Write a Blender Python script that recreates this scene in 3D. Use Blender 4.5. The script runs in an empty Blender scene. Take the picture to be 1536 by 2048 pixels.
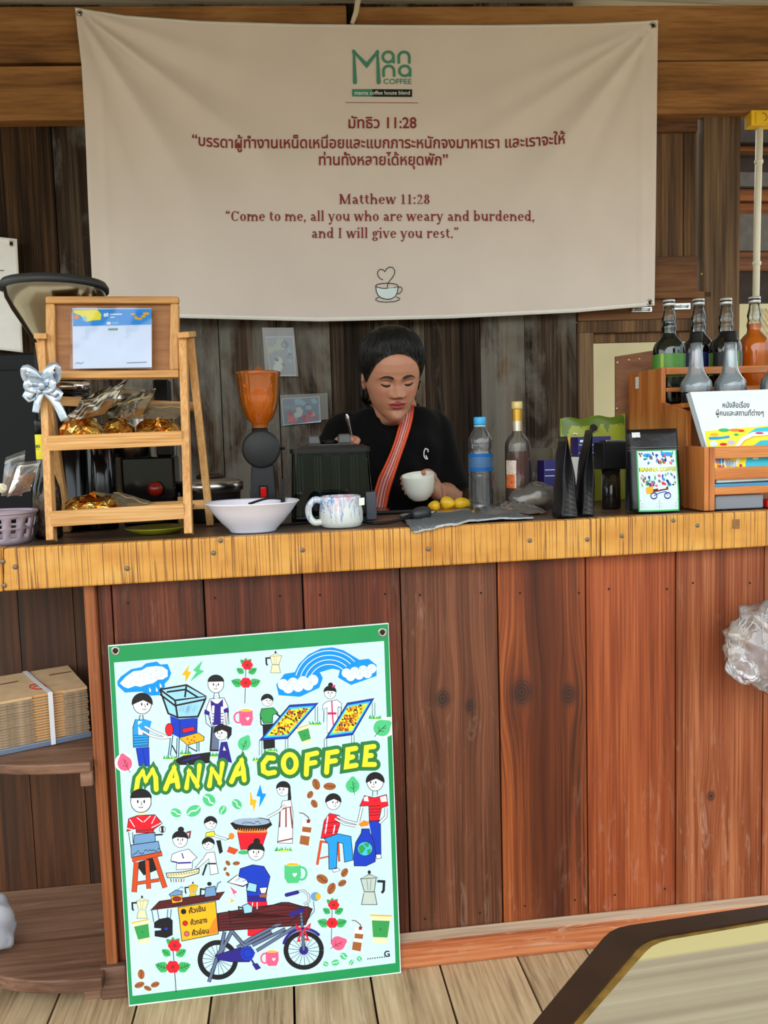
import bpy, bmesh, math, random
import numpy as np
from math import sin, cos, pi, radians, sqrt, exp
from mathutils import Vector, Matrix, Euler
from mathutils.bvhtree import BVHTree

SC = bpy.context.scene
COL = SC.collection
random.seed(7)

# ------------------------------------------------------------------ camera
FPX, W, H = 1600.0, 1536, 2048
PITCH, YAW, ROLL = radians(4.8), radians(7.0), radians(1.7)
CAM = Vector((0.0, -1.74, 1.20))
Fv = Vector((sin(YAW)*cos(PITCH), cos(YAW)*cos(PITCH), -sin(PITCH)))
R0 = Vector((cos(YAW), -sin(YAW), 0.0))
U0 = R0.cross(Fv)
Rv = R0*cos(ROLL) - U0*sin(ROLL)
Uv = U0*cos(ROLL) + R0*sin(ROLL)
cd = bpy.data.cameras.new('camera')
cam = bpy.data.objects.new('camera', cd)
COL.objects.link(cam)
cd.sensor_fit = 'AUTO'; cd.sensor_width = 36.0; cd.lens = FPX/H*36.0
cd.clip_start = 0.02
mw = Matrix.Identity(4)
for i, a in enumerate((Rv, Uv, -Fv)):
    for j in range(3):
        mw[j][i] = a[j]
mw.translation = CAM
cam.matrix_world = mw
SC.camera = cam

# ------------------------------------------------------------------ light
SC.view_settings.view_transform = 'Standard'
SC.view_settings.look = 'None'
SC.view_settings.gamma = 1.0
SC.view_settings.exposure = 0.46
SC.cycles.transparent_max_bounces = 24
SC.cycles.max_bounces = 8
wd = bpy.data.worlds.new('sky'); SC.world = wd; wd.use_nodes = True
nt = wd.node_tree
bg = nt.nodes['Background']
tcw = nt.nodes.new('ShaderNodeTexCoord')
sep = nt.nodes.new('ShaderNodeSeparateXYZ')
rmp = nt.nodes.new('ShaderNodeValToRGB')
nt.links.new(tcw.outputs['Generated'], sep.inputs[0])
mr = nt.nodes.new('ShaderNodeMapRange')
mr.inputs[1].default_value = -1; mr.inputs[2].default_value = 1
nt.links.new(sep.outputs['Z'], mr.inputs[0])
nt.links.new(mr.outputs[0], rmp.inputs[0])
e = rmp.color_ramp.elements
e[0].position = 0.47; e[0].color = (0.20, 0.17, 0.13, 1)          # yard
e[1].position = 0.50; e[1].color = (0.22, 0.24, 0.19, 1)          # unseen darker horizon band, added to dim frontal reflections
x_ = e.new(0.54); x_.color = (0.26, 0.28, 0.24, 1)
x_ = e.new(0.58); x_.color = (0.84, 0.94, 1.0, 1)                 # bright overcast sky
nt.links.new(rmp.outputs[0], bg.inputs[0])
bg.inputs[1].default_value = 2.2
sd = bpy.data.lights.new('sun', 'SUN'); sd.energy = 1.0; sd.angle = radians(60); sd.color = (1, .96, .9)
so = bpy.data.objects.new('sun', sd); COL.objects.link(so)
so.rotation_euler = Vector((0.45, 1.0, -0.62)).to_track_quat('-Z', 'Y').to_euler()

# ------------------------------------------------------------------ projection helpers: a pixel of the photo -> a point of the place
def ray(x, y):
    return Fv*FPX + Rv*(x-768) - Uv*(y-1024)
def P(x, y, Y):                      # on the plane at depth Y
    d = ray(x, y); return CAM + d*((Y-CAM.y)/d.y)
def PZ(x, y, z):                     # on a horizontal plane
    d = ray(x, y); return CAM + d*((z-CAM.z)/d.z)
def PP(x, y, p0, n):                 # on any plane
    d = ray(x, y); return CAM + d*((p0-CAM).dot(n)/d.dot(n))
def S(Y):                            # metres per pixel at depth Y
    return (Y+1.74)/FPX
TOP0, TOPK = 1.0125, 0.0065
def topz(x): return TOP0 + TOPK*x + .0012
def ctz(x): return TOP0 + TOPK*x
TN = Vector((-TOPK, 0, 1)).normalized()
def T(x, y): return PP(x, y, Vector((0, 0, TOP0)), TN)      # on the counter top
def onT(px, Y):                      # point of the counter top seen in pixel column px at depth Y
    p = P(px, 1000, Y)
    for _ in range(4):
        z = topz(p.x)
        v = p - CAM; k = FPX/v.dot(Fv)
        yy = 1024 - (Vector((p.x, Y, z))-CAM).dot(Uv)*k
        p = P(px, yy, Y)
    return Vector((p.x, Y, topz(p.x)))
def pix(p):
    v = Vector(p)-CAM; k = FPX/v.dot(Fv)
    return 768+v.dot(Rv)*k, 1024-v.dot(Uv)*k
# back wall: slightly out of parallel with the counter
WP = Vector((0.4, 1.30, 0)); WN = Vector((-0.075, -1.0, 0)).normalized()
def PW(x, y, off=0.0): return PP(x, y, WP+WN*off, WN)

# ------------------------------------------------------------------ colours and materials
def lin(c):
    return tuple(((v/255.0)/12.92 if v/255.0 <= .04045 else ((v/255.0+.055)/1.055)**2.4) for v in c[:3]) + (1.0,)
MATS = {}
def newmat(name):
    m = bpy.data.materials.new(name); m.use_nodes = True
    return m, m.node_tree, m.node_tree.nodes['Principled BSDF']
def mat(name, c, rough=.5, metal=0.0, spec=.5, noise=0.0, nscale=20, coat=0, bump=0.0, bscale=60, sheen=0):
    if name in MATS: return MATS[name]
    m, t, b = newmat(name)
    b.inputs['Roughness'].default_value = rough; b.inputs['Metallic'].default_value = metal
    b.inputs['Specular IOR Level'].default_value = spec
    b.inputs['Coat Weight'].default_value = coat
    b.inputs['Sheen Weight'].default_value = sheen
    tc = t.nodes.new('ShaderNodeTexCoord')
    n = t.nodes.new('ShaderNodeTexNoise'); n.inputs['Scale'].default_value = nscale; n.inputs['Detail'].default_value = 4
    t.links.new(tc.outputs['Object'], n.inputs['Vector'])
    r = t.nodes.new('ShaderNodeValToRGB')
    l = lin(c)
    k = noise if noise else 0.04
    r.color_ramp.elements[0].color = tuple(max(0, v*(1-k)) for v in l[:3])+(1,)
    r.color_ramp.elements[1].color = tuple(min(1, v*(1+k)) for v in l[:3])+(1,)
    r.color_ramp.elements[0].position = .3; r.color_ramp.elements[1].position = .7
    t.links.new(n.outputs['Fac'], r.inputs[0]); t.links.new(r.outputs[0], b.inputs['Base Color'])
    if bump:
        n2 = t.nodes.new('ShaderNodeTexNoise'); n2.inputs['Scale'].default_value = bscale; n2.inputs['Detail'].default_value = 3
        t.links.new(tc.outputs['Object'], n2.inputs['Vector'])
        bp = t.nodes.new('ShaderNodeBump'); bp.inputs['Strength'].default_value = bump; bp.inputs['Distance'].default_value = .01
        t.links.new(n2.outputs['Fac'], bp.inputs['Height']); t.links.new(bp.outputs[0], b.inputs['Normal'])
    MATS[name] = m
    return m
def glass(name, tint, rough=.02, refl=1.0, ior=1.45, haze=0.0, hazecol=(230, 235, 240)):
    if name in MATS: return MATS[name]
    m = bpy.data.materials.new(name); m.use_nodes = True
    t = m.node_tree; t.nodes.clear()
    o = t.nodes.new('ShaderNodeOutputMaterial')
    tr = t.nodes.new('ShaderNodeBsdfTransparent'); tr.inputs[0].default_value = lin(tint)
    gl = t.nodes.new('ShaderNodeBsdfGlossy'); gl.inputs['Roughness'].default_value = rough
    fr = t.nodes.new('ShaderNodeFresnel'); fr.inputs[0].default_value = ior
    mu = t.nodes.new('ShaderNodeMath'); mu.operation = 'MULTIPLY'; mu.inputs[1].default_value = refl; mu.use_clamp = True
    mx = t.nodes.new('ShaderNodeMixShader')
    t.links.new(fr.outputs[0], mu.inputs[0]); t.links.new(mu.outputs[0], mx.inputs[0])
    src = tr
    if haze:
        df = t.nodes.new('ShaderNodeBsdfDiffuse'); df.inputs[0].default_value = lin(hazecol)
        m2 = t.nodes.new('ShaderNodeMixShader'); m2.inputs[0].default_value = haze
        t.links.new(tr.outputs[0], m2.inputs[1]); t.links.new(df.outputs[0], m2.inputs[2]); src = m2
    t.links.new(src.outputs[0], mx.inputs[1]); t.links.new(gl.outputs[0], mx.inputs[2])
    t.links.new(mx.outputs[0], o.inputs[0])
    MATS[name] = m
    return m
class NX:                              # tiny node-expression helper
    def __init__(s, t): s.t = t
    def m(s, op, a, b=None, c=None, clamp=False):
        n = s.t.nodes.new('ShaderNodeMath'); n.operation = op; n.use_clamp = clamp
        for i, v in enumerate((a, b, c)):
            if v is None: continue
            if isinstance(v, (int, float)): n.inputs[i].default_value = v
            else: s.t.links.new(v, n.inputs[i])
        return n.outputs[0]
    def mix(s, f, a, b, blend='MIX'):
        n = s.t.nodes.new('ShaderNodeMixRGB'); n.blend_type = blend
        for i, v in enumerate((f, a, b)):
            if isinstance(v, (int, float)): n.inputs[i].default_value = v
            elif isinstance(v, tuple): n.inputs[i].default_value = v
            else: s.t.links.new(v, n.inputs[i])
        return n.outputs[0]
    def noise(s, vec, scale=1, detail=4, dist=0, rough=.5):
        n = s.t.nodes.new('ShaderNodeTexNoise')
        n.inputs['Scale'].default_value = scale; n.inputs['Detail'].default_value = detail
        n.inputs['Distortion'].default_value = dist; n.inputs['Roughness'].default_value = rough
        s.t.links.new(vec, n.inputs['Vector']); return n.outputs['Fac']
    def ramp(s, f, stops):
        n = s.t.nodes.new('ShaderNodeValToRGB'); el = n.color_ramp.elements
        while len(el) > 1: el.remove(el[-1])
        el[0].position, el[0].color = stops[0]
        for p, c in stops[1:]:
            q = el.new(p); q.color = c
        s.t.links.new(f, n.inputs[0]); return n.outputs[0]
    def comb(s, x, y, z):
        n = s.t.nodes.new('ShaderNodeCombineXYZ')
        for i, v in enumerate((x, y, z)):
            if isinstance(v, (int, float)): n.inputs[i].default_value = v
            else: s.t.links.new(v, n.inputs[i])
        return n.outputs[0]
def wood(name, c1, c2, c3, grain='Z', rough=.6, fine=.35, sx=14, sl=0.9, spec=.4, knots=(), scuff=0.0, scuffcol=(190, 175, 160),
         patch=None, bump=.25, var=.25, coat=0, heart=None):
    """c1 dark streak, c2 mid, c3 light; grain runs along one object axis; every plank has its own 'rnd' value"""
    if name in MATS: return MATS[name]
    m, t, b = newmat(name); X = NX(t)
    tc = t.nodes.new('ShaderNodeTexCoord'); sp = t.nodes.new('ShaderNodeSeparateXYZ')
    t.links.new(tc.outputs['Object'], sp.inputs[0])
    at = t.nodes.new('ShaderNodeAttribute'); at.attribute_name = 'rnd'
    rnd = at.outputs['Fac']
    ax = {'X': (1, 2, 0), 'Y': (0, 2, 1), 'Z': (0, 1, 2)}[grain]
    a, c, l = (sp.outputs[i] for i in ax)
    dark = None
    for kx, kz, kr in knots:           # knots bend the grain around them
        dx = X.m('SUBTRACT', a, kx); dz = X.m('MULTIPLY', X.m('SUBTRACT', l, kz), .45)
        d2 = X.m('ADD', X.m('MULTIPLY', dx, dx), X.m('MULTIPLY', dz, dz))
        g = X.m('EXPONENT', X.m('MULTIPLY', d2, -1/(kr*kr*5)))
        a = X.m('ADD', a, X.m('MULTIPLY', X.m('MULTIPLY', dx, g), -.75))
        dzz = X.m('SUBTRACT', l, kz)
        r2 = X.m('ADD', X.m('MULTIPLY', dx, dx), X.m('MULTIPLY', X.m('MULTIPLY', dzz, dzz), .7))
        k = X.m('MULTIPLY', X.m('EXPONENT', X.m('MULTIPLY', X.m('MULTIPLY', r2, r2), -1/(kr**4*.9))), X.m('ADD', .75, X.m('MULTIPLY', X.m('SINE', X.m('MULTIPLY', X.m('SQRT', r2), 900)), .25)))
        dark = k if dark is None else X.m('MAXIMUM', dark, k)
    off = X.m('MULTIPLY', rnd, 17.3)
    v1 = X.comb(X.m('MULTIPLY', X.m('ADD', a, off), sx), X.m('MULTIPLY', c, sx), X.m('MULTIPLY', X.m('ADD', l, off), sl))
    v2 = X.comb(X.m('MULTIPLY', X.m('ADD', a, off), sx*9), X.m('MULTIPLY', c, sx*9), X.m('MULTIPLY', l, sl*3.2))
    n1 = X.noise(v1, 1, 5, .6, .55); n2 = X.noise(v2, 1, 3, .2, .6)
    n0 = X.noise(tc.outputs['Object'], 3.1, 4)
    f = X.m('ADD', X.m('MULTIPLY', n1, 1-fine), X.m('MULTIPLY', n2, fine))
    colr = X.ramp(f, [(.36, lin(c1)), (.5, lin(c2)), (.63, lin(c3))])
    val = X.m('ADD', 1-var/2, X.m('MULTIPLY', X.m('SUBTRACT', X.m('ADD', rnd, n0), .5), var))
    vc = X.comb(val, val, val)
    colr = X.mix(1.0, colr, vc, 'MULTIPLY')
    if patch:
        pc, plo, phi = patch
        pv = X.comb(X.m('MULTIPLY', X.m('ADD', a, off), 7), 0, X.m('MULTIPLY', X.m('ADD', l, off), 2.6))
        pf = X.ramp(X.m('ADD', X.m('MULTIPLY', X.noise(pv, 1, 8, .5, .62), .75), X.m('MULTIPLY', rnd, .25)), [(plo, (0, 0, 0, 1)), (phi, (1, 1, 1, 1))])
        colr = X.mix(pf, colr, X.mix(1.0, lin(pc), X.comb(*(X.m('ADD', X.m('MULTIPLY', f, 1.3), .35),)*3), 'MULTIPLY'))
    if scuff:
        s1 = X.noise(X.comb(X.m('MULTIPLY', a, 55), X.m('MULTIPLY', c, 55), X.m('MULTIPLY', l, 9)), 1, 6, 1.2, .65)
        s2 = X.noise(tc.outputs['Object'], 2.3, 3)
        sf = X.m('MULTIPLY', X.ramp(s1, [(.55, (0, 0, 0, 1)), (.72, (1, 1, 1, 1))]), X.ramp(s2, [(.42, (0, 0, 0, 1)), (.68, (1, 1, 1, 1))]))
        colr = X.mix(X.m('MULTIPLY', sf, scuff), colr, lin(scuffcol))
    if heart:                          # darker heartwood along the middle of a board
        hx, hw_, hc = heart
        hd = X.m('DIVIDE', X.m('SUBTRACT', X.m('ADD', a, X.m('MULTIPLY', X.m('SUBTRACT', X.noise(X.comb(0, 0, X.m('MULTIPLY', l, 2.0)), 1, 3), .5), .05)), hx), hw_)
        hf = X.m('MULTIPLY', X.m('EXPONENT', X.m('MULTIPLY', X.m('MULTIPLY', hd, hd), -1)), X.m('ADD', .35, n2), clamp=True)
        colr = X.mix(hf, colr, X.mix(1.0, colr, lin(hc), 'MULTIPLY'))
    if dark is not None:
        colr = X.mix(X.m('MULTIPLY', dark, 1.0, clamp=True), colr, lin((36, 27, 25)))
    t.links.new(colr, b.inputs['Base Color'])
    b.inputs['Specular IOR Level'].default_value = spec
    b.inputs['Coat Weight'].default_value = coat; b.inputs['Coat Roughness'].default_value = .25
    rr = X.m('ADD', rough-.1, X.m('MULTIPLY', n1, .2)); t.links.new(rr, b.inputs['Roughness'])
    if bump:
        bp = t.nodes.new('ShaderNodeBump'); bp.inputs['Strength'].default_value = bump; bp.inputs['Distance'].default_value = .004
        t.links.new(f, bp.inputs['Height']); t.links.new(bp.outputs[0], b.inputs['Normal'])
    MATS[name] = m
    return m

# ------------------------------------------------------------------ mesh builder
class MB:
    def __init__(s): s.v = []; s.f = []; s.mi = []; s.rn = []; s.sm = []
    def add(s, vs, fs, m=0, rnd=None, smooth=False):
        o = len(s.v); s.v.extend([Vector(p) for p in vs])
        r = random.random() if rnd is None else rnd
        for i, f in enumerate(fs):
            s.f.append([o+k for k in f]); s.mi.append(m if isinstance(m, int) else m[i]); s.rn.append(r); s.sm.append(smooth)
        return s
    def hexa(s, q, m=0, rnd=None):     # q: 4 bottom corners then 4 top corners
        return s.add(q, [(0, 3, 2, 1), (4, 5, 6, 7), (0, 1, 5, 4), (1, 2, 6, 5), (2, 3, 7, 6), (3, 0, 4, 7)], m, rnd)
    def box(s, lo, hi, m=0, rnd=None):
        a, b = lo, hi
        return s.hexa([(a[0], a[1], a[2]), (b[0], a[1], a[2]), (b[0], b[1], a[2]), (a[0], b[1], a[2]),
                       (a[0], a[1], b[2]), (b[0], a[1], b[2]), (b[0], b[1], b[2]), (a[0], b[1], b[2])], m, rnd)
    def obox(s, c, size, M=None, m=0, rnd=None):
        q = []
        for z in (-.5, .5):
            for x, y in ((-.5, -.5), (.5, -.5), (.5, .5), (-.5, .5)):
                p = Vector((x*size[0], y*size[1], z*size[2]))
                q.append(Vector(c) + (M @ p if M else p))
        return s.hexa(q, m, rnd)
    def bar(s, a, b, w, d, up=(0, -1, 0), m=0, rnd=None):   # rectangular bar from a to b, w across, d along 'up'
        a, b = Vector(a), Vector(b); ax = (b-a).normalized(); u = Vector(up); u = (u-ax*u.dot(ax)).normalized(); r = ax.cross(u)
        q = []
        for p in (a, b):
            for i, j in ((-1, -1), (1, -1), (1, 1), (-1, 1)):
                q.append(p + r*(w/2*i) + u*(d/2*j))
        return s.hexa(q, m, rnd)
    def slab(s, quad, n, th, m=0, rnd=None):   # quad (4 pts) pushed back along n by th
        n = Vector(n); q = [Vector(p) for p in quad]
        return s.hexa([p-n*th for p in q] + q, m, rnd)
    def prism(s, poly, vec, m=0, rnd=None):
        k = len(poly); v = [Vector(p) for p in poly]; w = [p+Vector(vec) for p in v]
        return s.add(v+w, [tuple(range(k))[::-1], tuple(range(k, 2*k))] + [(i, (i+1) % k, k+(i+1) % k, k+i) for i in range(k)], m, rnd)
    def lathe(s, prof, c=(0, 0, 0), n=28, M=None, m=0, cap=True, smooth=True, sq=None, mfun=None):
        c = Vector(c); vs = []; fs = []; ms = []
        for r, z in prof:
            for i in range(n):
                a = 2*pi*i/n; x, y = cos(a), sin(a)
                if sq: # superellipse
                    x = math.copysign(abs(x)**sq, x); y = math.copysign(abs(y)**sq, y)
                p = Vector((x*r, y*r, z)); vs.append(c + (M @ p if M else p))
        for j in range(len(prof)-1):
            for i in range(n):
                fs.append((j*n+i, j*n+(i+1) % n, (j+1)*n+(i+1) % n, (j+1)*n+i)); ms.append(mfun(j, i) if mfun else m)
        if cap:
            fs.append(tuple(range(n))[::-1]); ms.append(m)
            fs.append(tuple((len(prof)-1)*n+i for i in range(n))); ms.append(m)
        return s.add(vs, fs, ms, None, smooth)
    def tube(s, pts, r, n=8, m=0, closed=False, flat=1.0, up=None, smooth=True):
        pts = [Vector(p) for p in pts]; k = len(pts); vs = []; fs = []
        u = None
        for i, p in enumerate(pts):
            if closed: t = pts[(i+1) % k]-pts[i-1]
            else: t = pts[min(i+1, k-1)]-pts[max(i-1, 0)]
            t = t.normalized() if t.length > 1e-9 else Vector((0, 0, 1))
            if u is None:
                u = Vector(up) if up else (Vector((0, 0, 1)) if abs(t.z) < .9 else Vector((1, 0, 0)))
            u = u - t*u.dot(t); u = u.normalized() if u.length > 1e-6 else t.orthogonal().normalized()
            w = t.cross(u); rr = r[i] if isinstance(r, (list, tuple)) else r
            for q in range(n):
                a = 2*pi*q/n; vs.append(p + u*(cos(a)*rr*flat) + w*(sin(a)*rr))
        for i in range(k if closed else k-1):
            for q in range(n):
                a, b = i*n, ((i+1) % k)*n
                fs.append((a+q, a+(q+1) % n, b+(q+1) % n, b+q))
        if not closed:
            fs.append(tuple(range(n))[::-1]); fs.append(tuple((k-1)*n+q for q in range(n)))
        return s.add(vs, fs, m, None, smooth)
    def ball(s, c, r, n=16, k=10, m=0, M=None):
        r = Vector(r) if not isinstance(r, (int, float)) else Vector((r, r, r)); c = Vector(c)
        vs = [c + (M @ Vector((0, 0, r.z)) if M else Vector((0, 0, r.z)))]; fs = []
        for j in range(1, k):
            th = pi*j/k
            for i in range(n):
                a = 2*pi*i/n; p = Vector((r.x*sin(th)*cos(a), r.y*sin(th)*sin(a), r.z*cos(th)))
                vs.append(c + (M @ p if M else p))
        vs.append(c + (M @ Vector((0, 0, -r.z)) if M else Vector((0, 0, -r.z))))
        for i in range(n): fs.append((0, 1+i, 1+(i+1) % n))
        for j in range(k-2):
            for i in range(n):
                a = 1+j*n; fs.append((a+i, a+n+i, a+n+(i+1) % n, a+(i+1) % n))
        a = 1+(k-2)*n
        for i in range(n): fs.append((a+i, len(vs)-1, a+(i+1) % n))
        return s.add(vs, fs, m, None, True)
    def grid(s, rows, m=0, closed=False, smooth=True, mfun=None, skip=None, rnd=None):
        nr, nc = len(rows), len(rows[0]); vs = [p for r in rows for p in r]; fs = []; ms = []
        for j in range(nr-1):
            for i in range(nc if closed else nc-1):
                if skip and skip(j, i): continue
                fs.append((j*nc+i, j*nc+(i+1) % nc, (j+1)*nc+(i+1) % nc, (j+1)*nc+i)); ms.append(mfun(j, i) if mfun else m)
        return s.add(vs, fs, ms, rnd, smooth)
    def build(s, name, mats, parent=None, local=False, bevel=0.0, solid=0.0, sub=0, soff=0.0, auto=False, loc=None):
        me = bpy.data.meshes.new(name)
        o0 = Vector((0, 0, 0))
        if parent is not None and not local:
            q = parent
            while q is not None: o0 = o0 + Vector(q.location); q = q.parent
        if loc is not None: o0 = Vector(loc)
        me.from_pydata([tuple(p-o0) for p in s.v], [], s.f)
        if not isinstance(mats, (list, tuple)): mats = [mats]
        for m_ in mats: me.materials.append(m_)
        me.polygons.foreach_set('material_index', s.mi); me.polygons.foreach_set('use_smooth', s.sm)
        at = me.attributes.new('rnd', 'FLOAT', 'FACE'); at.data.foreach_set('value', s.rn)
        me.validate(); me.update()
        bm = bmesh.new(); bm.from_mesh(me); bmesh.ops.recalc_face_normals(bm, faces=bm.faces); bm.to_mesh(me); bm.free()
        o = bpy.data.objects.new(name, me); COL.objects.link(o)
        if parent is not None: o.parent = parent
        if loc is not None: o.location = loc
        if solid:
            d = o.modifiers.new('solid', 'SOLIDIFY'); d.thickness = solid; d.offset = soff
        if bevel:
            d = o.modifiers.new('bevel', 'BEVEL'); d.width = bevel; d.segments = 2; d.limit_method = 'ANGLE'; d.angle_limit = radians(40)
        if sub:
            d = o.modifiers.new('sub', 'SUBSURF'); d.levels = sub; d.render_levels = sub
        return o
def thing(name, label, cat, loc, group=None):
    o = bpy.data.objects.new(name, None); COL.objects.link(o); o.location = loc; o.empty_display_size = .05
    o['label'] = label; o['category'] = cat
    if group: o['group'] = group
    return o
def tag(o, label, cat, group=None):
    o['label'] = label; o['category'] = cat
    if group: o['group'] = group
    return o
def struct(o): o['kind'] = 'structure'; return o
def dup(root, loc, label, rotz=None):
    r = root.copy(); COL.objects.link(r); r.location = loc; r['label'] = label
    if rotz is not None: r.rotation_euler = (0, 0, rotz)
    for ch in root.children:
        c = ch.copy(); COL.objects.link(c); c.parent = r
        for g in ch.children:
            d = g.copy(); COL.objects.link(d); d.parent = c
    return r
def interp(tab, x):
    if x <= tab[0][0]: return tab[0][1]
    for (a, u), (b, v) in zip(tab, tab[1:]):
        if x <= b: return u+(v-u)*(x-a)/(b-a)
    return tab[-1][1]
def smooth_pts(pts, k=6):              # Catmull-Rom through points
    pts = [Vector(p) for p in pts]; out = []
    for i in range(len(pts)-1):
        p0, p1, p2, p3 = pts[max(i-1, 0)], pts[i], pts[i+1], pts[min(i+2, len(pts)-1)]
        for j in range(k):
            t = j/k
            out.append(.5*((2*p1)+(p2-p0)*t+(2*p0-5*p1+4*p2-p3)*t*t+(-p0+3*p1-3*p2+p3)*t**3))
    out.append(pts[-1]); return out
def remesh(mb, voxel, smooth=2, fac=.5):
    o = mb.build('tmp', mat('tmp', (128, 128, 128)))
    d = o.modifiers.new('r', 'REMESH'); d.mode = 'VOXEL'; d.voxel_size = voxel
    if smooth:
        d = o.modifiers.new('s', 'SMOOTH'); d.iterations = smooth; d.factor = fac
    dg = bpy.context.evaluated_depsgraph_get()
    me = bpy.data.meshes.new_from_object(o.evaluated_get(dg))
    bpy.data.objects.remove(o)
    return me

# ------------------------------------------------------------------ flat artwork and lettering printed on a surface
class Art:
    def __init__(s, fmap): s.fmap = fmap; s.items = []; s.tr = (0, 0, 1)
    def T(s, ox, oy, k): s.tr = (ox, oy, k)
    def _p(s, p): return (s.tr[0]+p[0]/s.tr[2], s.tr[1]+p[1]/s.tr[2])
    def poly(s, pts, col, z=1): s.items.append(([s._p(p) for p in pts], col, z))
    def ell(s, cx, cy, rx, ry, col, z=1, rot=0, n=22, a0=0, a1=360):
        c, q = cos(radians(rot)), sin(radians(rot)); pts = []
        for i in range(n+(a1-a0 != 360)):
            a = radians(a0+(a1-a0)*i/n); x, y = rx*cos(a), ry*sin(a); pts.append((cx+x*c-y*q, cy+x*q+y*c))
        s.poly(pts, col, z)
    def line(s, pts, w, col, z=1, closed=False, round_=False):
        pts = [s._p(p) for p in pts]; w = w/s.tr[2]/2
        if closed: pts = pts+[pts[0]]
        n = len(pts); L = []; Rr = []
        if n < 2: return
        for i in range(n):
            a = pts[i-1] if i else (pts[-2] if closed else pts[0]); b = pts[i+1] if i < n-1 else (pts[1] if closed else pts[-1])
            p = pts[i]
            d1 = (p[0]-a[0], p[1]-a[1]); d2 = (b[0]-p[0], b[1]-p[1])
            l1 = math.hypot(*d1) or 1e-9; l2 = math.hypot(*d2) or 1e-9
            if l1 < 1e-8: d1, l1 = d2, l2
            if l2 < 1e-8: d2, l2 = d1, l1
            t = (d1[0]/l1+d2[0]/l2, d1[1]/l1+d2[1]/l2); lt = math.hypot(*t)
            if lt < .3: t = (d1[0]/l1, d1[1]/l1); k = 1
            else: t = (t[0]/lt, t[1]/lt); k = min(1.6, 1/max(.5, abs(t[0]*d1[0]/l1+t[1]*d1[1]/l1)))
            nx, ny = -t[1]*w*k, t[0]*w*k
            L.append((p[0]+nx, p[1]+ny)); Rr.append((p[0]-nx, p[1]-ny))
        for i in range(n-1):
            s.items.append(([L[i], L[i+1], Rr[i+1], Rr[i]], col, z))
        if round_:
            for p in pts:
                s.items.append(([(p[0]+w*cos(2*pi*i/14), p[1]+w*sin(2*pi*i/14)) for i in range(14)], col, z+.5))
    def outline(s, pts, fill, z=1, w=3, col='ink'):
        s.poly(pts, fill, z); s.line(pts, w, col, z+1, True)
    def text(s, body, cx, by, size, col, z=1, bold=0.0, align='CENTER', width=None, curve=None, rot=0):
        c = bpy.data.curves.new('t', 'FONT'); c.body = body; c.size = 1; c.offset = bold; c.align_x = align; c.resolution_u = 3
        o = bpy.data.objects.new('t', c); COL.objects.link(o)
        dg = bpy.context.evaluated_depsgraph_get(); me = bpy.data.meshes.new_from_object(o.evaluated_get(dg))
        xs = [v.co.x for v in me.vertices]
        if not xs: return
        k = size; kx = size
        if width: kx = width/(max(xs)-min(xs))
        xm = (max(xs)+min(xs))/2 if align == 'CENTER' else 0
        cr, sr = cos(radians(rot)), sin(radians(rot))
        for p in me.polygons:
            q = []
            for i in p.vertices:
                X_, Y_ = (me.vertices[i].co.x-xm)*kx, -me.vertices[i].co.y*k
                X_, Y_ = X_*cr-Y_*sr, X_*sr+Y_*cr
                a = s._p((cx+X_, by+Y_)); q.append((a[0], a[1]+(curve(a[0]) if curve else 0)))
            s.items.append((q, col, z))
        bpy.data.objects.remove(o); bpy.data.meshes.remove(me); bpy.data.curves.remove(c)
    def build(s, name, pal, parent, step=.00005, base=.0004):
        cols = sorted(set(c for _, c, _ in s.items)); idx = {c: i for i, c in enumerate(cols)}
        mb = MB()
        for k, (pts, c, z) in enumerate(s.items):
            mb.add([s.fmap(x, y, base+(z+.06*(k % 11))*step) for x, y in pts], [tuple(range(len(pts)))], idx[c], .5)
        o = mb.build(name, [pal(c) for c in cols], parent)
        return o
INK = dict(ink=(28, 26, 30), white=(238, 242, 245), paper=(196, 228, 241), green=(30, 142, 80), dgreen=(44, 118, 62), yellow=(246, 230, 50),
           blue=(0, 140, 228), royal=(20, 58, 186), red=(222, 26, 44), navy=(44, 34, 128), brown=(158, 92, 46), dbrown=(104, 56, 36), orange=(244, 132, 36),
           pink=(240, 92, 128), mint=(78, 190, 124), cup=(52, 150, 78), grey=(186, 200, 190), cream=(236, 226, 176), sky=(36, 150, 222), maroon=(132, 44, 46),
           steel=(110, 150, 190), teal=(70, 140, 116), forest=(20, 36, 30), gold=(240, 176, 30), rust=(206, 74, 30), ltblue=(150, 205, 232), slate=(96, 110, 140),
           magenta=(196, 40, 100), leaf=(60, 176, 96), plumwood=(96, 30, 34), bluegrey=(150, 170, 190), pinkish=(226, 170, 180), water=(60, 190, 215), pale=(214, 232, 236), lilac=(196, 190, 226))
def pal(c): return mat('print_'+c, INK[c], rough=.55, spec=.3)
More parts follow.
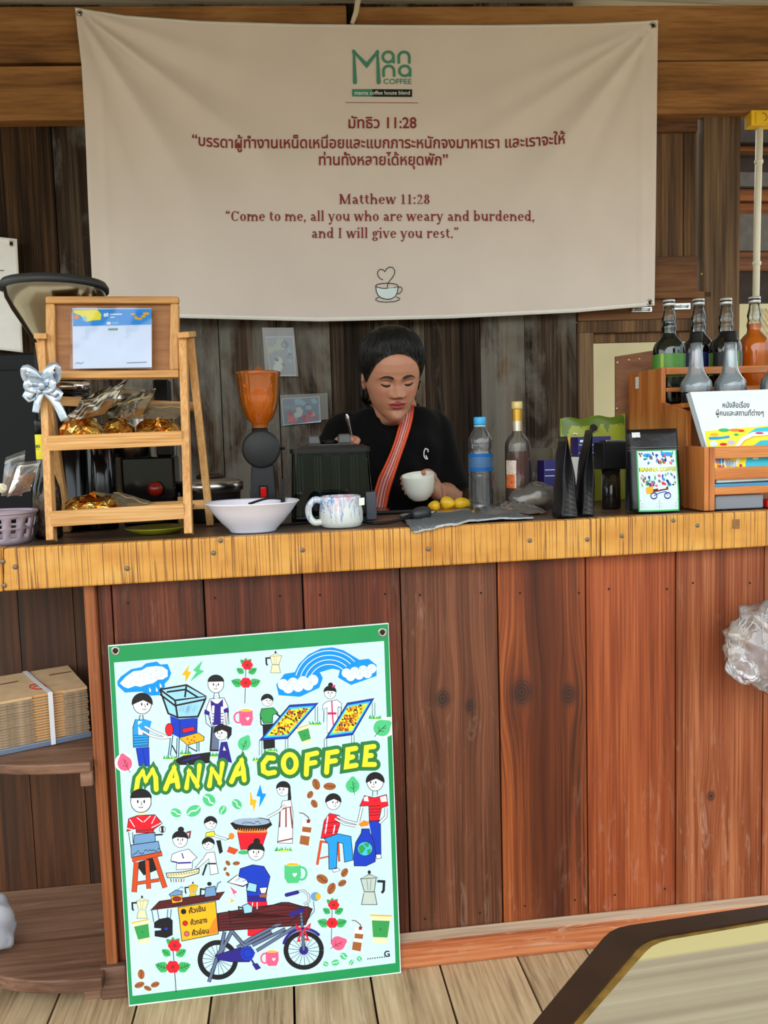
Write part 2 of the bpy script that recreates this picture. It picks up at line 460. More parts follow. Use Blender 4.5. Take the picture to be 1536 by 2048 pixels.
# ================================================================== STRUCTURE
M_floor = wood('floor_wood', (128, 104, 76), (170, 144, 110), (190, 164, 130), 'Y', rough=.8, sx=13, sl=1.6, spec=.2, scuff=.5, scuffcol=(206, 188, 158), bump=.6, var=.22, fine=.5)
M_back = wood('old_wall_wood', (18, 13, 9), (62, 49, 38), (104, 88, 72), 'Z', rough=.85, sx=13, sl=.55, spec=.15, bump=.6, var=.9, fine=.42, patch=((112, 108, 100), .47, .60))
M_backd = wood('dark_wall_wood', (14, 9, 6), (40, 27, 16), (76, 54, 34), 'Z', rough=.8, sx=14, sl=.5, spec=.15, bump=.6, var=.6, fine=.5)  # darker wood for the planks at the left end
M_beam = wood('beam_wood', (98, 65, 34), (142, 98, 54), (168, 122, 74), 'X', rough=.7, sx=9, sl=.8, spec=.25, var=.3, fine=.3)
M_soffit = wood('soffit_wood', (140, 132, 116), (182, 174, 158), (202, 194, 178), 'X', rough=.85, sx=8, sl=.5, var=.2)
M_shut = wood('shutter_wood', (48, 32, 18), (92, 66, 42), (122, 92, 62), 'Z', rough=.8, sx=13, sl=.8, var=.4, fine=.45)
M_shutx = wood('shutter_rail_wood', (70, 42, 22), (108, 70, 40), (130, 90, 54), 'X', rough=.75, sx=11, sl=.8, var=.3)
M_post = wood('post_wood', (66, 48, 30), (102, 78, 54), (128, 102, 74), 'Z', rough=.8, sx=12, sl=.7, var=.3, fine=.5)
M_cream = mat('cream_plaster', (226, 218, 176), rough=.85, spec=.2, noise=.06, nscale=3)
M_dark = mat('shadow_gap', (14, 11, 9), rough=.95, spec=.1)

def wallx(X, off=0): return WP.y - (X-WP.x)*0.075 - off     # depth of the wall face at X
# floor
mb = MB(); x = -2.6; k = 0
seams = sorted([P(881, 1932, 0).x, P(1036, 1912, 0).x])
x = seams[0] - .172*17
while x < 3.4:
    w = .172 + .012*sin(k*2.3); k += 1
    mb.box((x+.0025, -3.2, -.03), (x+w-.0025, 2.6, 0)); x += w
mb.box((-2.6, -3.2, -.06), (3.4, 2.6, -.031), 1)
struct(mb.build('floor', [M_floor, M_dark]))
mb = MB(); mb.box((-9, -9, -.62), (9, 9, -.5)); struct(mb.build('ground', mat('yard_earth', (186, 172, 146), rough=.95, noise=.2, nscale=2)))
# ceiling boards
zc = PW(768, 9).z
mb = MB(); y = 1.45
while y > -2.0:
    mb.box((-3.2, y-.236, zc), (3.6, y, zc+.02)); y -= .24
struct(mb.build('ceiling', [M_soffit]))
# back wall of upright planks
XL, XO = -3.0, PW(1153, 760).x
XR0, XR1 = PW(1390, 420).x, PW(1462, 420).x
mb = MB(); x = XO; k = 0
ws = [.20, .17, .21, .19, .165, .20, .215, .175, .19, .2, .18, .21, .17, .2, .19, .2, .18, .2, .2, .19, .21, .2, .2]
while x > XL:
    w = ws[k % len(ws)]; k += 1; x0 = x-w
    j = .004*(k % 3)
    mb.hexa([(x0+.0015, wallx(x0)-j, 0), (x-.0015, wallx(x)-j, 0), (x-.0015, wallx(x)+.03, 0), (x0+.0015, wallx(x0)+.03, 0),
             (x0+.0015, wallx(x0)-j, zc), (x-.0015, wallx(x)-j, zc), (x-.0015, wallx(x)+.03, zc), (x0+.0015, wallx(x0)+.03, zc)], 2 if x < PW(215, 500).x else 0)
    x = x0
mb.hexa([(XL, wallx(XL)+.031, 0), (XO, wallx(XO)+.031, 0), (XO, wallx(XO)+.04, 0), (XL, wallx(XL)+.04, 0),
         (XL, wallx(XL)+.031, zc), (XO, wallx(XO)+.031, zc), (XO, wallx(XO)+.04, zc), (XL, wallx(XL)+.04, zc)], 1)
struct(mb.build('wall_back', [M_back, M_dark, M_backd]))
# beams across the top of the wall
def wbox(mb, px0, py0, px1, py1, d0, d1, m=0, x0=None, x1=None, rnd=None):   # box standing d0..d1 in front of the wall face
    a, b = PW(px0, (py0+py1)/2, d0), PW(px1, (py0+py1)/2, d0)
    zt = PW((px0+px1)/2, py0, d1).z; zb = PW((px0+px1)/2, py1, d1).z
    xa = a.x if x0 is None else x0; xb = b.x if x1 is None else x1
    mb.hexa([(xa, wallx(xa, d1), zb), (xb, wallx(xb, d1), zb), (xb, wallx(xb, d0), zb), (xa, wallx(xa, d0), zb),
             (xa, wallx(xa, d1), zt), (xb, wallx(xb, d1), zt), (xb, wallx(xb, d0), zt), (xa, wallx(xa, d0), zt)], m, rnd)
mb = MB()
wbox(mb, 0, 11, 692, 123, 0.002, .05, x0=-3.0); wbox(mb, 708, 11, 1536, 122, 0.002, .05, x1=3.2)
struct(mb.build('trim_3', [M_beam], bevel=.005))
mb = MB(); wbox(mb, 0, 126, 1536, 233, .002, .065, x0=-3.0, x1=3.2)
struct(mb.build('trim_4', [M_beam], bevel=.006))
mb = MB()
p = PW(716, 0, .09); q = PW(704, 48, .075)
mb.tube([p+(p-q)*.12+Vector((.003, 0, 0)), p, (p+q)/2+Vector((.004, 0, 0)), q], [.012, .011, .010, .008], 8)
tag(mb.build('ceiling_stick', mat('pale_stick', (196, 184, 160), rough=.8, noise=.15)), 'short pale stick poking down from the ceiling above the banner', 'stick')
# window and shutter on the right
mb = MB()
wbox(mb, 1150, 222, 1388, 264, -.01, .02, x1=XR0, m=1)
wbox(mb, 1150, 514, 1388, 586, -.01, .02, x1=XR0, m=1)
for a, b in ((1150, 1240), (1241, 1300), (1301, 1361), (1362, 1388)):
    wbox(mb, a, 262, b-1, 516, -.02, .004, m=0)
w1 = mb.build('window_1', [M_shut, M_shutx], bevel=.003); struct(w1)
mb = MB(); wbox(mb, 1150, 585, 1412, 598, -.01, .03, m=0); wbox(mb, 1150, 598, 1390, 640, -.02, .012, x1=XR0, m=0)
mb.build('window_ledge', [M_shutx], w1, bevel=.003)
mb = MB(); mb.ball(PW(1405, 548, .022), (.008, .003, .005)); mb.build('latch_plate', mat('brass', (176, 150, 84), rough=.4, metal=.8), w1)
mb = MB(); wbox(mb, 1390, 218, 1462, 1100, -.03, .03); struct(mb.build('trim_5', [M_post], bevel=.006))
mb = MB(); wbox(mb, 1153, 662, 1181, 1100, -.02, .02); struct(mb.build('trim_1', [M_post], bevel=.004))
mb = MB(); wbox(mb, 1150, 640, 1392, 664, -.02, .022); wbox(mb, 1179, 664, 1392, 684, -.02, .0)
struct(mb.build('trim_2', [M_shut], bevel=.004))
mb = MB(); mb.box((XO-.1, 2.35, -.5), (3.9, 2.42, 2.6)); struct(mb.build('wall_far', M_cream))
# rack of timber seen past the post
mb = MB()
for i, (y0, y1, c) in enumerate([(205, 288, 1), (289, 302, 0), (303, 343, 1), (344, 374, 2), (375, 400, 0), (401, 427, 0), (428, 501, 2), (502, 538, 0), (539, 600, 1)]):
    a, b = P(1464, y0, 1.75), P(1700, y1, 1.75)
    mb.box((a.x, 1.75+.02*(i % 3), b.z), (b.x+.3, 1.83+.02*(i % 2), a.z), c)
a = P(1464, 600, 1.79)
for xx in (a.x, a.x+.5): mb.box((xx, 1.845, -.5), (xx+.07, 1.9, P(1464, 255, 1.79).z+.1), 0)
tag(mb.build('timber_shelf', [wood('outside_wood', (90, 50, 26), (140, 84, 46), (170, 110, 66), 'X', sx=10), mat('outside_dark', (52, 40, 34), rough=.8, noise=.3), mat('outside_grey', (104, 100, 98), rough=.8, noise=.2)]),
    'rough horizontal boards seen outside past the right-hand post', 'shelf')
a, b = P(1497, 617, 1.62), P(1600, 700, 1.62)
mb = MB(); rows = []
for j in range(13):
    rows.append([Vector((a.x+(b.x-a.x)*i/24, 1.62+.004*((i+j) % 2), a.z+(b.z-a.z)*j/12)) for i in range(25)])
mb.grid(rows, smooth=False)
o = tag(mb.build('woven_mat', mat('rattan', (206, 192, 150), rough=.7, noise=.15, nscale=60), solid=.006), 'cream woven rattan mat hanging outside behind the orange syrup bottle', 'mat')
# conduit and yellow box
c = thing('wall_conduit', 'white plastic electrical conduit running down from yellow box on the post', 'conduit', PW(1518, 580, .0))
mb = MB(); mb.tube([PW(1519, 252, .045), PW(1515, 420, .045), PW(1511, 640, .045)], .0125, 12); mb.build('pipe', mat('ivory_pvc', (226, 224, 204), rough=.45), c)
for y in (324, 527):
    mb = MB(); q = PW(1519-(y-252)*.02, y, .045); mb.tube([q+Vector((0, 0, .006)), q-Vector((0, 0, .006))], .0155, 12); mb.build('clip', mat('ivory_pvc', (226, 224, 204)), c)
mb = MB(); wbox(mb, 1489, 220, 1545, 250, .03, .075); wbox(mb, 1511, 224, 1536, 246, .075, .079, 0)
mb.build('junction_box', mat('yellow_plastic', (232, 186, 20), rough=.4), c, bevel=.004)
q = PW(1527, 234, .081)
mb = MB(); mb.tube([q+Vector((.014*cos(a_/10), 0, .014*sin(a_/10))) for a_ in range(-12, 20)], .0015, 5); mb.build('lid_mark', mat('amber_line', (170, 120, 10)), c)
# bolt latches on the rail below the shutter
for px0, px1, py0, py1, lb in ((1262, 1303, 614, 624, 'shiny metal hasp just under the banner\'s lower right corner'), (1343, 1380, 606, 619, 'shiny metal hasp on the ledge between two syrup bottle necks')):
    t_ = thing('door_hasp', lb, 'hasp', PW((px0+px1)/2, (py0+py1)/2, .012), 'metal hasps on the window ledge')
    mb = MB(); wbox(mb, px0, py0, px1, py1, .012, .017); mb.build('plate', mat('zinc', (206, 212, 214), rough=.3, metal=.9), t_, bevel=.001)
    mb = MB(); q = PW(px0+4, (py0+py1)/2, .02); q2 = PW(px1-4, (py0+py1)/2, .02); mb.tube([q, q2], .004, 8)
    for f_ in (0, .5, 1): mb.ball(q+(q2-q)*f_, .0055, 8, 6)
    mb.build('bolt', mat('zinc', (206, 212, 214)), t_)

# ================================================================== COUNTER
ct = thing('counter', 'long wooden bar counter with varnished plank front and yellow reeded edge strip', 'counter', (0, 0, 0))
M_top = wood('counter_top_wood', (58, 42, 32), (92, 70, 56), (118, 94, 78), 'X', rough=.4, sx=9, sl=.9, spec=.5, var=.2)
xa, xb, dep = -.86, 1.75, .56
mb = MB(); mb.hexa([(xa, -.012, ctz(xa)-.022), (xb, -.012, ctz(xb)-.022), (xb, dep, ctz(xb)-.022), (xa, dep, ctz(xa)-.022),
                    (xa, -.012, ctz(xa)), (xb, -.012, ctz(xb)), (xb, dep, ctz(xb)), (xa, dep, ctz(xa))])
mb.build('countertop', [M_top], ct, bevel=.002)
# reeded edge strip
def reeded():
    m, t, b = newmat('reeded_laminate'); X = NX(t)
    tc = t.nodes.new('ShaderNodeTexCoord'); sp = t.nodes.new('ShaderNodeSeparateXYZ'); t.links.new(tc.outputs['Object'], sp.inputs[0])
    x, z = sp.outputs[0], sp.outputs[2]
    n1 = X.noise(X.comb(X.m('MULTIPLY', x, 330), 0, X.m('MULTIPLY', z, 1.2)), 1, 2)
    n2 = X.noise(X.comb(X.m('MULTIPLY', x, 120), 0, X.m('MULTIPLY', z, 5)), 1, 3)
    n3 = X.noise(X.comb(X.m('MULTIPLY', x, 7), 0, X.m('MULTIPLY', z, 14)), 1, 4)
    base = X.ramp(n3, [(.3, lin((186, 124, 42))), (.55, lin((206, 148, 62))), (.75, lin((214, 164, 86)))])
    d1 = X.ramp(n1, [(.37, (0, 0, 0, 1)), (.45, (1, 1, 1, 1))])
    d2 = X.ramp(n2, [(.34, (.25, .25, .25, 1)), (.44, (1, 1, 1, 1))])
    c = X.mix(X.m('SUBTRACT', 1, X.m('MULTIPLY', d1, d2)), base, lin((112, 62, 18)))
    t.links.new(c, b.inputs['Base Color']); b.inputs['Roughness'].default_value = .5
    return m
M_reed = reeded()
def strip(a, b, y0):
    mb = MB(); pts = []
    A, B = P(a[0], a[2], -.014), P(b[0], b[2], -.014); C, D = P(a[0], a[1], -.014), P(b[0], b[1], -.014)
    th = Vector((0, .02, 0)); off = Vector((0, -y0, 0))
    mb.hexa([A+off, B+off, B+th, A+th, C+off, D+off, D+th, C+th])
    return mb
strip((10, 1096, 1181), (1198, 1036, 1112), .010).build('edge_strip', [M_reed], ct, bevel=.004)
strip((1199, 1035, 1112), (1700, 1013, 1081), .012).build('edge_strip', [M_reed], ct, bevel=.004)
strip((-160, 1103, 1189), (9, 1094, 1182), .010).build('edge_strip', [M_reed], ct, bevel=.004)
M_screw = mat('screw_steel', (120, 110, 96), rough=.45, metal=.7)
for px, py in ((254, 1137), (30, 1134), (5, 1123), (8, 1171), (427, 1106), (441, 1081), (605, 1100), (857, 1098), (1060, 1081), (1175, 1079), (1244, 1072), (1347, 1041), (1395, 1051)):
    q = P(px, py, -.026); mb = MB(); Mx = Matrix.Rotation(radians(90), 3, 'X')
    mb.lathe([(.0001, -.004), (.0045, -.002), (.005, 0), (.0046, .0012), (.002, .0016)], q, 12, Mx, cap=True)
    mb.build('screw', M_screw, ct)
q = P(1472, 1048, -.0262); mb = MB(); mb.box((q.x-.009, -.0268, q.z-.011), (q.x+.009, -.0262, q.z+.011)); mb.build('old_sticker', mat('sticker_brown', (134, 94, 54), rough=.8, noise=.5, nscale=300), ct)
# plank front
def fw(name, a, b, c, **k): return wood(name, a, b, c, 'Z', rough=.48, spec=.35, sx=22, sl=.75, bump=.3, var=.16, fine=.5, scuff=k.pop('scuff', .35), scuffcol=(196, 160, 140), **k)
kn1 = [(P(888, 1402, 0).x, P(888, 1402, 0).z, .020), (P(938, 1417, 0).x, P(938, 1417, 0).z, .015)]
kn2 = [(P(1047, 1388, 0).x, P(1047, 1388, 0).z, .029), (P(1138, 1393, 0).x, P(1138, 1393, 0).z, .024)]
kn4 = [(P(1428, 1597, 0).x, P(1428, 1597, 0).z, .011)]
mats = [fw('front_plank_dark', (48, 20, 10), (88, 38, 20), (118, 58, 34), scuff=.15), fw('front_plank_brown', (54, 28, 16), (90, 50, 32), (118, 70, 46), knots=kn1),
        fw('front_plank_knotty', (64, 30, 16), (126, 60, 28), (168, 90, 42), heart=(P(1092, 1500, 0).x, .055, (128, 110, 112)), knots=kn2), fw('front_plank_orange', (92, 38, 16), (136, 62, 29), (166, 88, 46)),
        fw('front_plank_scuffed', (92, 42, 20), (136, 68, 36), (168, 102, 64), knots=kn4, scuff=.6), mat('gap', (12, 8, 6), rough=.9)]
edges = [188, 218, 405, 605, 802, 998, 1176, 1358, 1536]
xs_ = [P(e_, 1160, 0).x for e_ in edges]; xs_.append(xs_[-1]+.2)
mb = MB(); wm = [0, 0, 0, 0, 1, 2, 3, 4, 4]
for i in range(len(xs_)-1):
    j = [.004, 0, .001, 0, .002, 0, .001, 0, .001][i]
    mb.box((xs_[i]+.0016, j+.014, .0), (xs_[i+1]-.0016, .034, .992), wm[i])
mb.box((xs_[0]+.01, .0345, 0), (xs_[-1]-.01, .038, .99), 5, .5)
for px, py in ((840, 1190), (962, 1186), (1040, 1186), (1158, 1186), (1218, 1178), (1334, 1178), (1386, 1166), (1500, 1166), (430, 1196), (560, 1192), (640, 1190), (770, 1188), (256, 1206), (850, 1838), (960, 1826), (1050, 1812), (1150, 1800), (1230, 1790), (1330, 1778)):
    q_ = P(px, py, .0133); mb.add([q_+Vector((.0026*cos(k*.785), 0, .0026*sin(k*.785))) for k in range(8)], [tuple(range(8))], 5, .5)
mb.build('front_panel', mats, ct, bevel=.0016)
xp = P(171, 1300, -.006).x
mb = MB(); mb.box((xp, .004, .0), (xs_[0], .055, .992))
mb.build('end_post', [fw('end_post_wood', (104, 54, 26), (146, 82, 44), (176, 110, 64))], ct, bevel=.003)
mb = MB(); xe = xs_[-1]
mb.hexa([(xs_[1]-.01, -.016, 0), (xe, -.016, 0), (xe, .0135, 0), (xs_[1]-.01, .0135, 0), (xs_[1]-.01, -.014, .064), (xe, -.014, .064), (xe, .0135, .072), (xs_[1]-.01, .0135, .072)])
mb.mi[1] = 1
mb.build('base_board', [wood('base_board_wood', (118, 56, 26), (164, 88, 48), (196, 128, 84), 'X', rough=.55, sx=14, sl=.8, scuff=.8, scuffcol=(200, 176, 150), var=.15), wood('dusty_ledge', (128, 100, 80), (172, 146, 122), (196, 174, 150), 'X', rough=.85, sx=20, sl=1, spec=.15, var=.15)], ct, bevel=.004)
mb = MB(); mb.box((xp-.012, -.008, 0), (xs_[1]-.0105, .0125, .075)); mb.build('foot_block', [wood('foot_wood', (66, 44, 34), (104, 74, 58), (130, 100, 82), 'X')], ct, bevel=.004)
# open corner shelves on the left
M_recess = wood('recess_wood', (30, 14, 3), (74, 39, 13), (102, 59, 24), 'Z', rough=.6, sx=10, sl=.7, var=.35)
M_shelf = wood('shelf_wood', (78, 52, 38), (118, 84, 64), (146, 112, 90), 'X', rough=.6, sx=9, sl=.9, scuff=.5, scuffcol=(168, 150, 134), var=.2)
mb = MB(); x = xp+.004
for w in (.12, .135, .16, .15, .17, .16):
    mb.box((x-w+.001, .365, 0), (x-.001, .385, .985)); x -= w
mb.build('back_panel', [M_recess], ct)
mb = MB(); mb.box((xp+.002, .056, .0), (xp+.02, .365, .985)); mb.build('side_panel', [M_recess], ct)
def qshelf(z, th, rx, ry, nm, nailed=0):
    poly = [Vector((xp-.001, .363, z))]
    for i in range(15):
        a = pi/2*i/14; poly.append(Vector((xp-.001-rx*sin(a)**.9, .363-ry*cos(a)**.8, z)))
    mb = MB(); mb.prism(poly, (0, 0, -th)); return mb.build(nm, [M_shelf], ct, bevel=.003)
SH1 = .545
qshelf(SH1, .022, .42, .385, 'shelf_board'); qshelf(.072, .03, .42, .40, 'shelf_board')
mb = MB(); a = P(160, 1541, -.0); b = P(192, 1570, 0); mb.box((a.x, -.005, b.z), (xp-.002, .05, SH1-.0225)); mb.build('shelf_bracket', [M_shelf], ct, bevel=.003)
mb = MB(); mb.box((xp-.05, .0, 0), (xp-.013, .05, .041)); mb.build('shelf_foot', [M_shelf], ct, bevel=.003)
mb = MB(); mb.box((xp-.39, .3, 0), (xp-.34, .35, .041)); mb.build('shelf_foot', [M_shelf], ct, bevel=.003)

# ================================================================== FOREGROUND TABLE
ZT = .735
c0 = PZ(1215, 1853, ZT); cl_ = PZ(1052, 2052, ZT); cr = PZ(1540, 1806, ZT)
d1 = (cl_-c0).normalized(); d2 = (cr-c0).normalized()
quad = [c0, c0+d2*.62, c0+d2*.62+d1*.42, c0+d1*.42]
tb = thing('cafe_table', 'dark-rimmed table with striped pale wood top in the foreground', 'table', (c0.x, c0.y, 0))
cen = sum(quad, Vector())/4
def inset(k): return [p+(cen-p).normalized()*k for p in quad]
mb = MB(); q0 = quad; q1 = inset(.035); q2 = inset(.043)
ch = c0+d2*.012; ch2 = c0+d1*.012
def loop(q, z): 
    out = []
    for i, p in enumerate(q):
        a = q[i-1]; b = q[(i+1) % 4]; r_ = .018
        for t_ in (0, .33, .66, 1): 
            u = p+(a-p).normalized()*r_*(1-t_)**2 + (b-p).normalized()*r_*t_**2; out.append(Vector((u.x, u.y, z)))
    return out
rows = [loop(q0, ZT-.04), loop(q0, ZT-.006), loop(inset(.004), ZT), loop(q1, ZT-.0005), loop(q1, ZT-.003)]
mb.grid(rows, closed=True, smooth=False)
mb.build('rim', [mat('dark_varnish', (44, 24, 14), rough=.35, noise=.4, nscale=15)], tb)
mb = MB(); mb.grid([loop(q1, ZT-.003), loop(q2, ZT-.002)], closed=True, smooth=False)
mb.build('inlay', mat('mustard_edge', (128, 96, 34), rough=.5, noise=.4, nscale=60), tb)
def tabletop():
    m, t, b = newmat('striped_board'); X = NX(t)
    at = t.nodes.new('ShaderNodeAttribute'); at.attribute_name = 'across'
    tc = t.nodes.new('ShaderNodeTexCoord')
    u = at.outputs['Fac']
    st = X.noise(X.comb(X.m('MULTIPLY', u, 38), 0, 0), 1, 3)
    st2 = X.noise(X.comb(X.m('MULTIPLY', u, 150), 0, 0), 1, 2)
    ns = X.noise(tc.outputs['Object'], 9, 4)
    c1 = X.ramp(X.m('ADD', X.m('MULTIPLY', st, .7), X.m('ADD', X.m('MULTIPLY', st2, .2), X.m('MULTIPLY', ns, .12))), [(.36, lin((136, 124, 104))), (.52, lin((160, 148, 124))), (.70, lin((176, 164, 138)))])
    c = X.mix(X.ramp(u, [(.115, (0, 0, 0, 1)), (.125, (1, 1, 1, 1))]), X.mix(X.m('MULTIPLY', st2, .5), lin((196, 184, 130)), lin((182, 168, 116))), c1)
    t.links.new(c, b.inputs['Base Color']); b.inputs['Roughness'].default_value = .3; b.inputs['Specular IOR Level'].default_value = .4
    return m
mb = MB(); L = loop(q2, ZT-.0022); mb.add(L+[p-Vector((0, 0, .03)) for p in L], [tuple(range(16)), tuple(range(16, 32))]+[(i, (i+1) % 16, 16+(i+1) % 16, 16+i) for i in range(16)])
o = mb.build('tabletop', [tabletop()], tb)
nrm = Vector((0, 0, 1)).cross(d2); nrm = nrm if nrm.dot(d1) > 0 else -nrm
at = o.data.attributes.new('across', 'FLOAT', 'POINT')
org = Vector((c0.x, c0.y, 0))
at.data.foreach_set('value', [((v.co+org)-c0).dot(nrm)/.42 for v in o.data.vertices])
mb = MB(); ap = [inset(.05)[i] for i in range(4)]
for i in range(4):
    mb2 = MB(); p = inset(.07)[i]; mb2.box((p.x-.02, p.y-.02, 0), (p.x+.02, p.y+.02, ZT-.041)); mb2.build('leg', mat('dark_varnish', (44, 24, 14)), tb)
    mb.bar(Vector((*ap[i].xy, ZT-.07)), Vector((*ap[(i+1) % 4].xy, ZT-.07)), .02, .05, up=(0, 0, 1))
mb.build('apron', mat('dark_varnish', (44, 24, 14)), tb)
# ================================================================== BANNER
OB = .082
TLc, TRc, BRc, BLc = (150, 15), (1316, 40), (1309, 611), (188, 627)
tp = [(150, 15), (250, 31), (400, 42), (600, 48), (800, 50), (1000, 50), (1180, 47), (1290, 42), (1316, 40)]
bt = [(188, 627), (360, 636), (640, 643), (900, 637), (1150, 625), (1290, 613), (1309, 611)]
lf = [(15, 150), (70, 156), (130, 163), (250, 170), (400, 176), (560, 184), (627, 188)]
rt = [(40, 1316), (200, 1314), (400, 1312), (611, 1309)]
def ban(s, t):
    x0 = interp([(a, a) for a, _ in tp], 150+s*1166); top = (x0, interp(tp, x0))
    xb_ = 188+s*1121; bot = (xb_, interp(bt, xb_))
    yl = 15+t*612; left = (interp(lf, yl), yl)
    yr = 40+t*571; right = (interp(rt, yr), yr)
    u = [(1-t)*top[i]+t*bot[i]+(1-s)*left[i]+s*right[i] - ((1-s)*(1-t)*TLc[i]+s*(1-t)*TRc[i]+(1-s)*t*BLc[i]+s*t*BRc[i]) for i in (0, 1)]
    return u
def ban_d(x, y):                       # how far the cloth billows out of its plane
    d = 0
    dx, dy = x-150, y-15; r = math.hypot(dx, dy)+1; th = math.degrees(math.atan2(dy, dx))
    for c, w, A in ((38, 3.0, 1.0), (47, 3.6, -.9), (57, 3.5, .9), (30, 3, -.5), (68, 4, -.5), (20, 4, .4)):
        d += A*.024*min(1, r/130)*exp(-r/520)*exp(-((th-c)/w)**2)
    dx, dy = 1316-x, y-40; r = math.hypot(dx, dy)+1; th = math.degrees(math.atan2(dy, dx))
    for c, w, A in ((34, 3, .8), (43, 3.4, -.8), (52, 3.4, .9), (63, 4, -.7), (24, 4, .5)):
        d += A*.024*min(1, r/130)*exp(-r/520)*exp(-((th-c)/w)**2)
    d += .006*sin(x*.011+.6)*sin(y*.008) + .0025*sin(x*.031+y*.012) + .0012*sin(x*.07-y*.03)
    d += .004*exp(-((x-interp(lf, y)-37)/5.0)**2)*min(1, max(0, (y-40)/100)) + .004*exp(-((x-1283)/5.0)**2)
    if x > 1285: d += .003*sin(y*.045)*min(1, (x-1285)/15)
    d += .02*exp(-((y-640)/120)**2)*sin(x*.004+1)
    return d if d > -.008 else -.008-.006*math.tanh((-.008-d)/.006)
def bmap(x, y, off=0): return PW(x, y, OB+ban_d(x, y)+off)
M_cloth = mat('banner_cloth', (217, 206, 198), rough=.75, spec=.25, noise=.03, nscale=4, sheen=.1)
M_hem = mat('banner_hem', (232, 230, 226), rough=.75)
bn = thing('fabric_banner', 'large beige cloth banner printed with a red bible verse and green coffee logo', 'banner', PW(740, 640, OB))
NS, NT = 190, 96
ss = sorted(set([i/NS for i in range(NS+1)])); tt = sorted(set([j/NT for j in range(NT+1)]+[.008, .987]))
mb = MB(); mb.grid([[bmap(*ban(s, t)) for s in ss] for t in tt], mfun=lambda j, i: 1 if (tt[j] < .008 or tt[j] >= .987) else 0)
mb.build('cloth', [M_cloth, M_hem], bn, solid=.0012)
M_eye = mat('eyelet_metal', (176, 172, 164), rough=.3, metal=.9)
M_hole = mat('eyelet_hole', (30, 22, 16), rough=.9)
def eyelet(parent, pf, x, y, r=7.0):
    mb = MB(); n = 20; rows = []
    for rr, o in ((r, .0008), (r*.86, .0022), (r*.62, .0016), (r*.55, .0006)):
        rows.append([pf(x+rr*cos(2*pi*i/n), y+rr*sin(2*pi*i/n)*1.02, o) for i in range(n)])
    mb.grid(rows, closed=True)
    mb.add(rows[-1], [tuple(range(n))], 1)
    return mb.build('eyelet', [M_eye, M_hole], parent)
for x, y in ((159, 27), (1306, 51), (1300, 605)): eyelet(bn, bmap, x, y)
A = Art(lambda x, y, o: bmap(x, y, o+.0026))
# logo (crop 660,80 scale 6.98)
A.T(660, 80, 6.982)
A.line([(348, 590), (335, 165), (512, 352), (660, 170), (680, 590)], 56, 'teal', 1, round_=True)
def arc(cx, cy, rx, ry, a0, a1, n=22): return [(cx+rx*cos(radians(a0+(a1-a0)*i/n)), cy+ry*sin(radians(a0+(a1-a0)*i/n))) for i in range(n+1)]
A.line(arc(812, 236, 75, 73, 0, 360), 36, 'teal', 1); A.line([(887, 236), (889, 312)], 34, 'teal', 1, round_=True)
A.line([(960, 315)]+arc(1033, 236, 74, 70, 180, 360)+[(1108, 315)], 36, 'teal', 1, round_=True)
A.line([(748, 500)]+arc(820, 428, 74, 68, 180, 360)+[(896, 500)], 36, 'teal', 1, round_=True)
A.line(arc(1045, 430, 76, 70, 0, 360), 36, 'teal', 1); A.line([(1119, 430), (1121, 502)], 34, 'teal', 1, round_=True)
A.text('COFFEE', 942, 612, 102, 'teal', 1, .012, width=392)
A.poly([(308, 686), (592, 686), (592, 790), (308, 786)], 'teal', 1)
for i in range(6): A.poly([(592+i*92.4, 686+i*.66), (684.4+i*92.4, 686.7+i*.66), (684.4+i*92.4, 790.7+i*.66), (592+i*92.4, 790+i*.66)], 'forest', 1)
A.text('manna coffee house blend', 730, 762, 78, 'white', 3, .004, width=770)
A.line([(215+1017*i/14, 872+5*i/14) for i in range(15)], 7, 'maroon', 1)
# cup drawing (crop 700,500 scale 9.6)
A.T(700, 500, 9.6)
A.poly([(500, 715), (560, 735), (720, 738), (860, 725), (922, 700), (905, 820), (860, 895), (790, 940), (700, 945), (600, 920), (540, 870), (510, 800)], 'pale', 1)
A.line(arc(708, 688, 214, 50, 0, 360, 30), 16, 'ink', 2)
A.line([(495, 690), (505, 790), (540, 870), (600, 920), (700, 946), (790, 940), (860, 895), (905, 820), (924, 700)], 16, 'ink', 2)
A.line([(925, 720), (965, 705), (1000, 735), (990, 790), (950, 835), (905, 845)], 14, 'ink', 2)
A.line([(560, 905), (500, 930), (495, 960), (560, 990), (700, 1000), (850, 990), (940, 960), (955, 930), (890, 900)], 14, 'ink', 2)
A.line([(636, 575), (590, 555), (545, 510), (528, 450), (540, 400), (580, 370), (630, 375), (672, 415), (700, 360), (760, 325), (820, 335), (858, 390), (855, 450), (820, 520), (770, 580), (730, 635), (714, 730)], 15, 'ink', 2)
# Thai lines
A.T(0, 0, 1)
TH = 'maroon'
def cv2(x): return -7*max(0, (470-x)/90)**1.5 - 9*max(0, (x-985)/145)**1.5
A.text('มัทธิว 11:28', 765, 256, 31, TH, 1, .014, width=136)
A.text('“บรรดาผู้ทำงานเหน็ดเหนื่อยและแบกภาระหนักจงมาหาเรา และเราจะให้', 757, 296, 31, TH, 1, .014, width=746, curve=cv2)
A.text('ท่านทั้งหลายได้หยุดพัก”', 767, 330, 31, TH, 1, .014, width=258)
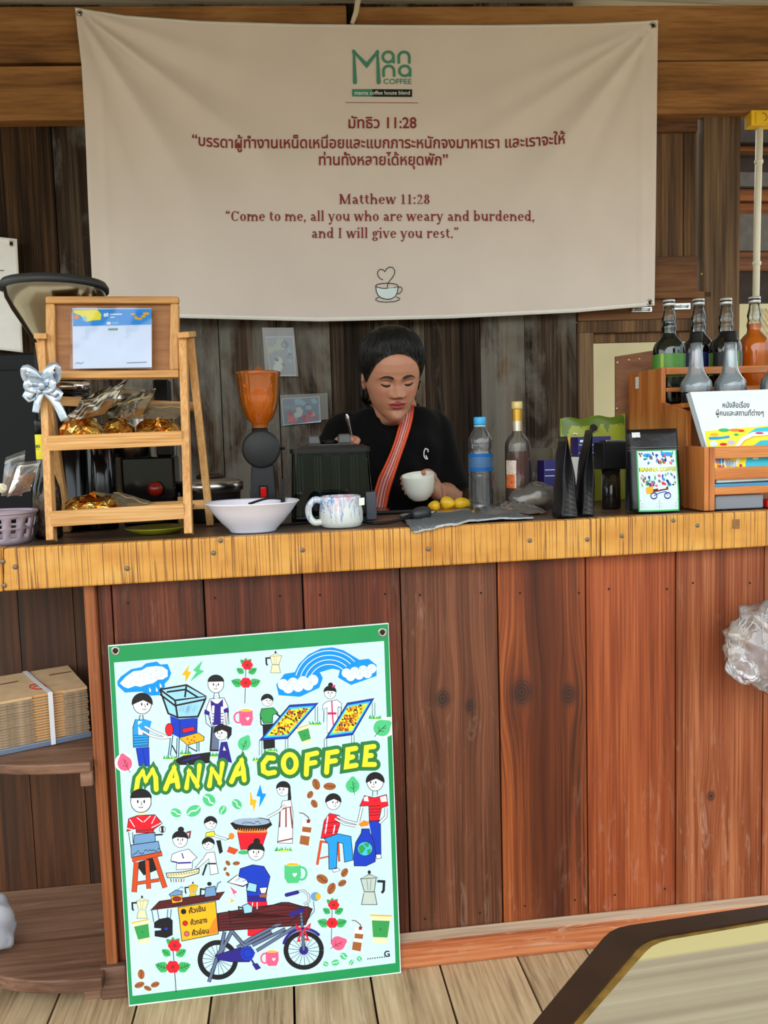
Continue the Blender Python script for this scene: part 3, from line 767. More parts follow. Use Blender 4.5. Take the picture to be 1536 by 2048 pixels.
# a slab-serif alphabet drawn with strokes (units: x-height 1)
def glyphs():
    st, th = .235, .10
    G = {}
    def stem(x, y0, y1): return [('v', x, y0, y1)]
    def ser(x, y, l=.19, r=.19): return [('s', x-l, x+r, y)]
    def bowl(cx, cy, rx, ry, a0=0, a1=360): return [('b', cx, cy, rx, ry, a0, a1)]
    G['n'] = (1.22, stem(.27, 0, 1)+ser(.27, 0)+[('s', .06, .27, .95)]+stem(.93, 0, .7)+ser(.93, 0)+bowl(.63, .62, .30, .33, 180, 360))
    G['m'] = (1.82, stem(.27, 0, 1)+ser(.27, 0)+[('s', .06, .27, .95)]+stem(.90, 0, .7)+ser(.90, 0)+bowl(.60, .62, .30, .33, 180, 360)+stem(1.53, 0, .7)+ser(1.53, 0)+bowl(1.22, .62, .30, .33, 180, 360))
    G['h'] = (1.22, stem(.27, 0, 1.5)+ser(.27, 0)+[('s', .06, .27, 1.45)]+stem(.93, 0, .7)+ser(.93, 0)+bowl(.63, .62, .30, .33, 180, 360))
    G['r'] = (.92, stem(.27, 0, 1)+ser(.27, 0, .19, .24)+[('s', .06, .27, .95)]+bowl(.62, .62, .30, .33, 200, 290)+[('d', .76, .86)])
    G['i'] = (.58, stem(.28, 0, 1)+ser(.28, 0)+[('s', .06, .28, .95), ('d', .28, 1.36)])
    G['l'] = (.58, stem(.28, 0, 1.5)+ser(.28, 0)+[('s', .06, .28, 1.45)])
    G['o'] = (1.08, bowl(.54, .5, .42, .47))
    G['e'] = (1.02, bowl(.52, .5, .41, .47, 40, 352)+[('s', .14, .90, .54)])
    G['c'] = (.98, bowl(.52, .5, .41, .47, 45, 320))
    G['a'] = (1.06, stem(.74, .1, .68)+bowl(.47, .66, .27, .30, 195, 360)+bowl(.45, .27, .29, .24, 30, 330)+ser(.84, .05, .1, .16))
    G['d'] = (1.16, stem(.84, 0, 1.5)+[('s', .62, .84, 1.45)]+ser(.9, .05, .04, .2)+bowl(.48, .5, .36, .46, 20, 340))
    G['b'] = (1.14, stem(.27, 0, 1.5)+[('s', .05, .27, 1.45)]+bowl(.63, .5, .36, .46, 200, 520))
    G['u'] = (1.22, stem(.27, .3, 1)+[('s', .06, .27, .95)]+stem(.93, 0, 1)+[('s', .72, .93, .95), ('s', .93, 1.13, .05)]+bowl(.60, .38, .32, .34, 0, 180))
    G['t'] = (.76, stem(.32, .22, 1.28)+[('s', .08, .66, .95)]+bowl(.53, .24, .20, .20, 30, 180))
    G['s'] = (.86, bowl(.44, .72, .27, .23, 70, 330)+bowl(.44, .27, .28, .24, -110, 150)+[('k', .22, .66, .64, .36)])
    G['v'] = (1.08, [('K', .20, .96, .54, .0), ('k', .88, .96, .54, .0)]+ser(.18, .95)+ser(.90, .95, .16, .16))
    G['y'] = (1.08, [('K', .20, .96, .56, .0), ('k', .88, .96, .40, -.42)]+ser(.18, .95)+ser(.90, .95, .16, .16)+[('d', .24, -.38)])
    G['w'] = (1.56, [('K', .20, .96, .46, .0), ('k', .78, .96, .46, .0), ('K', .78, .96, 1.06, .0), ('k', 1.38, .96, 1.06, .0)]+ser(.18, .95)+ser(1.40, .95, .16, .16)+ser(.75, .95, .14, .14))
    G['g'] = (1.04, bowl(.48, .64, .32, .31)+bowl(.48, -.14, .40, .24)+[('k', .30, .36, .28, .10), ('s', .3, .72, .06), ('d', .92, .93)])
    G['M'] = (1.86, stem(.34, 0, 1.4)+ser(.30, 0, .2, .2)+[('s', .08, .34, 1.36)]+stem(1.52, 0, 1.4)+ser(1.52, 0, .24, .22)+[('s', 1.52, 1.74, 1.36), ('K', .36, 1.38, .92, .04), ('k', 1.48, 1.38, .92, .04)])
    G['C'] = (1.36, bowl(.72, .70, .58, .68, 42, 322)+[('k', 1.20, 1.34, 1.20, .98)])
    G['I'] = (.74, stem(.36, 0, 1.4)+ser(.36, 0, .24, .24)+ser(.36, 1.36, .24, .24))
    G['1'] = (.92, stem(.46, 0, 1.36)+ser(.46, 0, .28, .28)+[('k', .20, 1.16, .46, 1.34)])
    G['2'] = (1.0, bowl(.50, .98, .32, .36, 190, 380)+[('k', .80, .86, .22, .08), ('s', .16, .86, .06), ('k', .84, .06, .88, .26)])
    G['8'] = (1.04, bowl(.52, 1.02, .30, .32)+bowl(.52, .37, .36, .36))
    G[':'] = (.46, [('d', .23, .12), ('d', .23, .84)])
    G['.'] = (.46, [('d', .22, .10)])
    G[','] = (.46, [('d', .22, .10), ('k', .30, .06, .14, -.24)])
    G['“'] = (.82, [('d', .24, 1.16), ('k', .16, 1.2, .30, 1.46), ('d', .58, 1.16), ('k', .50, 1.2, .64, 1.46)])
    G['”'] = (.82, [('d', .24, 1.38), ('k', .32, 1.34, .18, 1.08), ('d', .58, 1.38), ('k', .66, 1.34, .52, 1.08)])
    G[' '] = (.52, [])
    return G, st, th
GL, ST_, TH_ = glyphs()
def serif(A, body, cx, by, xh, width, col, z=1, curve=None):
    tot = sum(GL[c][0] for c in body); kx = width/tot; x = cx-width/2; ky = xh
    for c in body:
        wdt, cmds = GL[c]
        dy = curve(x) if curve else 0
        def q(u, v): return (x+u*kx, by-v*ky+dy)
        for cm in cmds:
            if cm[0] == 'v':
                _, u, a, b = cm; A.poly([q(u-ST_/2, a), q(u+ST_/2, a), q(u+ST_/2, b), q(u-ST_/2, b)], col, z)
            elif cm[0] == 's':
                _, u0, u1, v = cm; A.poly([q(u0, v-TH_/2+(.05 if v == 0 else 0)), q(u1, v-TH_/2+(.05 if v == 0 else 0)), q(u1, v+TH_/2+(.05 if v == 0 else 0)), q(u0, v+TH_/2+(.05 if v == 0 else 0))], col, z)
            elif cm[0] == 'd':
                A.poly([q(cm[1]+.14*cos(i*.6283), cm[2]+.14*sin(i*.6283)) for i in range(10)], col, z)
            elif cm[0] in 'kK':
                _, a, b, c2, d = cm; w_ = (.13 if cm[0] == 'K' else .06)
                A.poly([q(a-w_, b), q(a+w_, b), q(c2+w_, d), q(c2-w_, d)], col, z)
            else:
                _, bx, byy, rx, ry, a0, a1 = cm; n = max(6, int(abs(a1-a0)/18)); pr = None
                for i in range(n+1):
                    a = radians(a0+(a1-a0)*i/n); wd = .055+.075*abs(cos(a))
                    # angles run as on a clock face with y down, 180->360 is the top arch
                    ca, sa = cos(a), -sin(a)
                    o = q(bx+(rx+.02)*ca, byy+(ry+.02)*sa); n_ = q(bx+(rx-2*wd+.02)*ca, byy+(ry-(.09))*sa)
                    if pr: A.poly([pr[0], o, n_, pr[1]], col, z)
                    pr = (o, n_)
        x += wdt*kx
serif(A, 'Matthew 11:28', 769, 408, 14.2, 184, TH)
serif(A, '“Come to me, all you who are weary and burdened,', 760, 442, 14.2, 620, TH)
serif(A, 'and I will give you rest.”', 770, 476, 14.2, 296, TH)
A.build('print', pal, bn)
# small banner at the left edge
b2 = thing('fabric_banner', 'narrow edge of a second white banner hanging at the far left of the wall', 'banner', PW(10, 700, .04))
def sm(x, y, off=0): return PW(x, y, .045+.006*sin(y*.03)+.004*sin(x*.05)+off)
mb = MB(); rows = []
for j in range(30):
    t = j/29; y = 478+(705-478)*t; xr = 34+12*t
    rows.append([sm(xr-8*k-(0 if k else 0), y+(-.9*k)) for k in range(0, 28)])
mb.grid(rows, mfun=lambda j, i: 1 if i == 0 or j == 0 else 0); mb.build('cloth', [mat('banner_white', (222, 222, 220), rough=.75), M_hem], b2, solid=.0012)
eyelet(b2, sm, 23, 487, 7)
A = Art(lambda x, y, o: sm(x, y, o+.001)); A.line([(-60, 541), (8, 541)], 1.6, 'ink', 1); A.build('print', pal, b2)

# ================================================================== POSTER BOARD LEANING ON THE COUNTER
pBL, pBR = PZ(258, 2013, .001), PZ(802, 1946, .001)
pTL, pTR = P(216, 1291, -.006), P(777, 1246, -.006)
pn = ((pBR-pBL).cross(pTL-pBL)).normalized()
if pn.y > 0: pn = -pn
pc = (pBL+pBR)/2
def pmap(x, y, o=0): return PP(x, y, pc+pn*o, pn)
po = thing('poster_board', 'green-bordered corrugated poster board covered in hand-drawn coffee cartoons, leaning on the counter', 'sign', (pc.x, pc.y, 0))
mb = MB(); mb.slab([pmap(258, 2013), pmap(802, 1946), pmap(777, 1246), pmap(216, 1291)], pn, .005); mb.build('panel', mat('corrugated_plastic', (226, 234, 236), rough=.5), po)
for x, y in ((231, 1302), (765, 1265)): eyelet(po, pmap, x, y, 9)
exec_poster = True
A = Art(pmap)
A.T(0, 0, 1)
A.poly([(217, 1293), (776, 1248), (800, 1944), (259, 2010)], 'green', -4)
A.poly([(228, 1325), (768, 1282), (791, 1926), (265, 1992)], 'paper', -2)
# ---------- upper left (crop 200,1230 x4.8)
A.T(200, 1230, 4.8)
def person_head(cx, cy, r, hair='bowl', face=0, z=4):
    A.ell(cx, cy, r, r*1.08, 'white', z); A.line(arc(cx, cy, r, r*1.08, 0, 360, 20), r*.07, 'ink', z+1)
    if hair == 'bowl': A.poly(arc(cx, cy-r*.12, r*1.15, r*1.12, 168, 372, 18)+[(cx+r*.55, cy-r*.22), (cx+r*.1, cy-r*.42), (cx-r*.5, cy-r*.18)], 'ink', z+2)
    elif hair == 'short': A.poly(arc(cx, cy-r*.30, r*1.05, r*.92, 182, 358, 18)+[(cx+r*.8, cy-r*.35), (cx-r*.8, cy-r*.30)], 'ink', z+2)
    elif hair == 'bun':
        A.poly(arc(cx, cy-r*.2, r*1.1, r*1.0, 172, 368, 18)+[(cx+r*.6, cy-r*.25), (cx-r*.5, cy-r*.3)], 'ink', z+2); A.ell(cx+r*.1, cy-r*1.35, r*.42, r*.38, 'ink', z+2)
    elif hair == 'long':
        A.poly(arc(cx, cy-r*.2, r*1.12, r*1.05, 172, 368, 18)+[(cx+r*1.25, cy+r*1.6), (cx+r*.7, cy+r*1.7), (cx+r*.75, cy-r*.2), (cx-r*.5, cy-r*.3)], 'ink', z+2)
    f = face*r*.25
    for d in (-.30, .32): A.ell(cx+f+d*r, cy+r*.02, r*.085, r*.17, 'ink', z+2, n=10)
    A.line([(cx+f+r*.02, cy), (cx+f+r*.10, cy+r*.32), (cx+f-r*.02, cy+r*.34)], r*.06, 'ink', z+2)
    A.line(arc(cx+f, cy+r*.45, r*.24, r*.16, 20, 160, 8), r*.07, 'ink', z+2)
cl1 = [(165, 640), (200, 590), (300, 520), (400, 500), (440, 465), (545, 446), (580, 475), (650, 470), (684, 560), (660, 620), (620, 660), (625, 690), (580, 720), (570, 770), (490, 775), (400, 735), (240, 745), (170, 680)]
A.poly(cl1, 'blue', 1)
A.poly([(190, 655), (250, 590), (320, 540), (400, 530), (450, 500), (540, 490), (600, 495), (650, 530), (650, 590), (600, 620), (560, 620), (510, 655), (440, 670), (390, 690), (340, 680), (270, 705), (230, 690)], 'pale', 2)
for i in range(22):
    a, b = 230+random.random()*380, 0; b = 640-(a-230)*.22+random.uniform(-45, 45); A.line([(a, b), (a+14, b-22)], 3, 'bluegrey', 3)
for a, b in ((480, 715), (545, 712), (582, 672)): A.poly([(a-8, b-22), (a+12, b+10), (a+4, b+26), (a-8, b+18)], 'white', 3)
A.poly([(862, 470), (785, 575), (820, 580), (818, 650), (878, 545), (842, 540)], 'gold', 1); A.poly([(985, 435), (892, 530), (925, 548), (865, 638), (1000, 540), (955, 520)], 'mint', 1)
# boy in blue on the left
A.poly([(340, 1000), (430, 1000), (470, 1060), (465, 1260), (320, 1270), (315, 1080)], 'sky', 2); A.line([(340, 1000), (315, 1080), (320, 1270), (465, 1260), (470, 1060), (430, 1000)], 6, 'ink', 3)
A.poly([(365, 1020), (405, 1020), (410, 1150), (370, 1150)], 'white', 3)
for k in range(5): A.line([(320, 1155+k*26), (468, 1150+k*24)], 5, 'ink', 4)
A.poly([(345, 1275), (470, 1265), (475, 1455), (375, 1452)], 'royal', 2); A.line([(345, 1275), (375, 1452)], 5, 'ink', 3); A.line([(470, 1265), (475, 1455)], 5, 'ink', 3); A.line([(410, 1280), (440, 1452)], 4, 'ink', 3)
A.poly([(360, 1060), (410, 1020), (440, 1070), (400, 1110)], 'sky', 4)
for q in ([(400, 1110), (480, 1155), (580, 1180), (690, 1170)], [(430, 1070), (520, 1120), (600, 1150), (640, 1170)]): A.line(q, 26, 'ink', 4); A.line(q, 18, 'white', 5)
A.poly([(430, 1000), (495, 1020), (480, 1080), (445, 1070)], 'sky', 5)
A.line([(385, 960), (375, 1005)], 8, 'ink', 3); A.line([(410, 960), (415, 1005)], 8, 'ink', 3)
person_head(405, 855, 88, 'bowl', 1)
# roasting machine
hop = [(575, 715), (830, 672), (1018, 790), (940, 990), (740, 985), (655, 945)]
A.poly(hop, 'ltblue', 3)
for q in ([(575, 715), (830, 672), (1018, 780), (720, 820), (575, 715)], [(575, 760), (720, 870), (1010, 810)], [(720, 820), (745, 985)], [(575, 715), (655, 945), (750, 985), (940, 975), (1018, 790)], [(830, 672), (815, 790)], [(640, 740), (820, 715), (940, 790)]): A.line(q, 17, 'ink', 5)
for i in range(16):
    a = random.uniform(760, 960); A.line([(a, random.uniform(850, 880)), (a-25, random.uniform(910, 960))], 3, 'steel', 4)
A.poly([(672, 965), (760, 1000), (935, 985), (930, 1150), (765, 1180), (690, 1140)], 'royal', 3); A.line([(765, 1000), (765, 1180), (930, 1150), (935, 985)], 6, 'ink', 4)
A.poly([(790, 1090), (905, 1070), (908, 1110), (795, 1135)], 'red', 4); A.line([(790, 1090), (905, 1070), (908, 1110), (795, 1135)], 5, 'ink', 5, True)
A.ell(665, 1100, 38, 60, 'red', 5); A.line(arc(665, 1100, 38, 60, 0, 360), 5, 'ink', 6)
A.outline([(760, 1180), (940, 1130), (1000, 1170), (995, 1205), (840, 1250)], 'gold', 5, 6)
for a, b in ((840, 1190), (880, 1200), (905, 1170), (860, 1225), (905, 1210)): A.ell(a, b, 9, 9, 'rust', 7, n=8)
for a, b in (((690, 1150), (665, 1350)), ((750, 1180), (745, 1370)), ((840, 1250), (835, 1320)), ((940, 1210), (940, 1310))): A.line([a, b], 28, 'ink', 3); A.line([a, b], 14, 'ltblue', 4)
A.line([(690, 1250), (740, 1340)], 12, 'ink', 3); A.line([(840, 1260), (930, 1310)], 10, 'ink', 3)
def grass(cx, cy, w, z=2):
    for i in range(9):
        a = cx-w/2+w*i/8; A.poly([(a-9, cy+12), (a+11, cy+12), (a+random.uniform(-20, 20), cy-random.uniform(18, 40))], 'leaf' if i % 3 else 'cup', z)
    A.ell(cx, cy+12, w*.45, 8, 'yellow', z)
grass(680, 1370, 130); grass(820, 1325, 100); grass(1095, 1345, 60)
A.poly([(700, 1400), (800, 1350), (1060, 1315), (1050, 1420), (900, 1440), (760, 1440)], 'ink', 4); A.poly([(790, 1395), (960, 1345), (960, 1365), (800, 1410)], 'navy', 5)
# man in navy vest and child
A.outline([(1055, 805), (1190, 795), (1230, 880), (1215, 1060), (1075, 1070), (1020, 900)], 'white', 2, 6)
A.poly([(1060, 815), (1110, 850), (1135, 850), (1180, 805), (1185, 1050), (1080, 1060)], 'navy', 4); A.poly([(1105, 800), (1125, 850), (1145, 800)], 'white', 5)
A.poly([(1075, 870), (1100, 870), (1090, 1040), (1072, 1030)], 'white', 5); A.poly([(1160, 880), (1185, 880), (1180, 1040), (1160, 1040)], 'white', 5)
for k in range(4): A.line([(1075, 950+k*28), (1100, 950+k*28)], 8, 'navy', 6); A.line([(1160, 945+k*28), (1188, 945+k*28)], 8, 'navy', 6)
A.poly([(1005, 905), (1055, 930), (1050, 965), (1000, 950)], 'navy', 4); A.poly([(1185, 905), (1232, 885), (1238, 935), (1190, 940)], 'navy', 4)
A.line([(1010, 955), (1020, 1040), (1075, 1085)], 6, 'ink', 4); A.line([(1055, 960), (1060, 1040)], 6, 'ink', 4); A.line([(1200, 940), (1205, 1050)], 6, 'ink', 4); A.line([(1230, 935), (1238, 1050)], 6, 'ink', 4)
A.poly([(1075, 1075), (1150, 1065), (1140, 1300), (1060, 1300)], 'slate', 3); A.line([(1075, 1075), (1060, 1300), (1140, 1300)], 16, 'ink', 4)
A.line([(1098, 745), (1090, 800)], 6, 'ink', 4); A.line([(1138, 745), (1148, 795)], 6, 'ink', 4)
person_head(1112, 665, 76, 'short')
A.poly([(1160, 1220), (1220, 1215), (1268, 1420), (1130, 1390)], 'navy', 6); A.poly([(1190, 1260), (1210, 1300), (1180, 1300)], 'white', 7)
person_head(1165, 1130, 66, 'bowl', -1, 7); A.poly([(1215, 1060), (1265, 1080), (1262, 1150), (1225, 1200)], 'ink', 10)
# coffee sprigs, cups, leaves
def leafshape(x, y, l, w, ang, col='leaf', z=2, vein='forest'):
    c, s_ = cos(radians(ang)), sin(radians(ang)); pts = []
    prof = [(0, 0), (.2, .38), (.45, .5), (.7, .34), (1, 0), (.7, -.34), (.45, -.5), (.2, -.38)]
    for a, b in prof: pts.append((x+(a*l*c-b*w*s_), y+(a*l*s_+b*w*c)))
    A.poly(pts, col, z)
    A.line([(x, y), (x+l*c*.92, y+l*s_*.92)], l*.03, vein, z+1)
    for a in (.3, .5, .7):
        for sg in (-1, 1):
            b = .26*sg; A.line([(x+a*l*c, y+a*l*s_), (x+((a+.16)*l*c-b*w*s_), y+((a+.16)*l*s_+b*w*c))], l*.025, vein, z+1)
def sprig(x, y, k, tilt=0):
    A.line([(x, y-150*k), (x-10*k+tilt, y+200*k)], 6*k, 'forest', 1)
    for dx, dy, a, l in ((-30, 20, 200, 120), (30, 20, -20, 120), (-20, -90, 215, 85), (25, -90, -30, 95), (-10, -180, 225, 60), (12, -185, -45, 60), (0, -190, -90, 50)):
        leafshape(x+dx*k, y+dy*k, l*k, l*.75*k, a)
    for cx, cy, r in ((0, 0, 26), (14, -170, 24)):
        for i in range(6): A.ell(x+(cx+30*cos(i*1.05))*k, y+(cy+26*sin(i*1.05))*k, r*k, r*k, 'red', 4, n=12)
        A.ell(x+cx*k, y+cy*k, 14*k, 14*k, 'maroon', 5, n=10)
sprig(1400, 650, 1.0)
def mug(x, y, k, col, hx=-1):
    A.line(arc(x+hx*85*k, y, 46*k, 58*k, 0, 360, 18), 20*k, col, 1)
    A.poly([(x-75*k, y-85*k), (x+75*k, y-95*k), (x+80*k, y+20*k), (x+55*k, y+88*k), (x-45*k, y+92*k), (x-75*k, y+40*k)], col, 2)
    A.ell(x, y-88*k, 74*k, 20*k, 'white', 3); A.ell(x, y-84*k, 60*k, 14*k, 'gold', 4)
    A.poly([(x+20*k, y+35*k), (x, y+8*k), (x+8*k, y-6*k), (x+20*k, y+4*k), (x+34*k, y-8*k), (x+44*k, y+6*k)], 'white', 4)
    for d in (-22, 0, 22): A.line([(x+d*k, y-118*k), (x+(d+8)*k, y-132*k), (x+d*k, y-150*k)], 4*k, 'grey', 1)
mug(1400, 985, .85, 'pink')
def leaf1(x, y, rx, ry, rot, col, tip=1):
    pts = []
    for i in range(26):
        a = 2*pi*i/26; k = 1 + (.42*exp(-((a-4.95)/.35)**2) if tip else 0); px, py = rx*cos(a)*k, ry*sin(a)*k
        c, s_ = cos(radians(rot)), sin(radians(rot)); pts.append((x+px*c-py*s_, y+px*s_+py*c))
    A.poly(pts, col, 4)
    c, s_ = cos(radians(rot)), sin(radians(rot))
    def q(a, b): return (x+a*rx*c-b*ry*s_, y+a*rx*s_+b*ry*c)
    A.line([q(0, 1.4), q(.05, .2), q(.15, -.6)], rx*.07, 'forest', 5); A.line([q(.02, .5), q(.45, .1)], rx*.06, 'forest', 5); A.line([q(.02, .5), q(-.4, .1)], rx*.06, 'forest', 5); A.line([q(.06, 0), q(.4, -.35)], rx*.06, 'forest', 5)
leaf1(1385, 1235, 62, 66, 15, 'mint')
A.T(200, 1230, 4.8); A.ell(232, 1418, 92, 88, 'white', 2); leaf1(238, 1425, 70, 72, -30, 'pink')
# ---------- title
def puffy(strokes, w1, w2):
    for s_ in strokes: A.line(s_, w2, 'dgreen', 9, round_=True)
    for s_ in strokes: A.line(s_, w1, 'yellow', 13, round_=True)
A.T(200, 1230, 4.8)
W1, W2 = 46, 112
puffy([[(345, 1700), (365, 1570), (410, 1505), (440, 1590), (505, 1490), (535, 1560), (540, 1675)]], W1, W2)
puffy([[(628, 1670), (680, 1540), (712, 1465), (735, 1560), (748, 1650)], [(660, 1600), (735, 1580)]], W1, W2)
puffy([[(830, 1660), (855, 1500), (905, 1580), (935, 1640), (955, 1445)]], W1, W2)
puffy([[(1050, 1640), (1075, 1480), (1125, 1550), (1150, 1610), (1175, 1425)]], W1, W2)
puffy([[(1262, 1600), (1320, 1460), (1360, 1395), (1375, 1480), (1385, 1585)], [(1300, 1535), (1375, 1510)]], W1, W2)
A.T(500, 1230, 4.8)
W1, W2 = 48, 118
puffy([[(225, 1375), (170, 1370), (125, 1430), (130, 1500), (175, 1522), (235, 1510)]], W1, W2)
puffy([arc(382, 1425, 62, 86, 0, 360, 20)], W1, W2)
puffy([[(640, 1325), (552, 1345), (545, 1430), (540, 1530)], [(550, 1430), (625, 1415)]], W1, W2)
puffy([[(835, 1310), (748, 1325), (742, 1410), (735, 1510)], [(745, 1410), (820, 1398)]], W1, W2)
puffy([[(1015, 1280), (940, 1292), (935, 1375), (925, 1458), (1018, 1442)], [(938, 1375), (985, 1362)]], W1, W2)
puffy([[(1190, 1262), (1118, 1272), (1112, 1350), (1102, 1435), (1195, 1435)], [(1115, 1352), (1165, 1348)]], W1, W2)
# ---------- upper right (crop 500,1230 x4.8)
def moka(x, y, k, hx=-1, c='cream'):
    A.outline([(x-55*k, y-55*k), (x+55*k+10*k*(-hx), y-62*k), (x+32*k, y+28*k), (x-32*k, y+28*k)], c, 2, 4*k)
    A.outline([(x-34*k, y+28*k), (x+34*k, y+28*k), (x+50*k, y+110*k), (x-50*k, y+110*k)], c, 2, 4*k)
    A.poly([(x-36*k, y+20*k), (x+36*k, y+20*k), (x+36*k, y+38*k), (x-36*k, y+38*k)], 'grey', 3)
    A.outline([(x-58*k, y-55*k), (x, y-85*k), (x+60*k, y-62*k)], c, 2, 4*k); A.ell(x, y-98*k, 10*k, 12*k, 'ink', 4)
    A.line([(x+hx*52*k, y-40*k), (x+hx*95*k, y-38*k), (x+hx*92*k, y+20*k), (x+hx*80*k, y+36*k)], 16*k, 'ink', 3)
    for d in (-15, 12): A.line([(x+d*k, y-52*k), (x+d*.6*k, y+20*k)], 3*k, 'slate', 4)
A.T(500, 1230, 4.8)
moka(245, 450, .95, -1)
rb = [(252, 670), (330, 565), (430, 548), (470, 470), (560, 380), (680, 322), (790, 310), (900, 340), (1000, 400), (1050, 430), (1140, 420), (1215, 480), (1215, 585), (970, 672), (845, 600), (862, 530), (790, 515), (670, 550), (700, 605), (665, 700), (480, 785), (275, 770)]
A.poly(rb, 'blue', 1)
for k, r in enumerate((330, 285, 240, 195)):
    A.line(arc(760, 665, r, r*.98, 195+k*1, 318-k*2, 26), 7, 'white', 2)
for cx, cy, w_ in ((460, 660, 175), (1045, 550, 150)):
    for i in range(7): A.ell(cx-w_*.8+i*w_*.27, cy+(26 if i % 2 else -14)-(i-3)*7, w_*.30, w_*.30, 'pale', 3)
    for i in range(26):
        a = cx+random.uniform(-w_*.8, w_*.8); b = cy-(a-cx)*.12+random.uniform(-45, 45); A.line([(a, b), (a+12, b-16)], 3, 'bluegrey', 4)
def tray(q, legs):
    A.poly(q, 'royal', 3); cx = sum(p[0] for p in q)/4; cy = sum(p[1] for p in q)/4
    A.poly([(cx+(p[0]-cx)*.86, cy+(p[1]-cy)*.86) for p in q], 'water', 4); A.line(q, 7, 'ink', 5, True)
    A.poly([(cx+(p[0]-cx)*.74, cy+(p[1]-cy)*.74) for p in q], 'yellow', 5)
    for i in range(150):
        u, v = random.random(), random.random(); 
        a = [(q[0][k]*(1-u)+q[1][k]*u)*(1-v)+(q[3][k]*(1-u)+q[2][k]*u)*v for k in (0, 1)]
        a = (cx+(a[0]-cx)*.66, cy+(a[1]-cy)*.70)
        A.ell(a[0], a[1], 13, 10, random.choice(['brown', 'dbrown', 'orange', 'yellow', 'rust', 'gold', 'ink']), 6+i % 2, random.uniform(0, 90), n=8)
    for a, b, h in legs: A.line([(a, b), (a, b+h)], 5, 'ink', 2); A.line([(a+24, b), (a+24, b+h)], 5, 'ink', 2)
A.poly([(120, 1050), (235, 1040), (240, 1275), (130, 1290)], 'ink', 2)
A.outline([(110, 900), (225, 890), (270, 940), (220, 960), (215, 1035), (130, 1040), (95, 960)], 'cup', 2, 6)
A.line([(230, 930), (300, 985)], 16, 'ink', 2); A.line([(100, 975), (105, 1050), (125, 1060)], 10, 'ink', 2)
person_head(165, 820, 52, 'bowl', 1)
tray([(380, 865), (655, 845), (360, 1185), (90, 1205)], [(90, 1205, 145), (340, 1185, 110), (625, 880, 140)])
A.outline([(740, 830), (835, 815), (880, 850), (875, 890), (845, 880), (840, 1060), (740, 1140), (740, 890), (695, 910), (700, 860)], 'white', 2, 5)
A.line([(785, 820), (790, 940), (800, 1055)], 13, 'magenta', 4); A.line([(745, 945), (830, 945)], 22, 'magenta', 4); A.line([(710, 915), (708, 1030)], 6, 'ink', 3); A.line([(880, 890), (870, 950)], 6, 'ink', 3)
person_head(768, 745, 56, 'bun'); A.poly([(780, 690), (820, 668), (815, 700), (780, 690), (800, 665)], 'magenta', 8)
tray([(935, 845), (1190, 800), (985, 1150), (725, 1185)], [(712, 1185, 100), (975, 1150, 80), (1175, 840, 130)])
grass(630, 1040, 100); grass(1200, 985, 100); grass(200, 1300, 120); grass(60, 1390, 60)
def papercup(x, y, k, rot=0):
    c, s_ = cos(radians(rot)), sin(radians(rot))
    def q(a, b): return (x+(a*c-b*s_)*k, y+(a*s_+b*c)*k)
    A.poly([q(-70, -95), q(70, -95), q(48, 95), q(-48, 95)], 'cream', 2); A.poly([q(-62, -60), q(62, -60), q(50, 55), q(-50, 55)], 'cup', 3); A.line([q(-76, -95), q(76, -95)], 10*k, 'gold', 3); A.ell(*q(0, 0), 9*k, 8*k, 'dgreen', 4, n=8)
papercup(525, 1155, .9, -18)
A.poly([(1190, 1100), (1180, 1040), (1260, 985), (1362, 978), (1362, 1150), (1290, 1185), (1215, 1165)], 'white', 2); leaf1(1265, 1085, 82, 78, 40, 'mint')
def bean(x, y, l, w_, rot, col='brown', cr='dbrown'):
    A.ell(x, y, l, w_, col, 3, rot); c, s_ = cos(radians(rot)), sin(radians(rot))
    A.line([(x+(a*l*c-b*w_*s_), y+(a*l*s_+b*w_*c)) for a, b in ((-.9, .1), (-.3, -.18), (.3, .16), (.9, -.1))], w_*.22, cr, 4)
for a in ((635, 1625, 55, 36, 70), (765, 1645, 60, 36, 0), (577, 1725, 38, 28, -60), (617, 1812, 42, 30, 60)): bean(*a)
leaf1(985, 1640, 66, 66, -12, 'mint')
# ---------- lower right (crop 500,1560 x4.653)
A.T(500, 1560, 4.654)
A.poly([(95, 40), (60, 150), (95, 155), (85, 258), (152, 130), (115, 125)], 'blue', 2)
A.poly([(0, 110), (0, 235), (25, 235), (35, 300), (62, 185), (25, 180), (12, 120)], 'gold', 2)
# girl by the wok
A.outline([(300, 195), (380, 185), (400, 300), (395, 590), (255, 585), (280, 290)], 'white', 2, 5)
for q in ([(280, 280), (275, 440)], [(335, 260), (335, 440)], [(375, 255), (395, 450)]): A.line(q, 13, 'maroon', 4)
A.line([(255, 575), (395, 545)], 12, 'maroon', 4); A.line([(275, 285), (345, 255), (385, 250)], 8, 'maroon', 4)
A.line([(330, 230), (275, 285), (160, 350)], 26, 'ink', 4); A.line([(330, 230), (275, 285), (160, 350)], 17, 'white', 5)
person_head(310, 85, 60, 'long', -1); grass(310, 650, 150)
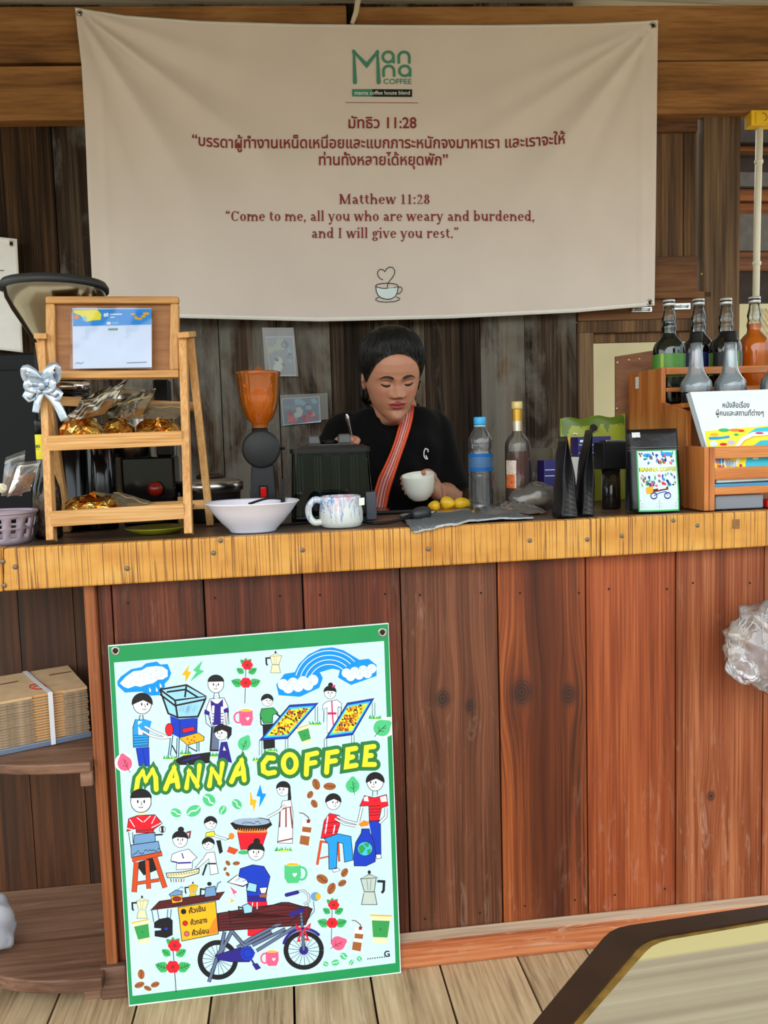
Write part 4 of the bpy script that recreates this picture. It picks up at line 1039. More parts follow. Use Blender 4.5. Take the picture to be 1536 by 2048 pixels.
# seated boy and standing boy
A.outline([(1065, 145), (1160, 165), (1270, 135), (1285, 240), (1225, 260), (1200, 380), (1110, 380), (1105, 240), (1020, 245)], 'red', 2, 5)
A.poly([(1060, 160), (1095, 150), (1105, 200), (1060, 195)], 'white', 4); A.poly([(1210, 160), (1265, 145), (1275, 200), (1220, 205)], 'white', 4)
for k in range(4): A.line([(1110, 245+k*28), (1215, 240+k*28)], 5, 'ink', 4)
A.poly([(1105, 385), (1215, 375), (1220, 690), (1165, 695)], 'royal', 2); A.line([(1105, 385), (1215, 375), (1220, 690), (1165, 695)], 5, 'ink', 3)
for q in ([(1040, 255), (1010, 390)], [(1265, 260), (1265, 340), (1205, 400)]): A.line(q, 28, 'ink', 3); A.line(q, 18, 'white', 4)
A.outline([(1170, 695), (1215, 690), (1225, 725), (1180, 735)], 'white', 3, 5)
A.line([(1145, 90), (1140, 150)], 6, 'ink', 4); A.line([(1185, 90), (1185, 140)], 6, 'ink', 4)
person_head(1165, 20, 76, 'bowl', -1)
A.outline([(740, 310), (830, 330), (835, 420), (800, 520), (660, 545), (690, 380)], 'red', 3, 5)
for q in ([(725, 340), (700, 500)], [(790, 420), (775, 500)]): A.line(q, 12, 'white', 5)
for k in range(3): A.line([(690, 405+k*45), (820, 390+k*45)], 5, 'ink', 5)
A.outline([(690, 545), (820, 500), (940, 525), (960, 745), (880, 765), (865, 590), (815, 580), (805, 825), (735, 830), (730, 600)], 'sky', 4, 6)
A.outline([(760, 830), (810, 815), (840, 840), (780, 860)], 'white', 4, 5)
A.line([(650, 570), (720, 580)], 20, 'rust', 2); A.line([(660, 580), (625, 790)], 24, 'rust', 2); A.line([(820, 560), (830, 760)], 20, 'rust', 2); A.line([(650, 730), (820, 690)], 14, 'rust', 2)
for q in ([(790, 360), (880, 410), (985, 430)], [(810, 340), (900, 380), (1000, 405)]): A.line(q, 24, 'ink', 5); A.line(q, 15, 'white', 6)
A.poly([(1010, 410), (1060, 375), (1110, 390), (1100, 425), (1030, 435)], 'orange', 6)
person_head(775, 205, 66, 'bowl', 1)
A.outline([(1040, 455), (1110, 455), (1115, 490), (1150, 560), (1170, 680), (1165, 760), (1080, 800), (970, 800), (965, 700), (985, 580), (1035, 495)], 'royal', 6, 6)
A.ell(1070, 640, 70, 66, 'water', 8); A.line(arc(1070, 640, 70, 66, 0, 360), 5, 'ink', 9)
for q in ([(1010, 620), (1050, 600), (1075, 640), (1040, 690), (1015, 670)], [(1060, 585), (1110, 590), (1100, 625), (1075, 620)], [(1090, 650), (1125, 640), (1120, 680), (1095, 695)]): A.poly(q, 'cup', 9)
def bottle(x, y, k):
    A.poly([(x-40*k, y-130*k), (x+42*k, y-120*k), (x+30*k, y+120*k), (x-60*k, y+110*k)], 'white', 2)
    A.poly([(x-38*k, y-70*k), (x+50*k, y-60*k), (x+42*k, y-10*k), (x-44*k, y-20*k)], 'brown', 3); A.poly([(x-56*k, y+15*k), (x+34*k, y+28*k), (x+22*k, y+118*k), (x-68*k, y+100*k)], 'brown', 3)
    A.line([(x+25*k, y-130*k), (x+20*k, y-160*k), (x-30*k, y-200*k), (x-70*k, y-205*k)], 9*k, 'dbrown', 2); A.poly([(x+4*k, y-140*k), (x+40*k, y-140*k), (x+34*k, y-105*k), (x+2*k, y-105*k)], 'maroon', 3)
bottle(525, 500, .95); bottle(1010, 1490, .9)
mug(395, 870, 1.0, 'mint', 1)
for a in ((672, 922, 58, 40, 30), (880, 862, 44, 30, -60), (858, 960, 42, 28, -30), (758, 1010, 56, 36, -65)): bean(*a)
moka(1110, 1000, 1.45, 1, 'grey')
sprig(765, 1330, .98)
papercup(1215, 1390, 1.35, 2)
leaf1(820, 1520, 68, 62, 55, 'pink')
for a in ((705, 1712, 28, 22, 20), (795, 1700, 38, 28, -20), (872, 1640, 36, 30, 40), (943, 1698, 28, 20, -60), (1018, 1665, 30, 22, 50)): bean(*a, 'mint', 'white')
A.text('G', 1278, 1645, 78, 'ink', 2, .03, rot=-8)
for i in range(8): A.ell(1098+i*22, 1665-i*2.6, 6.5, 6.5, 'ink', 2, n=10)
mug(205, 1660, .78, 'pink')
# ---------- lower left (crop 220,1560 x4.453)
A.T(220, 1560, 4.453)
A.outline([(165, 345), (250, 315), (400, 310), (465, 385), (390, 440), (385, 470), (235, 470), (230, 430), (150, 460)], 'red', 2, 6)
for q in ([(240, 335), (290, 375)], [(360, 320), (300, 375)], [(405, 320), (370, 390)], [(460, 380), (370, 425)], [(175, 350), (220, 420)], [(150, 430), (225, 450)]): A.line(q, 7, 'white', 4)
A.line([(235, 455), (385, 440)], 14, 'maroon', 4)
A.poly([(255, 270), (320, 270), (325, 315), (250, 320)], 'cream', 2)
person_head(275, 190, 92, 'short', 0, 16); A.ell(180, 215, 16, 22, 'white', 16); A.ell(360, 190, 14, 22, 'white', 16)
A.outline([(215, 490), (400, 465), (405, 550), (210, 575)], 'steel', 3, 6); A.outline([(185, 580), (430, 545), (450, 640), (190, 690)], 'steel', 3, 6)
for i in range(16): A.ell(205+i*15, 660-i*2.5+random.uniform(-20, 10), 6, 6, 'ink', 5, n=8)
A.line([(400, 490), (470, 485)], 14, 'ink', 4); A.ell(466, 440, 27, 27, 'white', 4); A.line(arc(466, 440, 27, 27, 0, 360), 5, 'ink', 5); A.line([(465, 410), (468, 470)], 22, 'ink', 4)
A.line([(165, 465), (185, 600)], 6, 'ink', 3); A.line([(200, 465), (205, 560)], 6, 'ink', 3)
A.poly([(220, 740), (380, 690), (420, 800), (300, 850)], 'ink', 1)
for q, w_ in (([(195, 710), (465, 655)], 36), ([(235, 730), (215, 1000)], 40), ([(330, 715), (345, 970)], 34), ([(400, 690), (490, 960)], 38), ([(240, 920), (440, 890)], 24)): A.line(q, w_+8, 'ink', 2); A.line(q, w_, 'rust', 3)
for a in ((588, 292, 50, 38, 25), (745, 275, 68, 48, -28), (882, 178, 62, 52, 45), (1003, 268, 44, 32, -65), (1130, 215, 50, 38, 50)): bean(*a, 'mint', 'white')
# girl sorting beans, child, boy, wok
A.outline([(555, 660), (620, 635), (700, 615), (775, 690), (735, 720), (730, 790), (590, 800), (595, 730), (540, 720)], 'white', 2, 5)
A.line([(600, 740), (725, 735)], 14, 'navy', 4); A.line([(640, 650), (655, 700)], 10, 'navy', 4); A.line([(545, 725), (600, 735)], 10, 'navy', 4)
person_head(625, 530, 66, 'bun'); A.line([(680, 470), (715, 460), (705, 520)], 16, 'maroon', 7)
A.outline([(500, 830), (640, 820), (795, 790), (790, 830), (650, 870), (510, 870)], 'cream', 5, 7)
for i in range(12): A.line([(515+i*23, 842-i*3), (528+i*23, 858-i*3)], 6, 'dbrown', 7)
for i in range(6): A.line([(540+i*24, 880), (545+i*22, 910)], 7, 'rust' if i % 2 else 'ink', 3)
A.outline([(860, 650), (930, 640), (965, 830), (895, 845), (880, 700), (780, 790), (760, 780), (830, 700)], 'white', 2, 5); A.line([(865, 745), (945, 745)], 14, 'forest', 4); A.line([(860, 750), (825, 850)], 16, 'forest', 4)
person_head(875, 570, 50, 'bowl', -1); A.poly([(945, 540), (985, 535), (1005, 640), (975, 660), (960, 600)], 'ink', 5)
A.outline([(855, 470), (925, 455), (940, 500), (850, 505)], 'yellow', 2, 5); person_head(895, 385, 52, 'bowl', 1)
A.line([(930, 495), (1040, 530)], 22, 'ink', 3); A.line([(930, 495), (1040, 530)], 14, 'white', 4); A.ell(1082, 500, 26, 30, 'orange', 4); A.line([(1040, 530), (1065, 520)], 8, 'ink', 4)
A.T(220, 1560, 4.453)
A.poly([(1070, 385), (1150, 350), (1340, 335), (1420, 350), (1445, 400), (1380, 450), (1200, 460), (1110, 440)], 'ink', 3); A.ell(1260, 372, 165, 34, 'bluegrey', 4)
for i in range(14): A.ell(1180+i*12, 378+random.uniform(-8, 12), 8, 6, 'slate', 5, n=8)
for i in range(13): A.poly([(1130+i*20, 470), (1150+i*20, 470), (1142+i*22, 425)], 'orange', 5)
A.poly([(1135, 460), (1400, 460), (1350, 610), (1165, 620)], 'red', 4); A.line([(1135, 465), (1165, 620), (1350, 610), (1400, 460)], 6, 'maroon', 5)
A.poly([(1060, 590), (1145, 620), (1110, 665), (1040, 640)], 'rust', 4); A.ell(1190, 645, 50, 18, 'leaf', 3)
for a in ((1050, 740, 26, 18, 50), (1125, 742, 32, 18, -5), (1025, 792, 18, 13, -60), (1048, 838, 22, 15, 50)): bean(*a)
# table of brewing gear and the menu
A.outline([(360, 1160), (440, 1080), (1020, 995), (970, 1065), (580, 1130)], 'plumwood', 4, 7)
for k in range(3): A.line([(410+k*10, 1140-k*22), (960, 1050-k*20)], 4, 'ink', 6)
A.outline([(540, 1035), (640, 1020), (648, 1085), (555, 1100)], 'gold', 7, 5); A.ell(595, 1058, 42, 24, 'maroon', 9); A.outline([(525, 1020), (585, 980), (645, 990), (640, 1020), (540, 1035)], 'steel', 7, 5); A.line([(590, 985), (640, 950), (655, 965)], 8, 'steel', 8)
moka(738, 985, .72, -1, 'gold')
A.outline([(850, 960), (935, 945), (948, 1030), (842, 1045)], 'steel', 7, 6); A.ell(885, 925, 20, 18, 'ink', 8); A.line([(945, 980), (960, 920), (990, 905)], 10, 'slate', 7); A.line([(850, 975), (808, 970), (805, 1035)], 14, 'ink', 7)
A.outline([(605, 1135), (940, 1080), (965, 1370), (640, 1435)], 'gold', 5, 6)
A.poly([(920, 1250), (950, 1220), (962, 1360), (860, 1380)], 'orange', 6)
for y_, c_, s_ in ((1172, 'ink', 'คั่วเข้ม'), (1276, 'red', 'คั่วกลาง'), (1370, 'pink', 'คั่วอ่อน')):
    x_0 = 655+(y_-1172)*.14; A.ell(x_0, y_, 24, 24, 'ink', 7); A.ell(x_0, y_, 19, 19, c_, 8)
    A.text(s_, x_0+125, y_+4, 62, 'ink', 8, .03, width=150, rot=-10)
for a in (370, 420, 515, 545): A.line([(a, 1150), (a+20 if a < 450 else a-10, 1265)], 9, 'slate', 4)
A.outline([(395, 1270), (440, 1240), (520, 1225), (555, 1250), (555, 1380), (500, 1405), (400, 1390), (400, 1345), (455, 1340), (460, 1320), (395, 1315)], 'ink', 4, 5)
A.ell(500, 1325, 16, 12, 'royal', 6)
moka(285, 1130, .92, -1); papercup(290, 1355, 1.05, -12)
for a in ((278, 1730, 44, 30, 85), (262, 1825, 46, 26, -20), (402, 1822, 40, 24, -20), (335, 1855, 36, 20, 25)): bean(*a)
A.T(220, 1560, 4.453); sprig(560, 1665, 1.12, 40)
# barista of the cartoon and the bicycle
A.T(220, 1560, 4.453)
A.poly([(1065, 945), (1135, 1000), (1105, 1015), (1135, 1065), (1095, 1010), (1090, 990)], 'pink', 2); A.poly([(1035, 1030), (1110, 1075), (1070, 1095), (1080, 1065)], 'gold', 2)
A.outline([(1160, 790), (1270, 755), (1370, 770), (1425, 860), (1395, 1000), (1380, 1075), (1225, 1075), (1220, 990), (1210, 880), (1145, 860)], 'royal', 6, 6)
A.poly([(1225, 1030), (1390, 1030), (1395, 1085), (1220, 1085)], 'navy', 8)
A.poly([(1225, 1085), (1400, 1085), (1410, 1400), (1225, 1390)], 'red', 2); A.line([(1270, 1090), (1265, 1150)], 8, 'white', 8); A.line([(1310, 1090), (1310, 1150)], 8, 'white', 8)
A.line([(1145, 860), (1075, 905), (1180, 930), (1220, 905)], 44, 'ink', 6); A.line([(1145, 860), (1080, 905), (1180, 925), (1220, 905)], 32, 'white', 7)
A.outline([(1235, 910), (1310, 930), (1300, 1000), (1215, 985)], 'ltblue', 10, 6); A.outline([(1330, 960), (1400, 955), (1385, 1010), (1345, 1010)], 'white', 10, 5); A.poly([(1330, 1020), (1400, 1015), (1395, 1045), (1335, 1045)], 'brown', 10)
person_head(1300, 640, 70, 'bun', 0, 10)
A.T(500, 1560, 4.654)
A.outline([(-200, 1215), (-190, 1290), (290, 1140), (360, 1140), (480, 1175), (440, 1270), (360, 1330), (-180, 1345)], 'plumwood', 7, 8)
A.T(220, 1560, 4.453)
A.outline([(958, 1190), (1320, 1130), (1480, 1110), (1760, 1130), (1800, 1150), (1740, 1290), (970, 1345)], 'plumwood', 7, 9)
for k in range(5): A.line([(965, 1215+k*26), (1740, 1140+k*30)], 6, 'ink', 9)
A.outline([(1180, 1120), (1230, 1100), (1270, 1130), (1265, 1180), (1195, 1190)], 'ltblue', 10, 6); A.line([(1185, 1140), (1145, 1130), (1150, 1165)], 12, 'ink', 10)
def wheel(cx, cy, rx, ry, hub):
    A.line(arc(cx, cy, rx, ry, 0, 360, 40), 44, 'ink', 6); 
    for i in range(18): a = 2*pi*i/18+.1; A.line([(cx, cy), (cx+rx*.9*cos(a), cy+ry*.9*sin(a))], 4, 'ink', 5)
    A.ell(cx, cy, hub, hub, 'navy', 7)
wheel(960, 1602, 158, 155, 18)
A.T(500, 1560, 4.654); wheel(500, 1585, 166, 160, 42)
A.line(arc(500, 1560, 190, 175, 190, 320, 20), 26, 'navy', 8)
for q in ([(475, 1230), (490, 1420), (500, 1585)],): A.line(q, 30, 'ink', 7); A.line(q, 20, 'slate', 8)
for q in ([(430, 1360), (60, 1590)], [(290, 1330), (0, 1480), (-120, 1560)], [(330, 1385), (20, 1540)]): A.line(q, 34, 'ink', 6); A.line(q, 24, 'slate', 7)
A.line([(340, 1070), (440, 1045)], 36, 'navy', 9, round_=True); A.line([(440, 1040), (500, 1030), (545, 1070), (550, 1130), (500, 1160)], 20, 'ink', 8); A.line([(440, 1040), (500, 1030), (545, 1070), (550, 1130), (500, 1160)], 11, 'white', 9)
A.line([(370, 1260), (500, 1200)], 44, 'navy', 9); A.ell(610, 1085, 46, 42, 'steel', 9); A.ell(635, 1085, 24, 32, 'gold', 10)
A.line([(540, 1150), (545, 1250), (500, 1330)], 5, 'ink', 8); A.line([(590, 1130), (600, 1220), (520, 1320)], 5, 'ink', 8)
for q in ([(480, 1400), (430, 1350), (445, 1400)], [(500, 1400), (560, 1340), (545, 1395)], [(485, 1405), (445, 1500), (470, 1490)], [(505, 1405), (545, 1490), (510, 1480)]): A.line(q, 20, 'red', 10)
A.T(220, 1560, 4.453)
for q in ([(1020, 1350), (985, 1520), (945, 1580)], [(1085, 1345), (960, 1590)], [(1085, 1345), (1210, 1490)], [(955, 1580), (880, 1800)], [(1190, 1480), (1440, 1350)]): A.line(q, 34, 'ink', 7); A.line(q, 22, 'slate', 8)
A.outline([(940, 1560), (1130, 1500), (1250, 1480), (1290, 1540), (1240, 1620), (1080, 1620), (960, 1600)], 'navy', 9, 5); A.ell(1225, 1545, 62, 62, 'royal', 11); A.line(arc(1225, 1545, 40, 40, 0, 360), 8, 'navy', 12)
A.line([(1225, 1545), (1290, 1650)], 16, 'navy', 11); A.poly([(1265, 1640), (1310, 1630), (1345, 1675), (1300, 1695)], 'navy', 11)
A.build('print', pal, po, step=.00006, base=.0008)

# ================================================================== PHOTOS PINNED TO THE WALL
def photo(sl, pic, lb, seed, cols):
    c = PW(*[sum(p[i] for p in pic)/4 for i in (0, 1)], .006)
    t = thing('photo_print', lb, 'photo', c)
    def f(x, y, o=0): return PW(x, y, .011+o)
    mb = MB(); mb.slab([f(*p) for p in sl], WN, .003); mb.build('plastic_sleeve', glass('sleeve_plastic', (226, 222, 214), .12, 1.0, haze=.12), t)
    mb = MB(); mb.slab([f(*p, -.0008) for p in pic], WN, .001); mb.build('paper', mat('photo_paper', (196, 206, 222), rough=.4), t)
    random.seed(seed); A = Art(lambda x, y, o: f(x, y, o-.0008))
    cx = sum(p[0] for p in pic)/4; cy = sum(p[1] for p in pic)/4
    A.poly([(cx+(p[0]-cx)*.93, cy+(p[1]-cy)*.93) for p in pic], cols[0], 0)
    w_ = (pic[1][0]-pic[0][0])*.42; h_ = (pic[3][1]-pic[0][1])*.42
    for i in range(26):
        a, b, c_, rx, ry = cols[1](i, w_, h_)
        A.ell(cx+a, cy+b, rx, ry, c_, 1+i % 9, random.uniform(0, 60), n=9)
    A.build('picture', pal, t, step=.00004)
def pic1(i, w, h):
    if i < 7: return (random.uniform(-w, w*.4), random.uniform(-h, -h*.2), random.choice(['slate', 'bluegrey', 'grey']), 8, 7)
    if i < 10: return (-w*.35+random.uniform(-4, 4), h*random.uniform(-.1, .8), 'pale', 9, 8)
    if i < 13: return (-w*.4, h*.2, 'slate', 5, 4)
    return (random.uniform(0, w*.75), random.uniform(-.8, .8)*h, random.choice(['bluegrey', 'ltblue', 'slate', 'steel']), 5, 3)
def pic2(i, w, h):
    if i < 12: return (random.uniform(-w*.9, w*.9), random.uniform(.1, .85)*h, random.choice(['pink', 'pinkish', 'magenta']), 6, 5)
    if i < 16: return (-w*.2+random.uniform(-5, 5), random.uniform(-.1, .6)*h, 'pale', 6, 6)
    return (random.uniform(-w*.9, w*.9), random.uniform(-.9, -.1)*h, random.choice(['steel', 'slate', 'ltblue', 'bluegrey']), 7, 5)
photo([(524, 655), (587, 655), (597, 753), (531, 753)], [(531, 673), (587, 672), (592, 752), (540, 752)], 'bluish photo in a plastic sleeve pinned upright on the wall above the orange hopper', 3, ('bluegrey', pic1))
photo([(560, 790), (655, 786), (657, 838), (563, 853)], [(562, 797), (639, 792), (642, 844), (566, 851)], 'photo of pink flowers in a plastic sleeve pinned beside the barista\'s shoulder', 5, ('steel', pic2))
# ================================================================== THINGS ON THE COUNTER, LEFT SIDE
M_pine = wood('rack_pine_z', (176, 122, 66), (204, 152, 92), (222, 176, 118), 'Z', rough=.55, sx=30, sl=2, spec=.35, var=.15, fine=.5, bump=.15)
M_pinex = wood('rack_pine_x', (170, 118, 62), (202, 150, 88), (220, 174, 116), 'X', rough=.55, sx=30, sl=2, spec=.35, var=.15, fine=.5, bump=.15)
M_ply = wood('rack_back_ply', (124, 78, 40), (154, 102, 58), (176, 126, 78), 'X', rough=.55, sx=10, sl=2.5, var=.2)
M_black = mat('black_plastic', (20, 20, 22), rough=.35, spec=.25)
M_matte = mat('matte_black', (15, 15, 16), rough=.6, spec=.2)
M_gloss = mat('gloss_black', (10, 10, 12), rough=.12, spec=.4)
M_steel = mat('brushed_steel', (188, 188, 186), rough=.25, metal=1.0)
M_chrome = mat('chrome', (220, 222, 224), rough=.1, metal=1.0)
M_clear = glass('clear_glass', (243, 247, 246), .02)
M_bag = glass('clear_bag', (226, 224, 218), .12, 1.6, haze=.10)
M_white = mat('white_ceramic', (236, 236, 240), rough=.25, spec=.5)

# ---- display rack
r0 = onT(240, .12)
rk = thing('display_rack', 'pine A-frame display rack with three tiers holding foil coffee bags and a payment sign', 'rack', (r0.x, r0.y, r0.z))
def leg(name, a, b, w, d, up=(0, -1, 0)):
    mb = MB(); mb.bar(a, b, w, d, up); return mb.build(name, [M_pine], rk, bevel=.0015)
YF = .035
fl_t, fl_b = P(86, 680, .15), onT(104, YF)
fr_t, fr_b = P(366, 674, .15), onT(378, YF)
fl_b.z += .0055; fr_b.z += .0055
leg('front_leg', fl_b, fl_t, .0155, .030); leg('front_leg', fr_b, fr_t, .0170, .030)
bl_t, bl_b = P(80, 684, .178), onT(136, .27)+Vector((0, 0, .0045)); br_t, br_b = P(380, 676, .178), onT(421, .27)+Vector((0, 0, .0045))
leg('rear_leg', bl_b, bl_t, .0175, .022); leg('rear_leg', br_b, br_t, .0175, .022)
for a, b in ((P(80, 672, .12), P(88, 672, .19)), (P(366, 670, .12), P(381, 668, .19))):
    mb = MB(); mb.bar(a, b, .026, .012, (0, 0, 1)); mb.build('hinge_block', [M_pine], rk, bevel=.001)
mb = MB(); mb.bar(P(90, 801, .232), P(400, 786+28, .232), .014, .022, (0, 0, 1)); mb.build('rear_rail', [M_pinex], rk, bevel=.001)
mb = MB(); mb.bar(onT(130, .262)+Vector((0, 0, .055)), onT(420, .262)+Vector((0, 0, .055)), .014, .022, (0, 0, 1)); mb.build('rear_rail', [M_pinex], rk, bevel=.001)
def YL(z): # depth of the front legs at height z
    return YF + (.15-YF)*(z-fl_b.z)/(fl_t.z-fl_b.z)
def rail(pl, pr_, h, name='tray_rail', dy=-.012):
    a = P(*pl, YL(P(*pl, .08).z)+dy); b = P(*pr_, YL(P(*pr_, .08).z)+dy)
    mb = MB(); mb.bar(a, b, h, .014, (0, -1, 0)); mb.build(name, [M_pinex], rk, bevel=.0015); return a, b
s1 = S(.07)
ra, rb_ = rail((95, 887), (365, 876), 29*S(.06)); la, lb_ = rail((102, 1038), (369, 1022), 30*S(.04))
def tray_floor(a, b, drop, d, rise):
    mb = MB(); up = Vector((0, 0, 1))
    q = [a+up*-drop+Vector((0, .008, 0)), b+up*-drop+Vector((0, .008, 0)), b+up*(rise-drop)+Vector((0, d, 0)), a+up*(rise-drop)+Vector((0, d, 0))]
    mb.slab(q, (0, 0, 1), .006); mb.build('tray_floor', [M_ply], rk)
tray_floor(ra, rb_, .006, .155, .012); tray_floor(la, lb_, .008, .20, .01)
# header frame with plywood back
Yh0, Yh1 = .132, .152
def H_(x, y): return P(x, y, Yh0+(Yh1-Yh0)*(748-y)/160)
for nm_, q in (('header_rail', [(90, 607), (357, 607), (357, 592), (90, 592)]), ('header_stile', [(92, 746), (112, 744), (109, 607), (90, 607)]), ('header_stile', [(338, 741), (358, 740), (357, 607), (340, 607)])):
    mb = MB(); mb.slab([H_(*p) for p in q], (0, -1, 0), .022, 0); mb.build(nm_, [M_pinex if 'rail' in nm_ else M_pine], rk, bevel=.004)
mb = MB(); mb.slab([H_(*p)+Vector((0, .012, 0)) for p in [(105, 746), (345, 742), (345, 600), (105, 600)]], (0, -1, 0), .006); mb.build('back_board', [M_ply], rk)
mb = MB(); mb.slab([H_(*p)+Vector((0, -.012, 0)) for p in [(110, 758), (359, 755), (359, 741), (110, 742)]], (0, -1, 0), .04); mb.build('ledge', [M_pinex], rk, bevel=.002)

# ---- payment sign in a plastic sleeve
def Q_(x, y, o=0): return H_(x, y)+Vector((0, -.0185-o+(745-y)*.00007, 0))
sg = thing('payment_sign', 'white card with blue and yellow header in a plastic sleeve on the rack\'s top board', 'sign', Q_(226, 738))
mb = MB(); mb.slab([Q_(150, 739), (Q_(306, 736)), Q_(304, 618), Q_(147, 618)], (0, -1, 0), .0012); mb.build('card', mat('sign_card', (214, 224, 242), rough=.4), sg)
A = Art(lambda x, y, o: Q_(x, y, o)); A.T(0, 540, 3.657)
A.poly([(540, 295), (1113, 290), (1113, 405), (545, 418)], 'sky', 1)
A.poly([(545, 300), (720, 296), (750, 330), (745, 370), (690, 375), (640, 385), (600, 340), (550, 320)], 'yellow', 2)
A.ell(568, 350, 18, 18, 'orange', 3); A.poly([(615, 345), (640, 345), (645, 378), (615, 378)], 'ltblue', 3)
for x, y, w_, h_ in ((980, 328, 30, 12), (1020, 362, 50, 14), (1075, 325, 40, 18), (1055, 345, 30, 16), (1000, 350, 16, 16)): A.ell(x, y, w_*.6, h_*.6, 'gold', 3)
A.ell(1020, 330, 26, 24, 'blue', 2)
A.ell(775, 336, 10, 14, 'white', 3); A.ell(792, 333, 10, 15, 'white', 3)
A.line([(812, 331), (900, 329)], 9, 'white', 3); A.line([(812, 351), (846, 350)], 7, 'white', 3)
A.poly([(790, 386), (818, 386), (818, 405), (790, 405)], 'white', 3); A.line([(826, 390), (876, 388)], 5, 'ltblue', 3); A.line([(826, 400), (876, 398)], 5, 'ltblue', 3)
A.poly([(800, 434), (870, 432), (870, 446), (800, 448)], 'teal', 2)
A.line([(565, 690), (590, 684), (600, 692), (626, 682)], 5, 'slate', 2); A.line([(938, 686), (1085, 680)], 6, 'slate', 2)
A.build('print', pal, sg)
mb = MB(); mb.grid([[Q_(145+162*i/10, 616+124*j/8, .003+.0012*sin(i*1.3+j)) for i in range(11)] for j in range(9)]); mb.build('plastic_sleeve', glass('sleeve_clear', (244, 246, 250), .08, 1.0), sg)

# ---- ribbon bow
bw = P(87, 772, .085); s_ = S(.085)
bo = thing('ribbon_bow', 'iridescent silver-blue ribbon bow tied to the rack\'s left leg', 'bow', bw)
M_rib = mat('iridescent_ribbon', (190, 206, 226), rough=.22, metal=.55, noise=.25, nscale=60)
def rib(name, pts, w):
    mb = MB(); pts = smooth_pts([bw+Vector((x*s_, y, z*s_)) for x, y, z in pts], 5); rows = []
    for i, p in enumerate(pts):
        t = (pts[min(i+1, len(pts)-1)]-pts[max(i-1, 0)]).normalized(); n = t.cross(Vector((0, -1, .3))).normalized()
        rows.append([p+n*(w*s_*k) for k in (-.5, -.17, .17, .5)])
    mb.grid(rows); mb.build(name, M_rib, bo, solid=.0006)
for pts, w in (([(0, -.004, 4), (-14, -.012, 22), (-26, -.016, 30), (-24, -.004, 12), (0, -.002, 2)], 20), ([(0, -.004, 4), (12, -.014, 22), (26, -.016, 34), (24, -.004, 14), (2, -.002, 2)], 20),
               ([(0, -.004, -2), (-14, -.014, -4), (-28, -.014, -22), (-18, -.004, -18), (0, -.002, -4)], 18), ([(0, -.004, -2), (14, -.014, -6), (30, -.014, -18), (18, -.004, -20), (0, -.002, -6)], 18),
               ([(-2, -.010, 6), (-18, -.020, 8), (-22, -.018, -4), (-2, -.012, -6)], 18), ([(2, -.010, 6), (18, -.020, 8), (16, -.018, -6), (2, -.012, -6)], 18)): rib('loop', pts, w)
rib('tail', [(0, -.006, -6), (-10, -.008, -28), (-16, -.006, -50)], 13); rib('tail', [(2, -.006, -6), (22, -.008, -30), (36, -.006, -66)], 15)
mb = MB(); mb.ball(bw+Vector((0, -.016, 0)), (.008, .006, .010), 12, 8); mb.build('knot', M_rib, bo)

